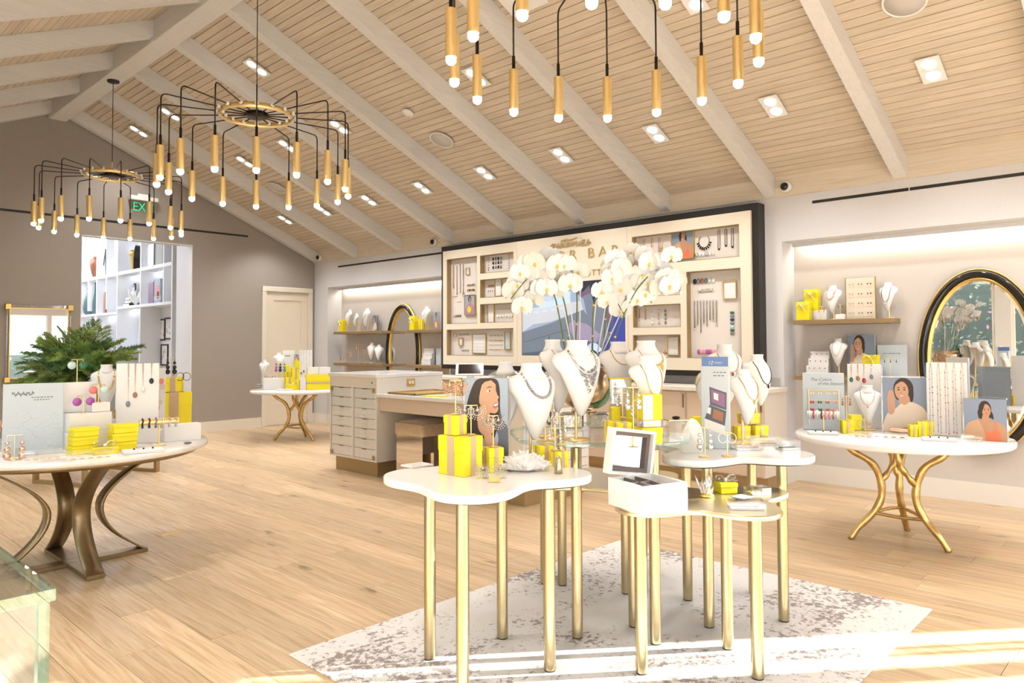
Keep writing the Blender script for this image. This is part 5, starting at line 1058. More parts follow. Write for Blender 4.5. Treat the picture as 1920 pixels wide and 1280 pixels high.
# ================================================================ merchandise builders
def sz(px, p): return px*dep(p)/FPX                 # metres for a pixel length at the depth of p
def face_cam(p, off=0.0): return math.atan2(-p[1], -p[0])+PI/2+R(off)     # local -Y turned towards the viewer
BW_ = [(0.0, 0.03, 0.02), (0.04, 0.12, 0.05), (0.12, 0.25, 0.10), (0.25, 0.42, 0.15), (0.42, 0.62, 0.20), (0.58, 0.80, 0.23), (0.70, 0.94, 0.23), (0.78, 1.0, 0.21), (0.84, 0.92, 0.17), (0.88, 0.70, 0.12)]
def bust(lab, p, h, rot, tip=0.0, wid=0.62, neck=None, grp='white necklace busts', pole=True, lean=0.22, pw=0.5):
    """white necklace bust, point down; local -Y is the front.  h: tip to neck top, tip: tip height above the table"""
    t = thing('necklace_bust', lab, 'display bust', p, rot, grp); hw = h*wid/2; m_ = MB(); n = 14; rows = []
    def fy(v): return -h*0.10*math.sin(PI*min(1, v/0.8)*0.75)+h*0.02+lean*h*(v-0.45)
    vs = []
    for (v, w_, d_) in BW_:
        for k in range(n+1):
            a = R(-84+168*k/n); vs.append((hw*w_*math.sin(a)/math.sin(R(84)), fy(v)-h*d_*(math.cos(a)-0.1), tip+h*v-h*0.05*(abs(math.sin(a))**3)*(1 if v > 0.6 else 0)))
    q = len(BW_); f = [(i*(n+1)+k, i*(n+1)+k+1, (i+1)*(n+1)+k+1, (i+1)*(n+1)+k) for i in range(q-1) for k in range(n)]
    b_ = len(vs); vs += [(x*0.93, y+h*0.03, z) for x, y, z in vs]; f += [tuple(b_+i for i in g[::-1]) for g in f]
    ring = [k for k in range(n+1)]+[i*(n+1)+n for i in range(1, q)]+[(q-1)*(n+1)+k for k in range(n-1, -1, -1)]+[i*(n+1) for i in range(q-2, 0, -1)]
    f += [(ring[k], b_+ring[k], b_+ring[(k+1) % len(ring)], ring[(k+1) % len(ring)]) for k in range(len(ring))]
    m_.add(vs, f, True); ny = fy(0.86)-h*0.05
    pr_ = [(0.56*hw, 0.80), (0.46*hw, 0.86), (0.38*hw, 0.91), (0.36*hw, 0.955), (0.385*hw, 0.985), (0.375*hw, 0.997), (0.001, 1.0)]
    m_.lathe([(r_, tip+h*z) for r_, z in pr_], 18, (0, ny, 0), True, 1, 0.82)
    m_.build('bust_form', 'bust_white', t)
    if pole and tip+h*0.2 > 0.0:
        MB().cyl((0, ny+h*0.03, 0.0), (0, ny+h*0.02, tip+h*0.8), 0.007 if tip > 0.05 else 0.005, None, 10).build('stand_pole', 'brass', t)
        MB().lathe([(0.055*h/0.3, 0), (0.055*h/0.3, 0.006), (0.001, 0.008)], 22, (0, ny+h*0.03, 0)).build('stand_base', 'brass', t)
    def front(x, v):
        for i in range(q-1):
            if BW_[i][0] <= v <= BW_[i+1][0]:
                u_ = (v-BW_[i][0])/(BW_[i+1][0]-BW_[i][0]); w_ = BW_[i][1]*(1-u_)+BW_[i+1][1]*u_; d_ = BW_[i][2]*(1-u_)+BW_[i+1][2]*u_
                s_ = max(-0.98, min(0.98, x/(hw*w_))); a = math.asin(s_*math.sin(R(84))); return Vector((x, fy(v)-h*d_*(math.cos(a)-0.1)-0.003, tip+h*v))
        return Vector((x, ny-0.3*hw, tip+h*v))
    if neck:
        kind, mt, low = neck
        pts = [];
        for k in range(17):
            a = k/16*PI; x = math.cos(a)*hw*0.5; v = 0.86-(0.86-low)*math.sin(a)**0.8; v = min(v, 0.875); pts.append(front(x, v))
        if kind == 'bib':
            nk = MB().tube(pts, 0.005 if mt == 'silver' else 0.002, 6).build('necklace_chain', mt, t); g = MB(); rr = random.Random(4)
            for k in range(260):
                x = rr.uniform(-1, 1)*hw*0.36; vv = low+0.06+0.35*(x/hw)**2-rr.random()*0.32*(1-abs(x)/(hw*0.46)); g.ball(front(x, max(0.16, vv)), rr.uniform(0.002, 0.0042), 5, 4)
            o_ = g.build('crystal_fringe', 'dark_silver' if mt == 'silver' else mt, t); o_['kind'] = 'stuff'
        elif kind == 'beads':
            g = MB()
            for k, p_ in enumerate(pts): g.ball(p_, 0.0065, 6, 5)
            for a_, b2 in zip(pts, pts[1:]): g.ball((a_+b2)/2, 0.006, 6, 5)
            o_ = g.build('necklace_beads', mt, t); o_['kind'] = 'stuff'
        else:
            MB().tube(pts, 0.0022, 4).build('necklace_chain', mt, t)
            if kind != 'chain': MB().ball(pts[8]+Vector((0, -0.004, -0.012)), 0.009, 8, 6, (0.8, 0.5, 1.3)).build('pendant', kind, t)
    return t
def gift_box(lab, p, w_, d_, h_, rot, band='tan_band', bow=False, mt='yellow', lid=True, grp='yellow gift boxes'):
    t = thing('gift_box', lab, 'gift box', p, rot, grp)
    if lid:
        MB().cbox(-w_/2+0.002, w_/2-0.002, -d_/2+0.002, d_/2-0.002, 0, h_*0.62, 0.002).build('box', mt, t); MB().cbox(-w_/2, w_/2, -d_/2, d_/2, h_*0.6, h_, 0.002).build('lid', mt, t)
    else: MB().cbox(-w_/2, w_/2, -d_/2, d_/2, 0, h_, 0.002).build('box', mt, t)
    if band:
        b_ = w_*0.13; e = 0.0012; g = MB().box(-b_, b_, -d_/2-e, -d_/2+e, 0.0, h_+e).box(-b_, b_, d_/2-e, d_/2+e, 0, h_+e).box(-b_, b_, -d_/2, d_/2, h_-e, h_+e); g.box(-w_/2-e, -w_/2+e, -d_*0.13, d_*0.13, 0, h_).box(w_/2-e, w_/2+e, -d_*0.13, d_*0.13, 0, h_); g.build('band', band, t)
    if bow: bow_on(t, (0, -d_/2 if bow == 'front' else 0, h_*0.75 if bow == 'front' else h_), w_*0.42, bow == 'front')
    return t
def bow_on(par, c, s, front=False, mt='ribbon'):
    m_ = MB()
    def strip(pts, wd):
        vs = []
        for q_ in pts: vs += [(q_[0], q_[1]-wd/2, q_[2]), (q_[0], q_[1]+wd/2, q_[2])]
        m_.add(vs, [(2*i, 2*i+2, 2*i+3, 2*i+1) for i in range(len(pts)-1)], True)
    for sg in (-1, 1):
        strip([(sg*s*x, 0, s*z) for x, z in ((0, 0.05), (0.4, 0.5), (0.85, 0.55), (1.0, 0.3), (0.7, 0.12), (0.3, 0.06), (0, 0.05))], s*0.42)
        strip([(sg*s*x, -s*0.1, s*z) for x, z in ((0, 0.06), (0.35, -0.25), (0.55, -0.7), (0.75, -1.0))] if front else [(sg*s*x, -s*0.25*sg, s*z) for x, z in ((0, 0.06), (0.4, 0.10), (0.8, 0.04), (1.1, 0.03))], s*0.36)
    m_.ball((0, 0, 0.1*s), 0.18*s, 8, 6)
    if front: m_.xf(Matrix.Rotation(R(0), 4, 'X') @ Matrix.Translation((0, -0.01-s*0.2, 0)))
    return m_.build('bow', mt, par, c)
def picture_block(lab, p, w_, h_, rot, kind, th=0.025, flip=False, lean=R(-6), grp='acrylic portrait blocks'):
    t = thing('portrait_block', lab, 'photo stand', p, rot, grp)
    b_ = MB().cbox(-w_/2-0.008, w_/2+0.008, 0, th, 0, h_+0.012, 0.002).build('acrylic_block', 'acrylic', t)
    portrait(t, w_, h_, kind, flip, -0.0008)
    MB().box(-w_/2, w_/2, th*0.45, th*0.55, 0, h_).build('backing_card', 'print_grey', t)
    for x in (-w_/2-0.002, w_/2+0.002):
        for z in (0.006, h_+0.004): MB().cyl((x, 0.0, z), (x, -0.004, z), 0.004, None, 8).build('magnet', 'silver', t)
    return t
def scribble(t, at, ln, s_, script, ink):
    """a printed line too small to read: a wavy pen stroke, or dashes for small type"""
    x0, z0 = at
    if script: MB().tube([(x0+ln*k/40, -0.0008, z0+s_*0.4*math.sin(k*1.9)+s_*0.25*math.sin(k*0.7)) for k in range(41)], s_*0.05, 4).build('handwritten_line', ink, t)
    else:
        rr_ = random.Random(int(ln*1e4)); x = 0.0; m_ = MB()
        while x < ln: w = rr_.uniform(0.6, 1.6)*s_; m_.box(x0+x, x0+min(ln, x+w), -0.0008, -0.0003, z0, z0+s_*0.45); x += w+s_*0.5
        m_.build('small_print', ink, t)['kind'] = 'stuff'
def sign_block(lab, p, w_, h_, rot, mt='blue_card', text=None, th=0.02, size=0.03, ink='ink', grp=None, cat='sign'):
    t = thing('sign_card', lab, cat, p, rot, grp); MB().cbox(-w_/2, w_/2, 0, th, 0, h_, 0.002).build('card', mt, t)
    if text:
        for i, (tx, x, z, s_, sh) in enumerate(text):
            if tx[0] == '~': scribble(t, (x*w_-w_/2, z*h_), float(tx[2:])*w_, s_, tx[1] == 's', ink); continue
            text_mesh('lettering', tx, s_, ink, t, Matrix.Translation((x*w_-w_/2, -0.0008, z*h_)) @ MYR, 0.0003, sh)
    return t
def earrings(t, x, z, mt, kind='drop', s=1.0, y=0.0):
    if kind == 'disc': MB().lathe([(0.001, -0.002), (0.022*s, -0.002), (0.022*s, 0.002), (0.001, 0.002)], 16).xf(Matrix.Translation((x, y, z-0.03*s)) @ Matrix.Rotation(R(90), 4, 'X')).build('earring', mt, t); MB().tube([(x, y, z), (x, y-0.004, z-0.006*s), (x, y, z-0.012*s)], 0.002, 5).build('ear_hook', 'gold', t)
    elif kind == 'fan':
        g = MB().ball((x, y, z-0.015*s), 0.006*s, 8, 6).tube([(x, y, z), (x, y, z-0.015*s)], 0.0025, 5); rr = random.Random(int(abs(x)*1e4)+3)
        for k in range(15):
            a = R(-125+250*k/14); dx, dz = math.sin(a), -math.cos(a)
            for r_ in (0.016, 0.024, 0.032): g.ball((x+dx*r_*s, y+rr.uniform(-0.003, 0.003), z-0.020*s+dz*r_*s), 0.0026*s, 5, 4)
            g.tube([(x+dx*0.006*s, y, z-0.018*s), (x+dx*0.03*s, y, z-0.02*s+dz*0.03*s)], 0.0007, 3)
        o_ = g.build('earring', mt, t); o_['kind'] = 'stuff'
    elif kind == 'hoop': MB().tube([(x+0.018*s*math.sin(a*PI/8), y, z-0.02*s+0.02*s*math.cos(a*PI/8)) for a in range(16)], 0.0022, 5, True).build('earring', mt, t)
    else:
        g = MB().tube([(x, y, z), (x, y, z-0.02*s)], 0.0015, 4)
        for k in range(3): g.ball((x, y, z-(0.02+0.018*k)*s), (0.006+0.002*k)*s, 7, 5, (1, 0.6, 1.1))
        g.build('earring', mt, t)
def tbar(lab, p, h_, w_, rot, mt, kind='drop', s=1.0, pairs=2, grp='thin earring stands', base=0.028, metal='brass'):
    t = thing('earring_stand', lab, 'earring stand', p, rot, grp)
    MB().lathe([(base, 0), (base, 0.003), (0.001, 0.004)], 18).cyl((0, 0, 0.002), (0, 0, h_), 0.0028, None, 6).cyl((-w_/2, 0, h_), (w_/2, 0, h_), 0.0024, None, 6).build('stand', metal, t)
    for i in range(pairs): earrings(t, -w_/2+w_*(i/(pairs-1) if pairs > 1 else 0.5), h_-0.002, mt if isinstance(mt, str) else mt[i % len(mt)], kind, s, -0.004)
    return t
def acrylic_tray(lab, p, w_, d_, h_, rot, mt='white_card', content='rose_gold', n=4, grp='clear acrylic trays'):
    t = thing('acrylic_tray', lab, 'display tray', p, rot, grp); e = 0.003
    m_ = MB().box(-w_/2, w_/2, -d_/2, -d_/2+e, 0, h_).box(-w_/2, w_/2, d_/2-e, d_/2, 0, h_).box(-w_/2, -w_/2+e, -d_/2+e, d_/2-e, 0, h_).box(w_/2-e, w_/2, -d_/2+e, d_/2-e, 0, h_).box(-w_/2, w_/2, -d_/2, d_/2, h_, h_+e)
    m_.build('clear_box', 'acrylic', t)
    if mt: MB().box(-w_/2+0.006, w_/2-0.006, -d_/2+0.006, d_/2-0.006, 0.0005, 0.008).build('pad', mt, t)
    for i in range(n): x = -w_/2*0.7+1.4*w_/2*(i/(max(1, n-1))); MB().tube([(x+0.011*math.cos(k*PI/4), 0.011*math.sin(k*PI/4), 0.011) for k in range(8)], 0.003, 5, True).build('ring', content, t)
    return t
def block(lab, p, w_, d_, h_, rot, mt='white_card', grp='white display risers', nm='display_riser', cat='riser'):
    o_ = MB().cbox(-w_/2, w_/2, -d_/2, d_/2, 0, h_, 0.002).build(nm, mt, None, p, rot); return tag(o_, lab, cat, grp)
def bracelet_bar(lab, p, h_, w_, rot, mts, bar='white_card'):
    t = thing('bracelet_stand', lab, 'bracelet stand', p, rot)
    MB().lathe([(0.045, 0), (0.045, 0.005), (0.001, 0.007)], 20).cyl((0, 0, 0.004), (0, 0, h_), 0.006, None, 8).build('stand', 'brass', t); MB().cyl((-w_/2, 0, h_), (w_/2, 0, h_), 0.02, None, 14).build('bar', bar, t)
    for i, mt in enumerate(mts):
        x = -w_/2*0.85+1.7*w_/2*(i/(len(mts)-1)); MB().tube([(x+0.003*math.sin(k*2), 0.027*math.sin(k*PI/6), h_-0.006+0.03*math.cos(k*PI/6)) for k in range(12)], 0.005, 6, True).build('bracelet', mt, t)
    return t
def pendant_board(lab, p, w_, h_, rot, stones, th=0.03, grp=None, mt='white_card', chains='rose_gold'):
    t = thing('pendant_board', lab, 'necklace board', p, rot, grp); MB().cbox(-w_/2, w_/2, 0, th, 0, h_, 0.003).build('board', mt, t)
    for (x, z, s) in stones:
        X_ = (x-0.5)*w_; n_ = MB().tube([(X_-0.003, -0.002, h_), (X_, -0.003, z*h_), (X_+0.003, -0.002, h_)], 0.0013, 4).build('necklace_chain', chains, t); MB().ball((0, 0, 0), 0.016, 9, 7, (0.85, 0.35, 1.2)).build('pendant', s, n_, (X_, -0.006, z*h_-0.012))
        MB().cyl((X_, th*0.3, h_), (X_, -0.004, h_+0.002), 0.003, None, 6).build('peg', 'gold', t)
    return t
def bead_board(lab, p, w_, h_, rot, n, cols, th=0.025):
    t = thing('necklace_board', lab, 'necklace board', p, rot); MB().cbox(-w_/2, w_/2, 0, th, 0, h_, 0.003).build('board', 'white_card', t); rr = random.Random(6)
    for i in range(n):
        X_ = (-0.5+(i+0.6)/(n+0.2))*w_
        for dx in (-0.007, 0.007):
            c_ = MB().tube([(X_, -0.002, h_*0.985), (X_+dx, -0.003, h_*0.9), (X_+dx*1.3, -0.003, h_*0.04)], 0.0011, 4).build('necklace_chain', 'rose_gold' if i else 'stone_blue', t)
            for k in range(9): MB().ball((X_+dx*1.2, -0.004, h_*(0.06+0.1*k+rr.uniform(-0.03, 0.03))), rr.uniform(0.002, 0.0042), 6, 5).build('bead', rr.choice(cols), c_)
        MB().ball((X_, -0.004, h_*0.99), 0.005, 6, 5).build('clasp_peg', 'gold', t)
    return t
def prop_pedestal(lab, p, w_, h_, mt): return block(lab, p, w_, w_, h_, 0, mt)
# ================================================================ white clover table at left
def T(px, py, z): p = onZ(px, py, z); return (p.x, p.y, z)
z = ZA+0.0005
p = T(862, 893, z); rot = face_cam(p, 44)
gift_box('large yellow gift box with tan band on the left white clover table', (p[0]+0.05, p[1]+0.05, z), 0.116, 0.16, 0.165, rot)
gb = (p[0]+0.05, p[1]+0.05, z+0.167)
gift_box('small yellow gift box with tan band stacked on the large yellow box', (gb[0]-0.01, gb[1]+0.02, gb[2]), 0.075, 0.075, 0.085, rot)
p2 = T(925, 886, z); gift_box('low yellow gift box in front of the gasping portrait', (p2[0]+0.03, p2[1]+0.03, z), 0.072, 0.07, 0.105, face_cam(p2, 25))
tbar('tall earring stand with rose gold fan earrings on the stacked yellow boxes', (gb[0]-0.01, gb[1]+0.02, gb[2]+0.087), 0.145, 0.05, face_cam(p, 0), 'rose_gold', 'fan', 1.15, base=0.02)
tbar('earring stand with silver fan earrings on the large yellow box', (gb[0]+0.035, gb[1]-0.03, gb[2]), 0.125, 0.055, face_cam(p, 0), 'silver', 'fan', 1.15, base=0.02)
tbar('earring stand with gold fan earrings on the low yellow box', (p2[0]+0.03, p2[1]+0.03, z+0.107), 0.135, 0.045, face_cam(p2), 'silver', 'fan', 1.1, base=0.02)
pp = T(912, 874, z); pw = sz(82, pp); ph = sz(165, pp)
picture_block('tall acrylic block with portrait of a gasping woman in profile', pp, pw, ph, face_cam(pp, -8), 'profile', th=0.05)
q = T(985, 885, z); t = thing('quartz_cluster', 'spiky pale quartz crystal cluster on the left white clover table', 'crystal', (q[0]+0.03, q[1]+0.03, z), face_cam(q))
rr = random.Random(11); m_ = MB()
m_.lathe([(0.05, 0), (0.09, 0.012), (0.10, 0.03), (0.07, 0.06), (0.03, 0.072), (0.001, 0.074)], 14, (0, 0, 0), False, 1.05, 0.6)
for i in range(len(m_.v)): x, y, zz = m_.v[i]; m_.v[i] = (x+rr.uniform(-0.008, 0.008), y+rr.uniform(-0.008, 0.008), max(0, zz+rr.uniform(-0.004, 0.004)))
m_.build('matrix', 'quartz', t)
def shard(b, d, l, r):
    d = d.normalized(); a = d.orthogonal().normalized(); c_ = d.cross(a); vs = [b+(a*math.cos(k*PI/3)+c_*math.sin(k*PI/3))*r for k in range(6)]+[b+d*l*0.75+(a*math.cos(k*PI/3)+c_*math.sin(k*PI/3))*r*0.9 for k in range(6)]+[b+d*l]
    return vs, [(k, (k+1) % 6, 6+(k+1) % 6, 6+k) for k in range(6)]+[(6+k, 6+(k+1) % 6, 12) for k in range(6)]
g = MB()
for k in range(150):
    a = rr.uniform(0, 2*PI); e = rr.uniform(0.05, 1.0); r_ = math.sqrt(rr.random())*0.09; b_ = Vector((math.cos(a)*r_*1.1, math.sin(a)*r_*0.62, 0.065-0.045*(r_/0.09)**2)); g.add(*shard(b_-Vector((0, 0, 0.008)), Vector((math.cos(a)*r_*9, math.sin(a)*r_*6, 0.6)) + Vector((rr.gauss(0, .25), rr.gauss(0, .25), 0)), rr.uniform(0.018, 0.042), rr.uniform(0.003, 0.0075)))
o_ = g.build('crystal_points', 'quartz', t); o_['kind'] = 'stuff'
for k, (px, lab) in enumerate(((905, 'left tilted clear plate holding a fan earring at the table front'), (938, 'right tilted clear plate holding a fan earring at the table front'))):
    q = T(px, 898, z); t = thing('earring_plate', lab, 'earring display', q, face_cam(q)); pl = MB().box(-0.026, 0.026, -0.001, 0.001, 0, 0.07).build('clear_plate', 'acrylic', t, None, (R(-35), 0, 0)); g = MB()
    MB().box(-0.026, 0.026, 0.0, 0.045, 0.0, 0.002).build('clear_foot', 'acrylic', t); earrings(pl, 0, 0.062, 'silver', 'fan', 1.0, -0.004)
q = T(927, 905, z); t = thing('price_tag', 'small clear tag holder with gold card at the table front', 'tag', q, face_cam(q)); MB().box(-0.028, 0.028, 0, 0.002, 0, 0.03).build('holder', 'acrylic', t, None, (R(-40), 0, 0)); MB().box(-0.022, 0.022, -0.001, 0, 0.004, 0.024).build('card', 'gold_leaf', t, None, (R(-40), 0, 0))
q = T(782, 873, z); t = thing('acrylic_easel', 'flat white card and clear easel on the left lobe of the table', 'display card', q, face_cam(q, 35)); MB().cbox(-0.06, 0.06, -0.045, 0.045, 0, 0.007, 0.001).build('card', 'white_card', t); MB().box(-0.065, -0.015, -0.06, -0.052, 0, 0.022).build('clear_lip', 'acrylic', t)
q = T(1020, 872, z); gift_box('yellow gift box pair, back one, beside the quartz cluster', (q[0]+0.04, q[1]+0.04, z), 0.075, 0.07, 0.085, face_cam(q, 30)); q = T(1050, 874, z); gift_box('yellow gift box in front of the glass table leg', q, 0.062, 0.06, 0.07, face_cam(q, 30))
tbar('earring stand with silver drops right of the quartz cluster', (q[0]-0.01, q[1]+0.02, z+0.0725), 0.10, 0.05, face_cam(q), 'silver', 'drop', 0.8, base=0.018)
q = T(1047, 887, z); t = thing('ring_cone', 'brushed metal ring cone with a ring near the right lobe', 'ring holder', q, face_cam(q)); MB().lathe([(0.018, 0), (0.0165, 0.02), (0.010, 0.062), (0.006, 0.074), (0.001, 0.078)], 14).build('cone', 'brass_pale', t); MB().tube([(0.012*math.cos(k*PI/5), 0.012*math.sin(k*PI/5), 0.05) for k in range(10)], 0.002, 5, True).build('ring', 'silver', t)
# busts around the left of the nest (tips hang clear of the table on poles)
def bust_at(lab, basepx, z0, top, tip, rotoff, wid=0.62, neck=None, **k):
    p = T(basepx[0], basepx[1], z0); zt = atXY(basepx[0], top, p).z; zp = atXY(basepx[0], tip, p).z
    return bust(lab, p, zt-zp, face_cam(p, rotoff), max(0.002, zp-z0), wid, neck, **k)
bust_at('white bust with thick silver rope necklace beside the gasping portrait', (996, 866), ZA+0.0005, 680, 824, 38, 0.80, ('beads', 'dark_silver', 0.56))
bust_at('white bust turned away behind the gasping portrait', (948, 856), ZA+0.0005, 678, 800, 150, 0.62, ('chain', 'silver', 0.6))
bust_at('white bust with sparkling crystal bib necklace in front of the orchid pot', (1082, 824), ZG, 637, 780, 40, 0.80, ('bib', 'silver', 0.56))
bust_at('large white bust seen from its side left of the crystal bib bust', (1036, 818), ZG, 636, 772, 65, 0.66, ('chain', 'silver', 0.6))
# ================================================================ glass table: orchid, pot, boxes
q = T(1099, 803, ZG); q = Vector((q[0]+0.06, q[1]+0.06, ZG))
for k, dx, lab in ((0, -0.075, 'left'), (1, 0.075, 'right')):
    a_ = CR*dx; tag(MB().cbox(-0.06, 0.06, -0.06, 0.06, 0, 0.085, 0.01).build('hammered_cube', 'hammered', None, (q.x+a_.x-CF.x*0.05, q.y+a_.y-CF.y*0.05, ZG+0.0005), face_cam(q, 8)), 'hammered silver cube under the %s side of the orchid pot' % lab, 'riser', 'hammered silver cubes')
pz = ZG+0.0865
t = thing('orchid_pot', 'wide bronze bowl on a foot planted with tall white orchids', 'planter', (q.x, q.y, pz)); pr_ = sz(56, (q.x, q.y, pz))
MB().lathe([(pr_*0.42, 0), (pr_*0.42, 0.012), (pr_*0.30, 0.022), (pr_*0.55, 0.035), (pr_*0.85, 0.08), (pr_*0.99, 0.14), (pr_, 0.20), (pr_*0.97, 0.262), (pr_*0.94, 0.262), (pr_*0.94, 0.24), (0.001, 0.24)], 32).build('bowl', 'pot_metal', t); MB().lathe([(pr_*0.93, 0.241), (pr_*0.5, 0.256), (0.001, 0.262)], 20).build('moss', 'moss', t)
orc = Vector((q.x, q.y, pz))
def O(px, py, off=0.0): p = atXY(px, py, orc+CF*off); return p-orc       # orchid-local point behind a photo pixel at pot depth
flow_c = {}
def flower(nm_parent, c, nrm, s):
    """one moth orchid bloom: two broad petals, three sepals, yellow lip"""
    nrm = Vector(nrm).normalized(); up = Vector((0, 0, 1)); r_ = up.cross(nrm).normalized(); u_ = nrm.cross(r_)
    def petal(ang, l, w, cup):
        d = r_*math.cos(ang)+u_*math.sin(ang); e = r_*-math.sin(ang)+u_*math.cos(ang); vs = [Vector(c)]
        for (f_, ww) in ((0.35, 0.75), (0.7, 1.0), (0.93, 0.62)): vs += [Vector(c)+d*l*f_+e*w*ww+nrm*cup*f_, Vector(c)+d*l*(f_+0.03)+nrm*cup*f_*0.5, Vector(c)+d*l*f_-e*w*ww+nrm*cup*f_]
        vs.append(Vector(c)+d*l*1.03+nrm*cup*0.8)
        return vs, [(0, 2, 1), (0, 3, 2), (1, 2, 5, 4), (2, 3, 6, 5), (4, 5, 8, 7), (5, 6, 9, 8), (7, 8, 10), (8, 9, 10)]
    m_ = MB()
    for a, l, w in ((R(90), 0.046, 0.021), (R(215), 0.044, 0.020), (R(325), 0.044, 0.020)): m_.add(*petal(a, l*s, w*s, 0.002), True)
    m_.v = [tuple(Vector(v)-nrm*0.003) for v in m_.v]
    for a in (R(12), R(168)): m_.add(*petal(a, 0.052*s, 0.036*s, 0.008), True)
    fo = m_.build('bloom', 'petal', nm_parent)
    k_ = MB().ball(Vector(c)+nrm*0.010-u_*0.006*s, 0.006*s, 7, 5).ball(Vector(c)+nrm*0.010-u_*0.014*s, 0.005*s, 6, 5); k_.build('lip', 'petal_core', fo)
# stems: base pixel -> arch -> tip, then blooms along the arch
STEMS = [((1066, 690), (1050, 600), (1035, 545), (1000, 515), (958, 560)), ((1072, 690), (1062, 585), (1042, 525), (1010, 492), (965, 530)), ((1078, 680), (1082, 560), (1072, 520), (1045, 497), (1010, 505)), ((1110, 690), (1112, 590), (1118, 560), (1140, 545), (1172, 592)),
         ((1128, 690), (1140, 540), (1152, 515), (1185, 490), (1225, 500)), ((1133, 690), (1152, 580), (1165, 545), (1195, 530), (1222, 568)), ((1130, 690), (1170, 590), (1200, 535), (1235, 510), (1275, 545))]
pot_top = {}
for i, st in enumerate(STEMS):
    base = O(1097+(st[0][0]-1097)*0.6, 712, 0.0); base.z = 0.25
    off = (-0.05, 0.0, 0.05, -0.03, 0.04, 0.0, -0.04)[i]
    pts = [base]+[O(a, b, off) for a, b in st]
    sp_ = smooth_path(pts, 5); s_ = MB().tube(sp_, [0.0042]*(len(sp_)-8)+[0.003]*8, 6).build('orchid_stem', 'stem', t)
    MB().cyl(base+Vector((0.012, 0.006, 0)), O(st[1][0]+6, st[1][1]-30, off), 0.0035, None, 6).build('support_stake', 'selenite', t)
    for k in (8, 12): MB().ball(sp_[k], 0.007, 6, 5).build('clip', 'petal_core', s_)
BL = [(975, 510), (990, 530), (1003, 492), (1020, 512), (1030, 480), (1045, 495), (1012, 540), (1050, 512), (1068, 508), (1085, 508), (985, 565), (1002, 560), (1025, 540), (962, 545), (1040, 545), (1052, 535), (978, 575), (1015, 525), (995, 548), (1058, 495),
      (1145, 500), (1165, 500), (1190, 492), (1183, 470), (1207, 478), (1225, 505), (1195, 525), (1178, 530), (1230, 530), (1250, 520), (1268, 525), (1240, 540), (1210, 550), (1160, 540), (1128, 545), (1140, 565), (1163, 580), (1195, 560), (1205, 515), (1222, 490), (1255, 535), (1148, 520), (1152, 555), (1178, 555), (1215, 530)]
qq = random.Random(31)
BL += [(1022+qq.uniform(-52, 52), 518+qq.gauss(0, 18)) for k in range(16)]+[(1200+qq.uniform(-58, 62), 518+qq.gauss(0, 18)) for k in range(18)]
rr = random.Random(21)
for i, (px, py) in enumerate(BL):
    c_ = O(px, py, -0.03+rr.uniform(-0.07, 0.07)); nr = (C0-(orc+c_)).normalized()+Vector((rr.gauss(0, 0.35), rr.gauss(0, 0.35), rr.uniform(-0.4, 0.1))); flower(t, c_, nr, rr.uniform(1.05, 1.35))
for (px, py) in ((993, 585), (948, 555), (1166, 592), (1276, 548)): MB().ball(O(px, py), 0.012, 7, 6, (0.8, 0.8, 1.2)).build('bud', 'petal', t)
def bigleaf(pts, w_):
    P = smooth_path([Vector(a) for a in pts], 4); n = len(P); vs = []
    for i, p_ in enumerate(P):
        d = (P[min(i+1, n-1)]-P[max(i-1, 0)]).normalized(); s_ = d.cross(CF).normalized(); ww = w_*math.sin(PI*(0.08+0.92*i/(n-1)))**0.6; vs += [p_-s_*ww, p_+CF*0.006, p_+s_*ww]
    m_ = MB(); m_.add(vs, [q_ for i in range(n-1) for q_ in ((3*i, 3*i+1, 3*i+4, 3*i+3), (3*i+1, 3*i+2, 3*i+5, 3*i+4))], True); return m_.build('orchid_leaf', 'leaf', t)
for (pts, w_) in (([(1085, 712), (1068, 700), (1050, 716), (1045, 742)], 0.035), ([(1125, 700), (1133, 715), (1130, 745), (1112, 765)], 0.04), ([(1112, 705), (1113, 680), (1112, 655)], 0.033), ([(1120, 705), (1124, 690), (1122, 668)], 0.03), ([(1130, 712), (1145, 708), (1152, 715)], 0.02), ([(1122, 712), (1118, 735), (1108, 760)], 0.035)):
    bigleaf([O(a, b, -0.10) for a, b in pts], w_)
# right half of the glass table
z = ZG+0.0005
q = T(1172, 822, z); t = sign_block('white printed card in a clear yellow edged block beside the orchid pot', (q[0]+0.08, q[1]+0.08, z), 0.10, 0.29, face_cam(q, 8), 'white_card', [('~s0.5', 0.15, 0.84, 0.012, 0)]+[('~p0.6', 0.15, 0.72-0.04*k, 0.006, 0) for k in range(4)], 0.04, ink='stone_grey'); MB().box(-0.055, 0.055, -0.004, -0.0015, 0.0, 0.29).build('clear_face', 'acrylic', t); MB().box(0.05, 0.056, -0.001, 0.04, 0, 0.292).box(-0.055, 0.056, -0.001, 0.04, 0.29, 0.295).build('yellow_edge', 'yellow_dark', t)
for px, py, w_, d_, h_, lab, lift in ((1152, 832, 0.062, 0.06, 0.105, 'tall yellow gift box at the front left of the glass table', 0), (1170, 836, 0.07, 0.06, 0.105, 'second yellow gift box at the front of the glass table', 0)):
    q = T(px, py, z); gift_box(lab, (q[0]+0.03, q[1]+0.03, z), w_, d_, h_, face_cam(q, 28), lid=False)
q = T(1168, 826, z); gift_box('wide yellow gift box raised behind the front pair on the glass table', (q[0]+0.09, q[1]+0.07, z), 0.115, 0.06, 0.155, face_cam(q, 20))
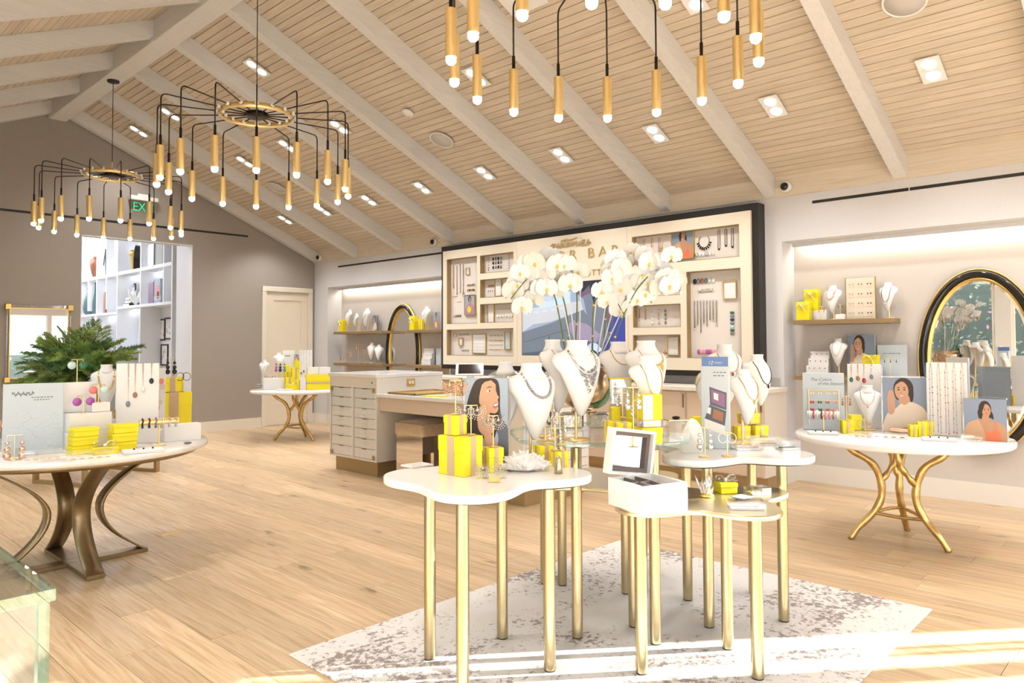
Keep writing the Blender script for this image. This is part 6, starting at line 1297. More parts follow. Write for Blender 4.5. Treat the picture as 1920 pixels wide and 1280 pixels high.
tbar('earring stand with crystal drops in front of the white printed card', (q[0]+0.035, q[1]+0.025, z+0.108), 0.12, 0.05, face_cam(q), 'silver', 'drop', 1.0, base=0.018); tbar('tall stand with rows of crystal earrings beside the glitter box', (T(1188, 838, z)[0], T(1188, 838, z)[1], z), 0.27, 0.05, face_cam(q), 'silver', 'drop', 1.5, base=0.02); tbar('middle tier earring stand with crystal drops by the glitter box', (T(1192, 830, z)[0]+0.02, T(1192, 830, z)[1], z), 0.2, 0.05, face_cam(q), 'silver', 'drop', 1.2, base=0.02)
q = T(1222, 834, z); gift_box('yellow gift box with white ribbon bow at the right of the glass table', (q[0]+0.05, q[1]+0.05, z), 0.105, 0.10, 0.075, face_cam(q, 25), None, True); t = gift_box('yellow box with glittering silver side stacked above the ribboned box', (q[0]+0.07, q[1]+0.06, z+0.11), 0.10, 0.09, 0.12, face_cam(q, 25), None, False, lid=False); MB().box(-0.05, 0.0, -0.0475, -0.0455, 0.002, 0.118).build('glitter_side', 'hammered', t)
block('clear block under the glittering yellow box', (q[0]+0.07, q[1]+0.06, z+0.0765), 0.09, 0.08, 0.032, face_cam(q, 25), 'white_card')
q = T(1268, 826, z); t = thing('clear_stand', 'clear acrylic box topped with a brass plate at the right edge of the glass table', 'display stand', (q[0], q[1], z), face_cam(q, 20)); m_ = MB().box(-0.05, 0.05, -0.045, -0.042, 0, 0.1).box(-0.05, 0.05, 0.042, 0.045, 0, 0.1).box(-0.05, -0.047, -0.042, 0.042, 0, 0.1).box(0.047, 0.05, -0.042, 0.042, 0, 0.1); m_.build('clear_sides', 'acrylic', t); MB().box(-0.05, 0.05, -0.045, 0.045, 0.1005, 0.105).build('brass_plate', 'brass_top', t); MB().ball((0, 0, 0.112), 0.016, 8, 6, (1.3, 1, 0.5)).build('ring', 'dark_metal', t)
bust_at('white bust with a fine gold chain behind the yellow edged card', (1160, 806), z, 640, 752, 25, 0.7, ('chain', 'rose_gold', 0.62)); bust_at('white bust with gold spray necklace right of the orchids', (1212, 812), z, 638, 766, 42, 0.78, ('bib', 'gold', 0.6)); bust_at('white bust with a gold drop pendant in front of the gold spray bust', (1212, 824), z, 667, 780, 42, 0.72, ('gold', 'gold', 0.34))
t = bracelet_bar('clear bar of silver bracelets at the left edge of the glass table', T(1022, 828, z), 0.12, 0.10, face_cam(T(1042, 822, z), -20), ('silver', 'silver', 'silver', 'stone_grey', 'silver'), 'acrylic'); tbar('earring stand with pearl drops at the left edge of the glass table', T(1050, 833, z), 0.13, 0.05, face_cam(q), 'silver', 'drop', 1.1)
# ================================================================ brass clover table
z = ZBR+0.0005
q = T(1256, 964, z); rot = face_cam(q, 38)
bx_ = 0.235; by_ = 0.25; bz_ = 0.118
c_ = Vector((q[0], q[1], 0)); o2 = Matrix.Rotation(rot, 3, 'Z') @ Vector((0.0, by_*0.62, 0)); jb = (c_.x+o2.x, c_.y+o2.y, z)
t = thing('jewellery_box', 'open white lacquer jewellery box with mirrored lid and felt compartments', 'jewellery box', jb, rot)
m_ = MB().box(-bx_/2, bx_/2, -by_/2, by_/2, 0, 0.012); e = 0.012
for (a0, a1, b0, b1) in ((-bx_/2, bx_/2, -by_/2, -by_/2+e), (-bx_/2, bx_/2, by_/2-e, by_/2), (-bx_/2, -bx_/2+e, -by_/2+e, by_/2-e), (bx_/2-e, bx_/2, -by_/2+e, by_/2-e)): m_.box(a0, a1, b0, b1, 0.012, bz_)
m_.build('body', 'white_gloss', t)
fl_ = MB().box(-bx_/2+e, bx_/2-e, -by_/2+e, by_/2-e, 0.07, 0.075)
for x in (-0.04, 0.02): fl_.box(x-0.003, x+0.003, -by_/2+e, by_/2-e, 0.075, bz_-0.006)
fl_.box(-bx_/2+e, 0.02, -0.003, 0.003, 0.075, bz_-0.006); fl_.build('felt_tray', 'grey_felt', t)
rg_ = MB()
for k in range(6): MB().cyl((0.03, -0.06+0.022*k, 0.082), (0.085, -0.06+0.022*k, 0.082), 0.009, None, 8).build('ring_roll', 'blush', t)
for k in range(5): MB().ball((0.04+0.011*k, -0.05+0.022*k, 0.093), 0.006, 6, 5).build('ring', 'rose_gold', t)
# lid is hinged on the left side and stands open
ld = MB(); lw = bx_; lh = 0.205
for (a0, a1, b0, b1) in ((-lw/2, lw/2, 0, 0.014), (-lw/2, lw/2, lh-0.014, lh), (-lw/2, -lw/2+0.014, 0.014, lh-0.014), (lw/2-0.014, lw/2, 0.014, lh-0.014)): ld.box(-0.035, 0.012, a0, a1, b0, b1)
ld.box(-0.04, -0.035, -lw/2, lw/2, 0, lh)
lo = ld.build('lid', 'white_gloss', t, (0, by_/2+0.006, bz_-0.002), (R(-8), 0, R(-90)))
g = MB()
for (a0, a1, b0, b1) in ((-lw/2+0.014, lw/2-0.014, 0.014, 0.032), (-lw/2+0.014, lw/2-0.014, lh-0.032, lh-0.014), (-lw/2+0.014, -lw/2+0.032, 0.032, lh-0.032), (lw/2-0.032, lw/2-0.014, 0.032, lh-0.032)): g.box(-0.034, -0.012, a0, a1, b0, b1)
g.build('lid_lining', 'grey_felt', lo); MB().box(-0.034, -0.03, -lw/2+0.032, lw/2-0.032, 0.032, lh-0.032).build('lid_mirror', 'mirror', lo)
for yy in (-0.05, 0.05): MB().cyl((yy-0.01, by_/2, bz_+0.002), (yy+0.01, by_/2, bz_+0.002), 0.004, None, 8).build('hinge', 'gold', t)
q = T(1327, 932, z); t = thing('crystal_crown', 'cluster of clear and gold crystal points on the brass table', 'ornament', (q[0]+0.01, q[1]+0.01, z)); rr = random.Random(9); g = MB(); g2 = MB().lathe([(0.03, 0), (0.034, 0.006), (0.028, 0.014), (0.001, 0.016)], 14); g2.build('base', 'gold', t)
for k in range(26):
    a = rr.uniform(0, 2*PI); r_ = rr.uniform(0.005, 0.026); g.add(*shard(Vector((math.cos(a)*r_, math.sin(a)*r_, 0.012)), Vector((math.cos(a)*r_*14, math.sin(a)*r_*14, 1)), rr.uniform(0.03, 0.09), rr.uniform(0.003, 0.006)))
o_ = g.build('crystal_points', 'crystal', t); o_['kind'] = 'stuff'
q = T(1366, 926, z); t = gift_box('yellow gift box topped with a big white satin bow on the brass table', (q[0]+0.03, q[1]+0.03, z), 0.085, 0.085, 0.05, face_cam(q, 25), None, True); bow_on(t, (0, 0, 0.055), 0.05)
q = T(1420, 925, z); t = acrylic_tray('clear tray with white card at the back right of the brass table', (q[0], q[1], z), 0.10, 0.08, 0.03, face_cam(q, 30), 'white_card', 'gold', 3)
q = T(1388, 934, z); t = thing('trinket_dish', 'small gold rimmed square dish in front of the clear tray', 'dish', (q[0]-0.02, q[1]-0.02, z), face_cam(q, 10)); MB().lathe([(0.03, 0), (0.05, 0.012), (0.052, 0.014), (0.046, 0.012), (0.001, 0.004)], 4).build('dish', 'selenite', t)
q = T(1398, 952, z); t = acrylic_tray('large clear tray with silver bracelets at the front of the brass table', (q[0], q[1], z), 0.15, 0.10, 0.032, face_cam(q, 12), 'linen', 'silver', 7)
# ================================================================ white clover table at right
z = ZR+0.0005
q = T(1345, 842, z); rot = face_cam(q, 10); lw, lh = sz(52, q), sz(155, q)
t = thing('leaflet_stand', 'tall pale blue leaflet stand picturing an open jewellery case', 'leaflet stand', (q[0]+0.02, q[1]+0.02, z), face_cam(q, -12))
MB().cbox(-lw/2, lw/2, 0, 0.035, 0, lh, 0.002).build('panel', 'blue_card', t)
def flat(nm, mt, pts, k=1): MB().add([((x-0.5)*lw, -0.0003*k, zz*lh) for x, zz in pts], [tuple(range(len(pts)))]).build(nm, mt, t)
flat('printed_case_lid', 'ink', [(0.3, 0.75), (0.92, 0.68), (0.9, 0.47), (0.32, 0.53)], 1); flat('printed_lid_inside', 'plum', [(0.36, 0.72), (0.86, 0.66), (0.85, 0.5), (0.37, 0.56)], 2); flat('printed_mirror', 'ink_pale', [(0.45, 0.68), (0.62, 0.66), (0.62, 0.58), (0.46, 0.60)], 3)
flat('printed_case_tray', 'ink', [(0.3, 0.53), (0.9, 0.46), (0.84, 0.28), (0.12, 0.36)], 1); flat('printed_jewels', 'stone_brown', [(0.45, 0.48), (0.8, 0.44), (0.76, 0.33), (0.40, 0.37)], 2); flat('printed_pearls', 'ink_pale', [(0.25, 0.5), (0.36, 0.49), (0.33, 0.41), (0.2, 0.43)], 3); flat('printed_case_front', 'white_card', [(0.12, 0.36), (0.84, 0.28), (0.84, 0.17), (0.12, 0.24)], 1)
scribble(t, (-lw*0.05, lh*0.92), lw*0.45, 0.012, False, 'stone_grey'); scribble(t, (-lw*0.05, lh*0.88), lw*0.4, 0.012, False, 'stone_grey')
MB().box(-lw/2+0.004, lw/2*0.95, 0.004, 0.008, lh, lh+sz(18, q)).build('blue_header', 'blue_mid', t); text_mesh('header_lettering', "12", 0.026, 'ink_pale', t, Matrix.Translation((-lw*0.25, 0.0035, lh+0.010)) @ MYR, 0.0002, 0.3); hs_ = MB().tube([(lw*(-0.02+0.3*k/16), 0.0032, lh+0.018+0.007*math.sin(k*2.1)) for k in range(17)], 0.0009, 4).build('header_handwriting', 'ink_pale', t)
bust_at('white bust with fine chain and red charm behind the leaflet stand', (1360, 816), z, 645, 760, 28, 0.66, ('stone_red', 'rose_gold', 0.55)); bust_at('white bust with dark pendant at the far right of the nest', (1420, 816), z, 664, 760, 50, 0.74, ('dark_metal', 'dark_metal', 0.42)); bust_at('white bust with gold charm pendant in front of the right yellow boxes', (1394, 832), z, 692, 795, 48, 0.72, ('gold', 'gold', 0.45))
bust_at('narrow white bust left of the leaflet stand', (1322, 826), z, 690, 754, -60, 0.5, ('chain', 'gold', 0.5))
for px, py, w_, h_, lab, lift in ((1396, 825, 0.09, 0.075, 'yellow gift box at left of the group behind the clear trays', 0), (1430, 822, 0.09, 0.07, 'yellow gift box at right of the group behind the clear trays', 0)):
    q = T(px, py, z); gift_box(lab, (q[0]+0.05, q[1]+0.05, z), w_, 0.08, h_, face_cam(q, 35), 'gold_leaf')
q = T(1412, 822, z); gift_box('yellow gift box stacked on the two behind the clear trays', (q[0]+0.07, q[1]+0.06, z+0.078), 0.11, 0.075, 0.06, face_cam(q, 35), 'gold_leaf')
q = T(1316, 838, z); gift_box('tall yellow gift box left of the leaflet stand', (q[0]+0.05, q[1]+0.06, z), 0.05, 0.05, 0.155, face_cam(q, 20), None)
q = T(1298, 848, z); t = thing('selenite_slab', 'tall milky selenite slab at the left of the right white table', 'crystal', (q[0], q[1], z), face_cam(q, 10)); rr = random.Random(5); m_ = MB(); out = [(-0.05, 0), (0.05, 0), (0.056, 0.06), (0.045, 0.13), (0.02, 0.165), (-0.005, 0.175), (-0.03, 0.15), (-0.048, 0.11), (-0.055, 0.05)]
m_.add([(x, -0.018+rr.uniform(-0.004, 0.004), y) for x, y in out]+[(x*0.92, 0.018+rr.uniform(-0.004, 0.004), y*0.97) for x, y in out]+[(0, -0.024, 0.08), (0, 0.022, 0.08)], [(k, (k+1) % 9, 18) for k in range(9)]+[(9+(k+1) % 9, 9+k, 19) for k in range(9)]+[(k, 9+k, 9+(k+1) % 9, (k+1) % 9) for k in range(9)]); m_.build('slab', 'selenite', t)
tbar('earring stand with crystal drops in front of the selenite slab', T(1322, 856, z), 0.14, 0.05, face_cam(q), 'silver', 'drop', 1.6, base=0.03); tbar('earring stand with clear hoops in front of the leaflet stand', T(1364, 855, z), 0.115, 0.04, face_cam(q), 'silver', 'hoop', 1.2, base=0.03)
for px, py, w_, d_, h_, lab, off in ((1400, 842, 0.15, 0.10, 0.03, 'clear tray of rings in the middle of the right white table', 25), (1432, 834, 0.16, 0.08, 0.045, 'clear tray in front of the right yellow boxes', 20), (1476, 842, 0.10, 0.09, 0.05, 'clear tray of small charms at the right lobe of the right white table', 30)):
    q = T(px, py, z); acrylic_tray(lab, (q[0], q[1], z), w_, d_, h_, face_cam(q, off), 'white_card', 'rose_gold' if px < 1450 else 'stone_black', 5)
# ================================================================ marble table at left
z = LTZ+0.0005
def TB(px, py, zt, back=0.0):        # point on a table; 'back' pushes the base further from the viewer
    p = onZ(px, py, zt); d = Vector((p.x, p.y, 0)).normalized(); return (p.x+d.x*back, p.y+d.y*back, zt)
q = TB(62, 853, z); sign_block('grey blue etched sign panel at the left of the marble table', q, sz(96, q), sz(134, q), face_cam(q, 6), 'blue_card', [('~s0.36', 0.14, 0.86, 0.026, 0), ('~p0.36', 0.46, 0.80, 0.010, 0), ('~p0.26', 0.5, 0.765, 0.010, 0)], 0.02, ink='ink')
o_ = [o for o in COL.objects if o.name.startswith('sign_card')][-1]
rr = random.Random(4); g = MB(); w_, h_ = sz(96, q), sz(134, q)
for k in range(60):
    x, y = rr.uniform(-0.42, 0.42)*w_, rr.uniform(0.05, 0.6)*h_; a = rr.uniform(0, PI); l = rr.uniform(0.01, 0.05); g.tube([(x-l*math.cos(a), -0.0008, y-l*math.sin(a)*0.6), (x, -0.0008, y+0.005), (x+l*math.cos(a), -0.0008, y+l*math.sin(a)*0.6)], 0.0006, 3)
x_ = g.build('etched_drawing', 'ink_pale', o_); x_['kind'] = 'stuff'
# stepped white risers
q = TB(160, 846, z, 0.10); r0 = face_cam(q, 22); pxm = sz(1, q)
block('bottom white riser of the stepped stack on the marble table', q, 78*pxm, 0.16, 36*pxm, r0); block('middle white riser of the stepped stack', (q[0], q[1], z+36*pxm+0.001), 74*pxm, 0.15, 33*pxm, r0)
top = z+69*pxm+0.003; cR = Matrix.Rotation(r0, 3, 'Z')
def on_stack(x, y, zz=0.0): v = cR @ Vector((x, y, 0)); return (q[0]+v.x, q[1]+v.y, top+zz)
sign_block('tall plain white card standing on the stepped risers', on_stack(-0.03, 0.03), 62*pxm, 56*pxm, r0, 'white_card', None, 0.025, cat='display card'); block('small white riser on the right of the stepped stack', on_stack(0.065, -0.02), 32*pxm, 0.08, 17*pxm, r0)
tbar('earring stand with purple disc earrings on the stepped risers', on_stack(-0.035, -0.05), 32*pxm, 0.075, r0, 'stone_purple', 'disc', 1.15, base=0.015); tbar('earring stand with coral and aqua discs on the small riser', on_stack(0.06, -0.03, 17*pxm+0.001), 34*pxm, 0.065, r0, ('stone_coral', 'stone_aqua'), 'disc', 1.1, base=0.015)
tbar('tall earring stand with aqua and green discs in front of the greenery', on_stack(-0.02, 0.085), 98*pxm, 0.065, r0, ('stone_aqua', 'stone_green'), 'disc', 1.1, base=0.02)
q2 = TB(222, 824, z, 0.06); block('low white riser between the bust and the yellow stacks', q2, 80*pxm, 0.14, 22*pxm, face_cam(q2, 20)); block('upper white riser carrying the gold price card', (q2[0]+0.02, q2[1]+0.02, z+22*pxm+0.001), 48*pxm, 0.11, 18*pxm, face_cam(q2, 20))
t = thing('price_card', 'gold printed card in a clear holder in front of the necklace bust', 'sign', (q2[0]-0.0, q2[1]-0.03, z+40*pxm+0.003), face_cam(q2, 6)); MB().box(-0.05, 0.05, 0.0, 0.006, 0, 0.085).build('clear_holder', 'acrylic', t); MB().box(-0.042, 0.042, -0.001, 0, 0.006, 0.066).build('gold_card', 'gold_leaf', t)
qb = TB(198, 828, z); zt_ = atXY(203, 683, qb).z; zp = atXY(203, 766, qb).z; bust('white bust with gold chain necklace in front of the greenery', qb, zt_-zp, face_cam(qb, 0), zp-z, 0.64, ('beads', 'gold', 0.42))
q3 = TB(257, 832, z, 0.02); w_, h_ = sz(72, q3), sz(150, q3)
pendant_board('tall white board with four pear shaped pendants on the marble table', q3, w_, h_, face_cam(q3, -4), [(0.28, 0.52, 'stone_grey'), (0.44, 0.63, 'stone_brown'), (0.62, 0.70, 'selenite'), (0.82, 0.80, 'stone_black')])
q4 = TB(322, 812, z, 0.10); w1 = sz(66, q4); block('white riser at the right edge of the marble table', TB(340, 826, z, 0.04), sz(58, q4), 0.10, sz(28, q4), face_cam(q4, 10))
q5 = TB(322, 800, z, 0.22); gift_box('large yellow gift box at the right of the marble table', q5, sz(64, q5), 0.12, sz(60, q5), face_cam(q5, 14)); gift_box('smaller yellow gift box stacked on the large one on the marble table', (q5[0]-0.01, q5[1], z+sz(60, q5)+0.003), sz(38, q5), 0.10, sz(27, q5), face_cam(q5, 14))
tp5 = z+sz(60, q5)+0.003
tbar('stand with dark cascading earrings on the stacked yellow boxes', (q5[0]-0.01, q5[1], tp5+sz(27, q5)+0.003), sz(36, q5), 0.05, face_cam(q5), 'stone_black', 'drop', 2.0, base=0.015); tbar('small stand with silver hoop earrings on the large yellow box', (q5[0]+CR.x*0.09, q5[1]+CR.y*0.09, tp5), sz(36, q5), 0.05, face_cam(q5), 'dark_metal', 'hoop', 1.6, base=0.015)
q6 = TB(296, 806, z, 0.10); t = sign_block('floral print panel in pink and white behind the yellow boxes', q6, sz(24, q6), sz(112, q6), face_cam(q6), 'white_card', None, 0.012, cat='print'); rr = random.Random(3)
for k in range(7): MB().add([(x, -0.0006-0.0002*k, y) for x, y in ell(rr.uniform(-0.03, 0.03), 0.12+0.04*k, 0.025, 0.02, 8, rr.random()*3)], [tuple(range(8))]).build('printed_bloom', ('stone_coral', 'stone_pink', 'blush')[k % 3], t)
bracelet_bar('gold bar with black and silver bracelets on the marble table', TB(298, 834, z), sz(38, q4), sz(58, q4), face_cam(q4, 8), ('stone_black', 'stone_black', 'stone_grey', 'silver', 'silver', 'silver'), 'brass')
for (px, py, nm) in ((153, 852, 'left'), (228, 845, 'right')):
    s_ = TB(px, py, z, 0.05); u_ = sz(1, s_); zz = z
    for k in range(3): gift_box('%s yellow box of the %s stack of three on the marble table' % (('bottom', 'middle', 'top')[k], nm), (s_[0]+0.004*k, s_[1]-0.003*k, zz), 44*u_, 0.10, 16*u_, face_cam(s_, 18), None); zz += 16*u_+0.0015
s_ = TB(196, 852, z, 0.03); gift_box('low yellow box with a white ribbon between the two yellow stacks', s_, 0.14, 0.07, 0.045, face_cam(s_, 10), None, True)
for px, py, w_, d_, h_, lab in ((170, 862, 0.24, 0.11, 0.05, 'clear tray of rose gold rings at the front of the marble table'), (80, 864, 0.20, 0.10, 0.055, 'clear tray of small rose gold pieces in front of the etched sign')):
    s_ = TB(px, py, z); acrylic_tray(lab, s_, w_, d_, h_, face_cam(s_, 6), None, 'rose_gold', 5)
s_ = TB(268, 848, z); t = thing('earring_pad', 'white slanted earring pad at the front right of the marble table', 'display pad', s_, face_cam(s_, 8)); MB().cbox(-0.11, 0.11, -0.05, 0.05, 0, 0.022, 0.004).build('pad', 'white_card', t)
for k in range(3): MB().ball((-0.05+0.05*k, -0.02, 0.026), 0.006, 7, 5).build('stud', 'stone_black', t)
s_ = TB(352, 832, z); tag(MB().ball((0, 0, 0.008), 0.02, 10, 6, (1.3, 0.8, 0.4)).build('ring', 'stone_grey', None, s_), 'dark oval ring lying near the right edge of the marble table', 'ring')
tbar('rose gold petal earrings on a stand at the left front of the marble table', TB(27, 862, z), sz(42, q), 0.07, face_cam(q), 'rose_gold', 'drop', 2.0, base=0.03)
s_ = TB(5, 850, z); bracelet_bar('stand of rose gold bangles at the left edge of the picture', s_, 0.17, 0.10, face_cam(s_), ('rose_gold', 'rose_gold', 'rose_gold', 'white_card'), 'rose_gold')
# ---- fir and pine arrangement in a gold bowl
gp = Vector((1.66, 5.80, z)); gq = atXY(145, 690, gp)
t = thing('evergreen_arrangement', 'loose fir and pine branches in a gold bowl on the marble table', 'plant', (gq.x, gq.y, z)); kx = gq-Vector((gq.x, gq.y, z))
zc_ = atXY(145, 722, gq).z-z
MB().lathe([(0.10, 0), (0.11, 0.02), (0.09, 0.04), (0.15, zc_*0.6), (0.17, zc_), (0.155, zc_), (0.001, zc_-0.02)], 24).build('gold_bowl', 'gold_leaf', t)
rr = random.Random(17); ctr = Vector((0, 0, zc_+0.02))
def spray(p0, p1, droop, nl, dens, mt, kind):
    m_ = MB(); d = p1-p0; L_ = d.length; mid = (p0+p1)/2+Vector((0, 0, droop)); pts = smooth_path([p0, mid, p1], 6); m_.mi(1).tube(pts, [0.004-0.003*k/12 for k in range(13)], 4); m_.mi(0)
    def at(u_): f_ = u_*(len(pts)-1); i = min(int(f_), len(pts)-2); return pts[i].lerp(pts[i+1], f_-i), (pts[i+1]-pts[i]).normalized()
    def needles(a, dr, ln, n, spread):
        for k in range(n):
            s_ = Vector((rr.gauss(0, 1), rr.gauss(0, 1), rr.gauss(0, 1))); s_ = (s_-dr*s_.dot(dr)).normalized(); nd = (dr*rr.uniform(0.45, 0.9)+s_*spread).normalized()*ln*rr.uniform(0.7, 1.1); w = nd.cross(s_ if abs(nd.dot(s_)) < 0.9*ln else Vector((0, 0, 1))).normalized()*0.0026
            m_.add([a-w, a+w, a+nd], [(0, 1, 2)])
    if kind == 'fir':
        for k in range(dens):
            u_ = 0.2+0.8*(k+rr.random())/dens; a, dr = at(u_); side = dr.cross(Vector((0, 0, 1))).normalized()*(1 if k % 2 else -1); bl = L_*0.40*(1.1-u_)+0.035; bd = (dr*0.7+side*0.7+Vector((0, 0, rr.uniform(-0.15, 0.2)))).normalized()
            m_.mi(1).tube([a, a+bd*bl], 0.0012, 3); m_.mi(0)
            for j in range(int(bl/0.007)): needles(a+bd*0.007*j, bd, nl, 2, 0.8)
        for k in range(40): a, dr = at(rr.uniform(0.15, 1)); needles(a, dr, nl, 2, 0.8)
    elif kind == 'cedar':
        for k in range(dens):
            u_ = 0.15+0.85*k/dens; a, dr = at(u_); side = dr.cross(Vector((0, 0, 1))).normalized()*(1 if k % 2 else -1); e_ = a+(dr*0.8+side*0.5+Vector((0, 0, -0.25))).normalized()*0.05*(1.3-u_); w = dr*0.006; m_.add([a-w, a+w, e_+w, e_-w*0.2], [(0, 1, 2, 3)])
            for s2 in (0.4, 0.7): c_ = a.lerp(e_, s2); e2 = c_+(dr+Vector((0, 0, -0.3))).normalized()*0.025; m_.add([c_-w*0.7, c_+w*0.7, e2], [(0, 1, 2)])
    else:
        for k in range(dens): a, dr = at(rr.uniform(0.55, 1.0)); needles(a, dr, nl, 2, 0.55)
    o_ = m_.build('branch', [mt, 'twig'], t); o_['kind'] = 'stuff'
tips = [((5, 745), 'cedar'), (20, 725, 'fir'), ((30, 700), 'cedar'), ((45, 668), 'cedar'), ((60, 645), 'cedar'), ((85, 622), 'cedar'), ((110, 612), 'cedar'), ((140, 622), 'fir'), ((165, 632), 'pine'), ((190, 615), 'fir'), ((200, 640), 'fir'), ((225, 640), 'fir'), ((262, 650), 'fir'), ((245, 672), 'fir'), ((230, 690), 'fir'), ((242, 715), 'fir'), ((215, 712), 'fir'), ((95, 735), 'cedar'), ((110, 760), 'cedar'), ((160, 720), 'pine'), ((130, 660), 'pine'), ((95, 650), 'pine'), ((75, 690), 'fir'), ((110, 690), 'pine'), ((180, 670), 'fir'), ((150, 640), 'pine'), ((205, 665), 'fir'), ((40, 712), 'fir'), ((135, 690), 'pine'), ((175, 700), 'fir'), ((60, 720), 'fir'), ((155, 655), 'pine'), ((120, 635), 'cedar'), ((85, 665), 'fir'), ((195, 690), 'fir')]
qq = random.Random(6)
tips += [((128+qq.gauss(0, 52), 672+qq.gauss(0, 26)), ('fir', 'fir', 'pine')[k % 3]) for k in range(34)]+[((60, 742), 'fir'), ((25, 738), 'fir'), ((45, 690), 'fir'), ((70, 650), 'fir'), ((90, 630), 'fir'), ((110, 745), 'fir'), ((250, 660), 'fir')]
for i, tp in enumerate(tips):
    (px, py), kd = ((tp[0], tp[1]), tp[2]) if len(tp) == 3 else tp
    p1 = atXY(px, py, gq-CF*rr.uniform(-0.15, 0.16))-Vector((gq.x, gq.y, z)); p0 = ctr+Vector((rr.uniform(-0.05, 0.05), rr.uniform(-0.05, 0.05), 0))
    spray(p0, p1, 0.06 if kd != 'cedar' else 0.09, {'fir': 0.028, 'cedar': 0.02, 'pine': 0.085}[kd], {'fir': 34, 'cedar': 70, 'pine': 300}[kd], ('pine', 'pine_light', 'pine_blue')[(i*7) % 3] if kd != 'fir' else ('pine', 'pine_light')[i % 2], kd)
# ================================================================ far table by the door
z = FTZ+0.0005
def FB(px, back=0.0, py=733): return TB(px, py, z, back)
def stand_on(fn, lab, px, top, bot, back, *a, **k): pass
q = FB(545); u_ = sz(1, FB(545, 0.5))
s_ = FB(503, 0.5, 729); t = thing('plate_stack', 'stack of round pale plates at the left of the far round table', 'plates', (s_[0], s_[1], z)); MB().lathe([(0.12, 0), (0.19, 0.02), (0.195, 0.025), (0.001, 0.012)], 28).build('lower_plate', 'marble', t); MB().lathe([(0.10, 0.026), (0.17, 0.045), (0.175, 0.05), (0.001, 0.036)], 28).build('upper_plate', 'blue_card', t)
s_ = FB(534, 0.15); block('flat white card at the front of the far round table', s_, 0.22, 0.10, 0.02, face_cam(s_), grp=None)
s_ = FB(514, 0.55); block('white tiered box with beads under the busts on the far table', s_, 40*u_, 0.2, 20*u_, face_cam(s_, 6)); zt_ = z+20*u_+0.001
t = thing('bead_tray', 'slanted white tray of silver beads on the tiered box of the far table', 'tray', (s_[0]-CR.x*0.05-0.04, s_[1]-CR.y*0.05-0.07, zt_), face_cam(s_, 6)); MB().box(-0.10, 0.10, -0.03, 0.03, 0, 0.012).build('tray', 'white_card', t)
for k in range(4): MB().ball((-0.07+0.045*k, 0, 0.026), 0.017, 8, 6).build('bead', 'silver', t)
bust('white bust with a fine necklace at the left of the far table', (s_[0]-CR.x*0.11, s_[1]-CR.y*0.11+0.08, zt_), 32*u_, face_cam(s_, -25), 0.02, 0.62, ('chain', 'silver', 0.4)); s2 = FB(523, 0.85); bust('tallest white bust at the back of the far table', (s2[0], s2[1], z), 36*u_, face_cam(s_, 10), 32*u_, 0.6)
tbar('stand of dark bracelets on the tiered box of the far table', (s_[0]+CR.x*0.09, s_[1]+CR.y*0.09, zt_), 32*u_, 0.12, face_cam(s_), ('stone_purple', 'stone_black', 'stone_blue'), 'drop', 2.4, 3, base=0.03)
s_ = FB(541, 1.0); sign_block('white printed sign at the back of the far table', s_, 22*u_, 72*u_, face_cam(s_), 'white_card', [('~s0.5', 0.15, 0.85, 0.03, 0)], cat='sign'); s_ = FB(556, 1.0); picture_block('small portrait of a dark haired woman on the far table', (s_[0], s_[1], z+50*u_), 10*u_, 14*u_, face_cam(s_), 'mauve'); block('white plinth under the small portrait on the far table', (s_[0], s_[1], z), 11*u_, 0.06, 50*u_-0.002, face_cam(s_))
s_ = FB(573, 1.0); pendant_board('white board with dark pendant chain on the far table', s_, 24*u_, 72*u_, face_cam(s_), [(0.15, 0.4, 'stone_brown'), (0.35, 0.45, 'stone_grey'), (0.55, 0.12, 'stone_black'), (0.8, 0.35, 'silver')], chains='silver')
for i, (px, bk_, w_, h_, zo, lab, bw) in enumerate(((541, 0.45, 14, 22, 0, 'yellow gift box left of the bow box on the far table', False), (553, 0.55, 14, 40, 0, 'tall yellow gift box in the middle of the far table', False), (556, 0.55, 9, 12, 41, 'small yellow gift box stacked on the tall one on the far table', True), (545, 0.62, 12, 32, 0, 'yellow gift box behind the left one on the far table', False), (548, 0.25, 16, 10, 0, 'low yellow gift box with white ribbon on the far table', True), (560, 0.3, 10, 18, 0, 'yellow gift box behind the white card on the far table', False), (537, 0.8, 9, 44, 0, 'yellow gift box near the white sign on the far table', True))):
    s_ = FB(px, bk_); gift_box(lab, (s_[0], s_[1], z+zo*u_), w_*u_, 0.09, h_*u_, face_cam(s_, 20), 'tan_band' if not bw else None, bw)
s_ = FB(568, 0.2); sign_block('small white upright card at the front of the far table', s_, 10*u_, 22*u_, face_cam(s_), 'white_card', None, 0.02, cat='display card')
s_ = FB(597, 0.42); gift_box('long yellow chest with tan band on the far table', s_, 46*u_, 0.2, 28*u_, face_cam(s_, 8), None); t = [o for o in COL.objects if o.name.startswith('gift_box') and o.type == 'EMPTY'][-1]; MB().box(-23*u_-0.002, 23*u_+0.002, -0.102, 0.102, 11*u_, 14.5*u_).build('band', 'tan_band', t)
block('left white box on top of the long yellow chest', (s_[0]-CR.x*0.08, s_[1]-CR.y*0.08, z+28*u_+0.001), 20*u_, 0.13, 13*u_, face_cam(s_, 8)); block('right white box on top of the long yellow chest', (s_[0]+CR.x*0.085, s_[1]+CR.y*0.085, z+28*u_+0.001), 20*u_, 0.13, 13*u_, face_cam(s_, 8))
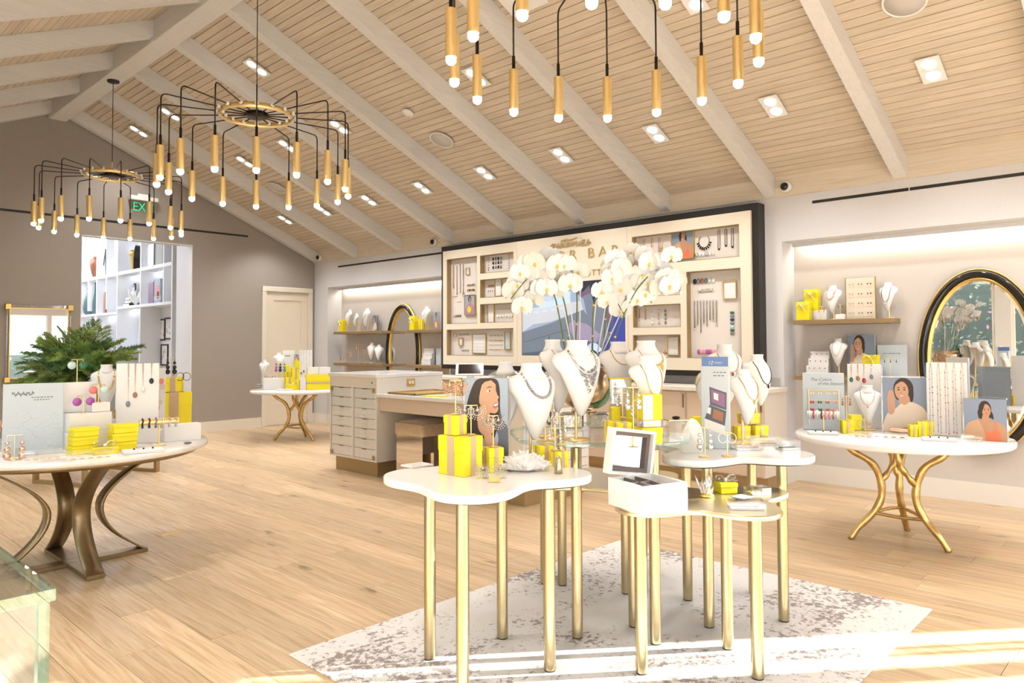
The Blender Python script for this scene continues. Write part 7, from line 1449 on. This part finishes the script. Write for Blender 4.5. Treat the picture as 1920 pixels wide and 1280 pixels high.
# ================================================================ round table at right
z = RTZ+0.0005
def RB_(px, py, back=0.0): return TB(px, py, z, back)
q = RB_(1545, 806); w_, h_ = sz(72, q), sz(107, q); t = sign_block('pale blue earring panel with handwritten title on the right round table', q, w_, h_, face_cam(q, 4), 'blue_card', [('The Colors', 0.18, 0.86, 0.032, 0.4), ('of the Season!', 0.36, 0.79, 0.032, 0.4)], 0.015)
MB().cyl((-w_*0.36, -0.02, h_*0.1), (-w_*0.36, -0.02, h_*0.7), 0.004).cyl((w_*0.36, -0.02, h_*0.1), (w_*0.36, -0.02, h_*0.7), 0.004).cyl((-w_*0.36, -0.02, h_*0.7), (w_*0.36, -0.02, h_*0.7), 0.003).cyl((-w_*0.36, -0.02, h_*0.52), (w_*0.36, -0.02, h_*0.52), 0.002).cyl((-w_*0.36, -0.02, h_*0.36), (w_*0.36, -0.02, h_*0.36), 0.002).build('brass_rails', 'brass', t)
cols = ('stone_red', 'stone_green', 'stone_brown', 'stone_pink')
for r_, zz in enumerate((0.64, 0.49, 0.35)):
    for k in range(4):
        for d_ in (-0.008, 0.008): MB().ball((0, 0, 0), 0.008+0.003*(r_ == 2), 7, 5, (0.9, 0.4, 1.3)).build('earring', cols[k] if r_ else 'blush', t, (w_*(-0.28+0.185*k)+d_, -0.026, h_*zz))
q = RB_(1541, 809); bracelet_bar('white bar of coloured bracelets in front of the blue earring panel', (q[0]-0.02, q[1]-0.02, z), sz(34, q), sz(56, q), face_cam(q), ('stone_aqua', 'stone_red', 'white_card', 'stone_black', 'stone_coral', 'stone_coral', 'stone_brown', 'white_card'))
q = RB_(1622, 806, 0.12); w_, h_ = sz(57, q), sz(120, q)
pendant_board('white board with four diamond pendants on the right round table', q, w_, h_, face_cam(q), [(0.12, 0.78, 'stone_green'), (0.32, 0.80, 'stone_brown'), (0.5, 0.77, 'stone_red'), (0.72, 0.83, 'stone_grey')])
q = RB_(1628, 806, 0.02); zt_ = atXY(1628, 722, q).z; zp = atXY(1628, 796, q).z; bust('white bust with layered fine chains on the right round table', q, zt_-zp, face_cam(q, 0), max(0.006, zp-z), 0.66, ('stone_pink', 'rose_gold', 0.52), pole=True)
for px, py, w_, h_, lab in ((1588, 812, 22, 24, 'yellow gift box in front of the white pendant board'), (1603, 806, 20, 28, 'yellow gift box beside the bust on the right round table')):
    q = RB_(px, py, 0.02); gift_box(lab, q, sz(w_, q), 0.06, sz(h_, q), face_cam(q, 25), 'gold_leaf' if px < 1600 else None)
q = RB_(1588, 812, 0.02); tbar('tall brass stand with earrings on the yellow box at right', (q[0], q[1], z+sz(24, q)+0.003), sz(44, q), 0.05, face_cam(q), 'stone_brown', 'drop', 1.0, base=0.02)
q = RB_(1701, 812, 0.06); picture_block('large portrait block of a smiling woman in a cream blouse', q, sz(80, q), sz(102, q), face_cam(q, 2), 'smile', th=0.03); tbar('clear stand with hoop earrings in front of the smiling portrait', RB_(1622, 812), sz(26, q), 0.05, face_cam(q), 'gold', 'hoop', 1.4, base=0.02)
q = RB_(1777, 818, 0.03); bead_board('tall white board hung with beaded chains on the right round table', q, sz(66, q), sz(137, q), face_cam(q, -3), 5, ['stone_red', 'stone_brown', 'stone_grey', 'stone_pink', 'stone_black'])
q = RB_(1848, 826, 0.0); picture_block('portrait block of a woman in a coral top on the right round table', q, sz(68, q), sz(78, q), face_cam(q, -6), 'coral', th=0.03)
for px, py, w_, h_, lab, off in ((1712, 818, 14, 22, 'left yellow box of the three before the smiling portrait', 20), (1728, 818, 16, 28, 'middle yellow box of the three before the smiling portrait', 20), (1742, 815, 12, 26, 'right yellow box of the three before the smiling portrait', 20)):
    q = RB_(px, py); gift_box(lab, q, sz(w_, q), 0.05, sz(h_, q), face_cam(q, off), 'gold_leaf')
for px, py, w_, d_, h_, lab, ct_ in ((1612, 820, 0.16, 0.07, 0.02, 'low clear tray with gold bars at the left front of the right table', 'gold'), (1668, 822, 0.22, 0.10, 0.035, 'clear tray with dark ovals at the front of the right table', 'stone_grey'), (1822, 828, 0.12, 0.07, 0.04, 'clear tray between the bead board and the coral portrait', 'silver')):
    q = RB_(px, py); acrylic_tray(lab, q, w_, d_, h_, face_cam(q, 4), None, ct_, 4)
for px, py, lab in ((1543, 814, 'white stud pad at the left front of the right table'), (1760, 826, 'white stud pad with three dark studs at the front of the right table')):
    q = RB_(px, py); t = thing('earring_pad', lab, 'display pad', q, face_cam(q, 5)); MB().cbox(-0.10, 0.10, -0.05, 0.05, 0, 0.02, 0.004).build('pad', 'white_card', t)
    for k in range(3): MB().ball((-0.05+0.05*k, -0.015, 0.024), 0.006, 7, 5).build('stud', 'stone_black', t)
t = thing('bangle_roll', 'rose gold bangles on a roll in front of the smiling portrait', 'bracelets', RB_(1690, 812), face_cam(q)); MB().cyl((-0.07, 0, 0.02), (0.07, 0, 0.014), 0.018, None, 12).build('roll', 'rose_gold', t)
# ================================================================ things on the niche shelves
def SH(px, zs, x=7.30): p = onX(px, 600, x); return (x, p.y, zs)
zu, zl = 1.6175, 1.0755
q = SH(1508, zu, 7.24); u_ = sz(1, q)
fr = R(-90)
gift_box('yellow gift box with white bow at the left of the upper right shelf', q, 24*u_, 0.09, 34*u_, fr, None, 'front'); q = SH(1524, zu, 7.36); block('white riser behind the left bow box on the upper right shelf', q, 26*u_, 0.08, 18*u_, fr); gift_box('yellow gift box with white bow raised on the riser, upper right shelf', (q[0], q[1], zu+18*u_+0.001), 26*u_, 0.08, 40*u_, fr, None, 'front')
q = SH(1542, zu, 7.30); block('white block with earring stand on the upper right shelf', q, 20*u_, 0.07, 18*u_, fr); tbar('small earring stand in front of the white block, upper right shelf', SH(1541, zu, 7.22), 24*u_, 0.05, fr, 'rose_gold', 'drop', 0.8, base=0.02)
q = SH(1563, zu, 7.31); bust('white bust with spiky necklace on the upper right shelf', q, 52*u_, R(-100), 11*u_, 0.64, ('beads', 'rose_gold', 0.5)); q = SH(1576, zu, 7.22); block('tiny white block on the upper right shelf', q, 15*u_, 0.05, 9*u_, fr); tbar('earring stand with dark studs on the tiny white block', (q[0], q[1], zu+9*u_+0.001), 17*u_, 0.035, fr, 'stone_black', 'drop', 0.4, base=0.015)
q = SH(1614, zu, 7.36); t = thing('earring_card_board', 'cream board with twelve earring cards on the upper right shelf', 'earring board', (q[0], q[1], zu+0.0), fr); w_, h_ = 50*u_, 74*u_; MB().cbox(-w_/2, w_/2, 0, 0.02, 0.006, h_, 0.002).build('board', 'cream', t); MB().box(-w_/2-0.005, -w_/2, -0.004, 0.02, 0.0, h_+0.01).box(w_/2, w_/2+0.005, -0.004, 0.02, 0, h_+0.01).build('gold_side', 'gold', t)
for r_ in range(4):
    for c_ in range(3):
        x, zz = (-0.31+0.31*c_)*w_, h_*(0.12+0.235*r_); k_ = MB().box(x-0.028, x+0.028, -0.004, -0.001, zz-0.02, zz+0.025).build('earring_card', 'tan_band' if False else 'blush', t)
        for s in (-1, 1): MB().ball((x+s*0.014, -0.006, zz+0.012), 0.004+0.0012*c_, 6, 5).build('stud', 'stone_black' if c_ else 'stone_grey', k_)
q = SH(1667, zu, 7.32); bust('white bust with a long lariat chain on the upper right shelf', q, 50*u_, R(-100), 13*u_, 0.64, ('silver', 'dark_metal', 0.3))
q = SH(1534, zl, 7.33); t = thing('tiered_earring_display', 'white three step earring display on the lower right shelf', 'earring display', q, fr); w_ = 40*u_
for k in range(3):
    s_ = MB().box(-w_/2+0.01*k, w_/2-0.01*k*0.5, -0.05+0.03*k, -0.02+0.03*k, 0, (18+13*k)*u_).build('step', 'white_card', t)
    for j in range(4): MB().ball((-w_*0.36+w_*0.24*j, -0.053+0.03*k, (13+13*k)*u_), 0.005, 6, 5).build('stud', 'stone_black', s_)
q = SH(1571, zl, 7.30); bust('white bust with fine gold chain on the lower right shelf', q, 52*u_, R(-90), 16*u_, 0.62, ('chain', 'gold', 0.4)); q = SH(1613, zl, 7.36); picture_block('portrait block of a woman with hand on cheek, lower right shelf', (q[0], q[1], zl+0.0), 46*u_, 74*u_, fr, 'smile', th=0.02); q = SH(1632, zl, 7.26); block('white riser in front of the shelf portrait', q, 34*u_, 0.06, 20*u_, fr); gift_box('yellow gift box with white bow in front of the shelf portrait', (q[0], q[1], zl+20*u_+0.001), 26*u_, 0.06, 18*u_, fr, None, 'front')
q = SH(1671, zl, 7.36); sign_block('pale blue panel with small studs on the lower right shelf', q, 48*u_, 56*u_, fr, 'blue_card', [('~p0.6', 0.2, 0.72, 0.014, 0)], 0.015, cat='sign'); tbar('gold bar stand with dark studs before the pale blue panel', SH(1668, zl, 7.25), 32*u_, 0.1, fr, 'stone_black', 'drop', 0.5, 3, base=0.02)
# left niche
q = SH(642, zu, 7.26); u_ = sz(1, q)
gift_box('yellow gift box with bow at the far left of the upper left shelf', q, 12*u_, 0.09, 22*u_, fr, None, 'front'); bust('left white bust on the upper left shelf', SH(656, zu, 7.34), 32*u_, R(-110), 10*u_, 0.6); bust('middle lower white bust with dark chain on the upper left shelf', SH(669, zu, 7.28), 26*u_, R(-110), 8*u_, 0.66, ('chain', 'stone_grey', 0.5)); bust('right white bust on the upper left shelf', SH(689, zu, 7.32), 34*u_, R(-105), 8*u_, 0.62, ('stone_grey', 'stone_grey', 0.4)); picture_block('small pale portrait block on the upper left shelf', SH(703, zu, 7.33), 12*u_, 28*u_, fr, 'smile', th=0.05)
tbar('gold earring stand between the busts on the upper left shelf', SH(675, zu, 7.22), 18*u_, 0.06, fr, 'gold', 'drop', 1.2); tbar('second gold earring stand on the upper left shelf', SH(652, zu, 7.22), 20*u_, 0.06, fr, 'gold', 'drop', 1.2)
for k, px in enumerate((642, 655, 672, 683)): tbar('gold earring stand, %s on the lower left shelf' % ('first', 'second', 'third', 'fourth')[k], SH(px, zl, 7.28), (14, 20, 34, 24)[k]*u_, 0.1, fr, ('gold', 'rose_gold')[k % 2], 'drop', 1.3)
bust('left of two white busts on the lower left shelf', SH(698, zl, 7.3), 32*u_, R(-60), 5*u_, 0.6); bust('right of two white busts on the lower left shelf', SH(711, zl, 7.3), 30*u_, R(-60), 4*u_, 0.6)
q = SH(776, zu, 7.26); u_ = sz(1, q)
gift_box('yellow gift box with bow on the upper shelf beside the display wall', q, 14*u_, 0.09, 26*u_, fr, None, 'front'); gift_box('yellow gift box beside the bow box by the display wall', SH(792, zu, 7.28), 12*u_, 0.09, 20*u_, fr); bust('white bust on the upper shelf beside the display wall', SH(801, zu, 7.34), 38*u_, R(-105), 6*u_, 0.6, ('chain', 'silver', 0.5)); picture_block('brown toned portrait block beside the display wall', SH(818, zu, 7.3), 15*u_, 32*u_, fr, 'mauve')
q = SH(803, zl, 7.34); t = thing('tiered_earring_display', 'white three step earring display on the lower shelf beside the display wall', 'earring display', q, fr); w_ = 26*u_
for k in range(3):
    s_ = MB().box(-w_/2, w_/2, -0.05+0.03*k, -0.02+0.03*k, 0, (12+9*k)*u_).build('step', 'white_card', t)
    for j in range(4): MB().ball((-w_*0.36+w_*0.24*j, -0.053+0.03*k, (9+9*k)*u_), 0.007, 6, 5).build('stud', 'gold', s_)
sign_block('pale blue card at the end of the lower shelf beside the display wall', SH(822, zl, 7.36), 14*u_, 30*u_, fr, 'blue_card', None, 0.015, cat='sign')
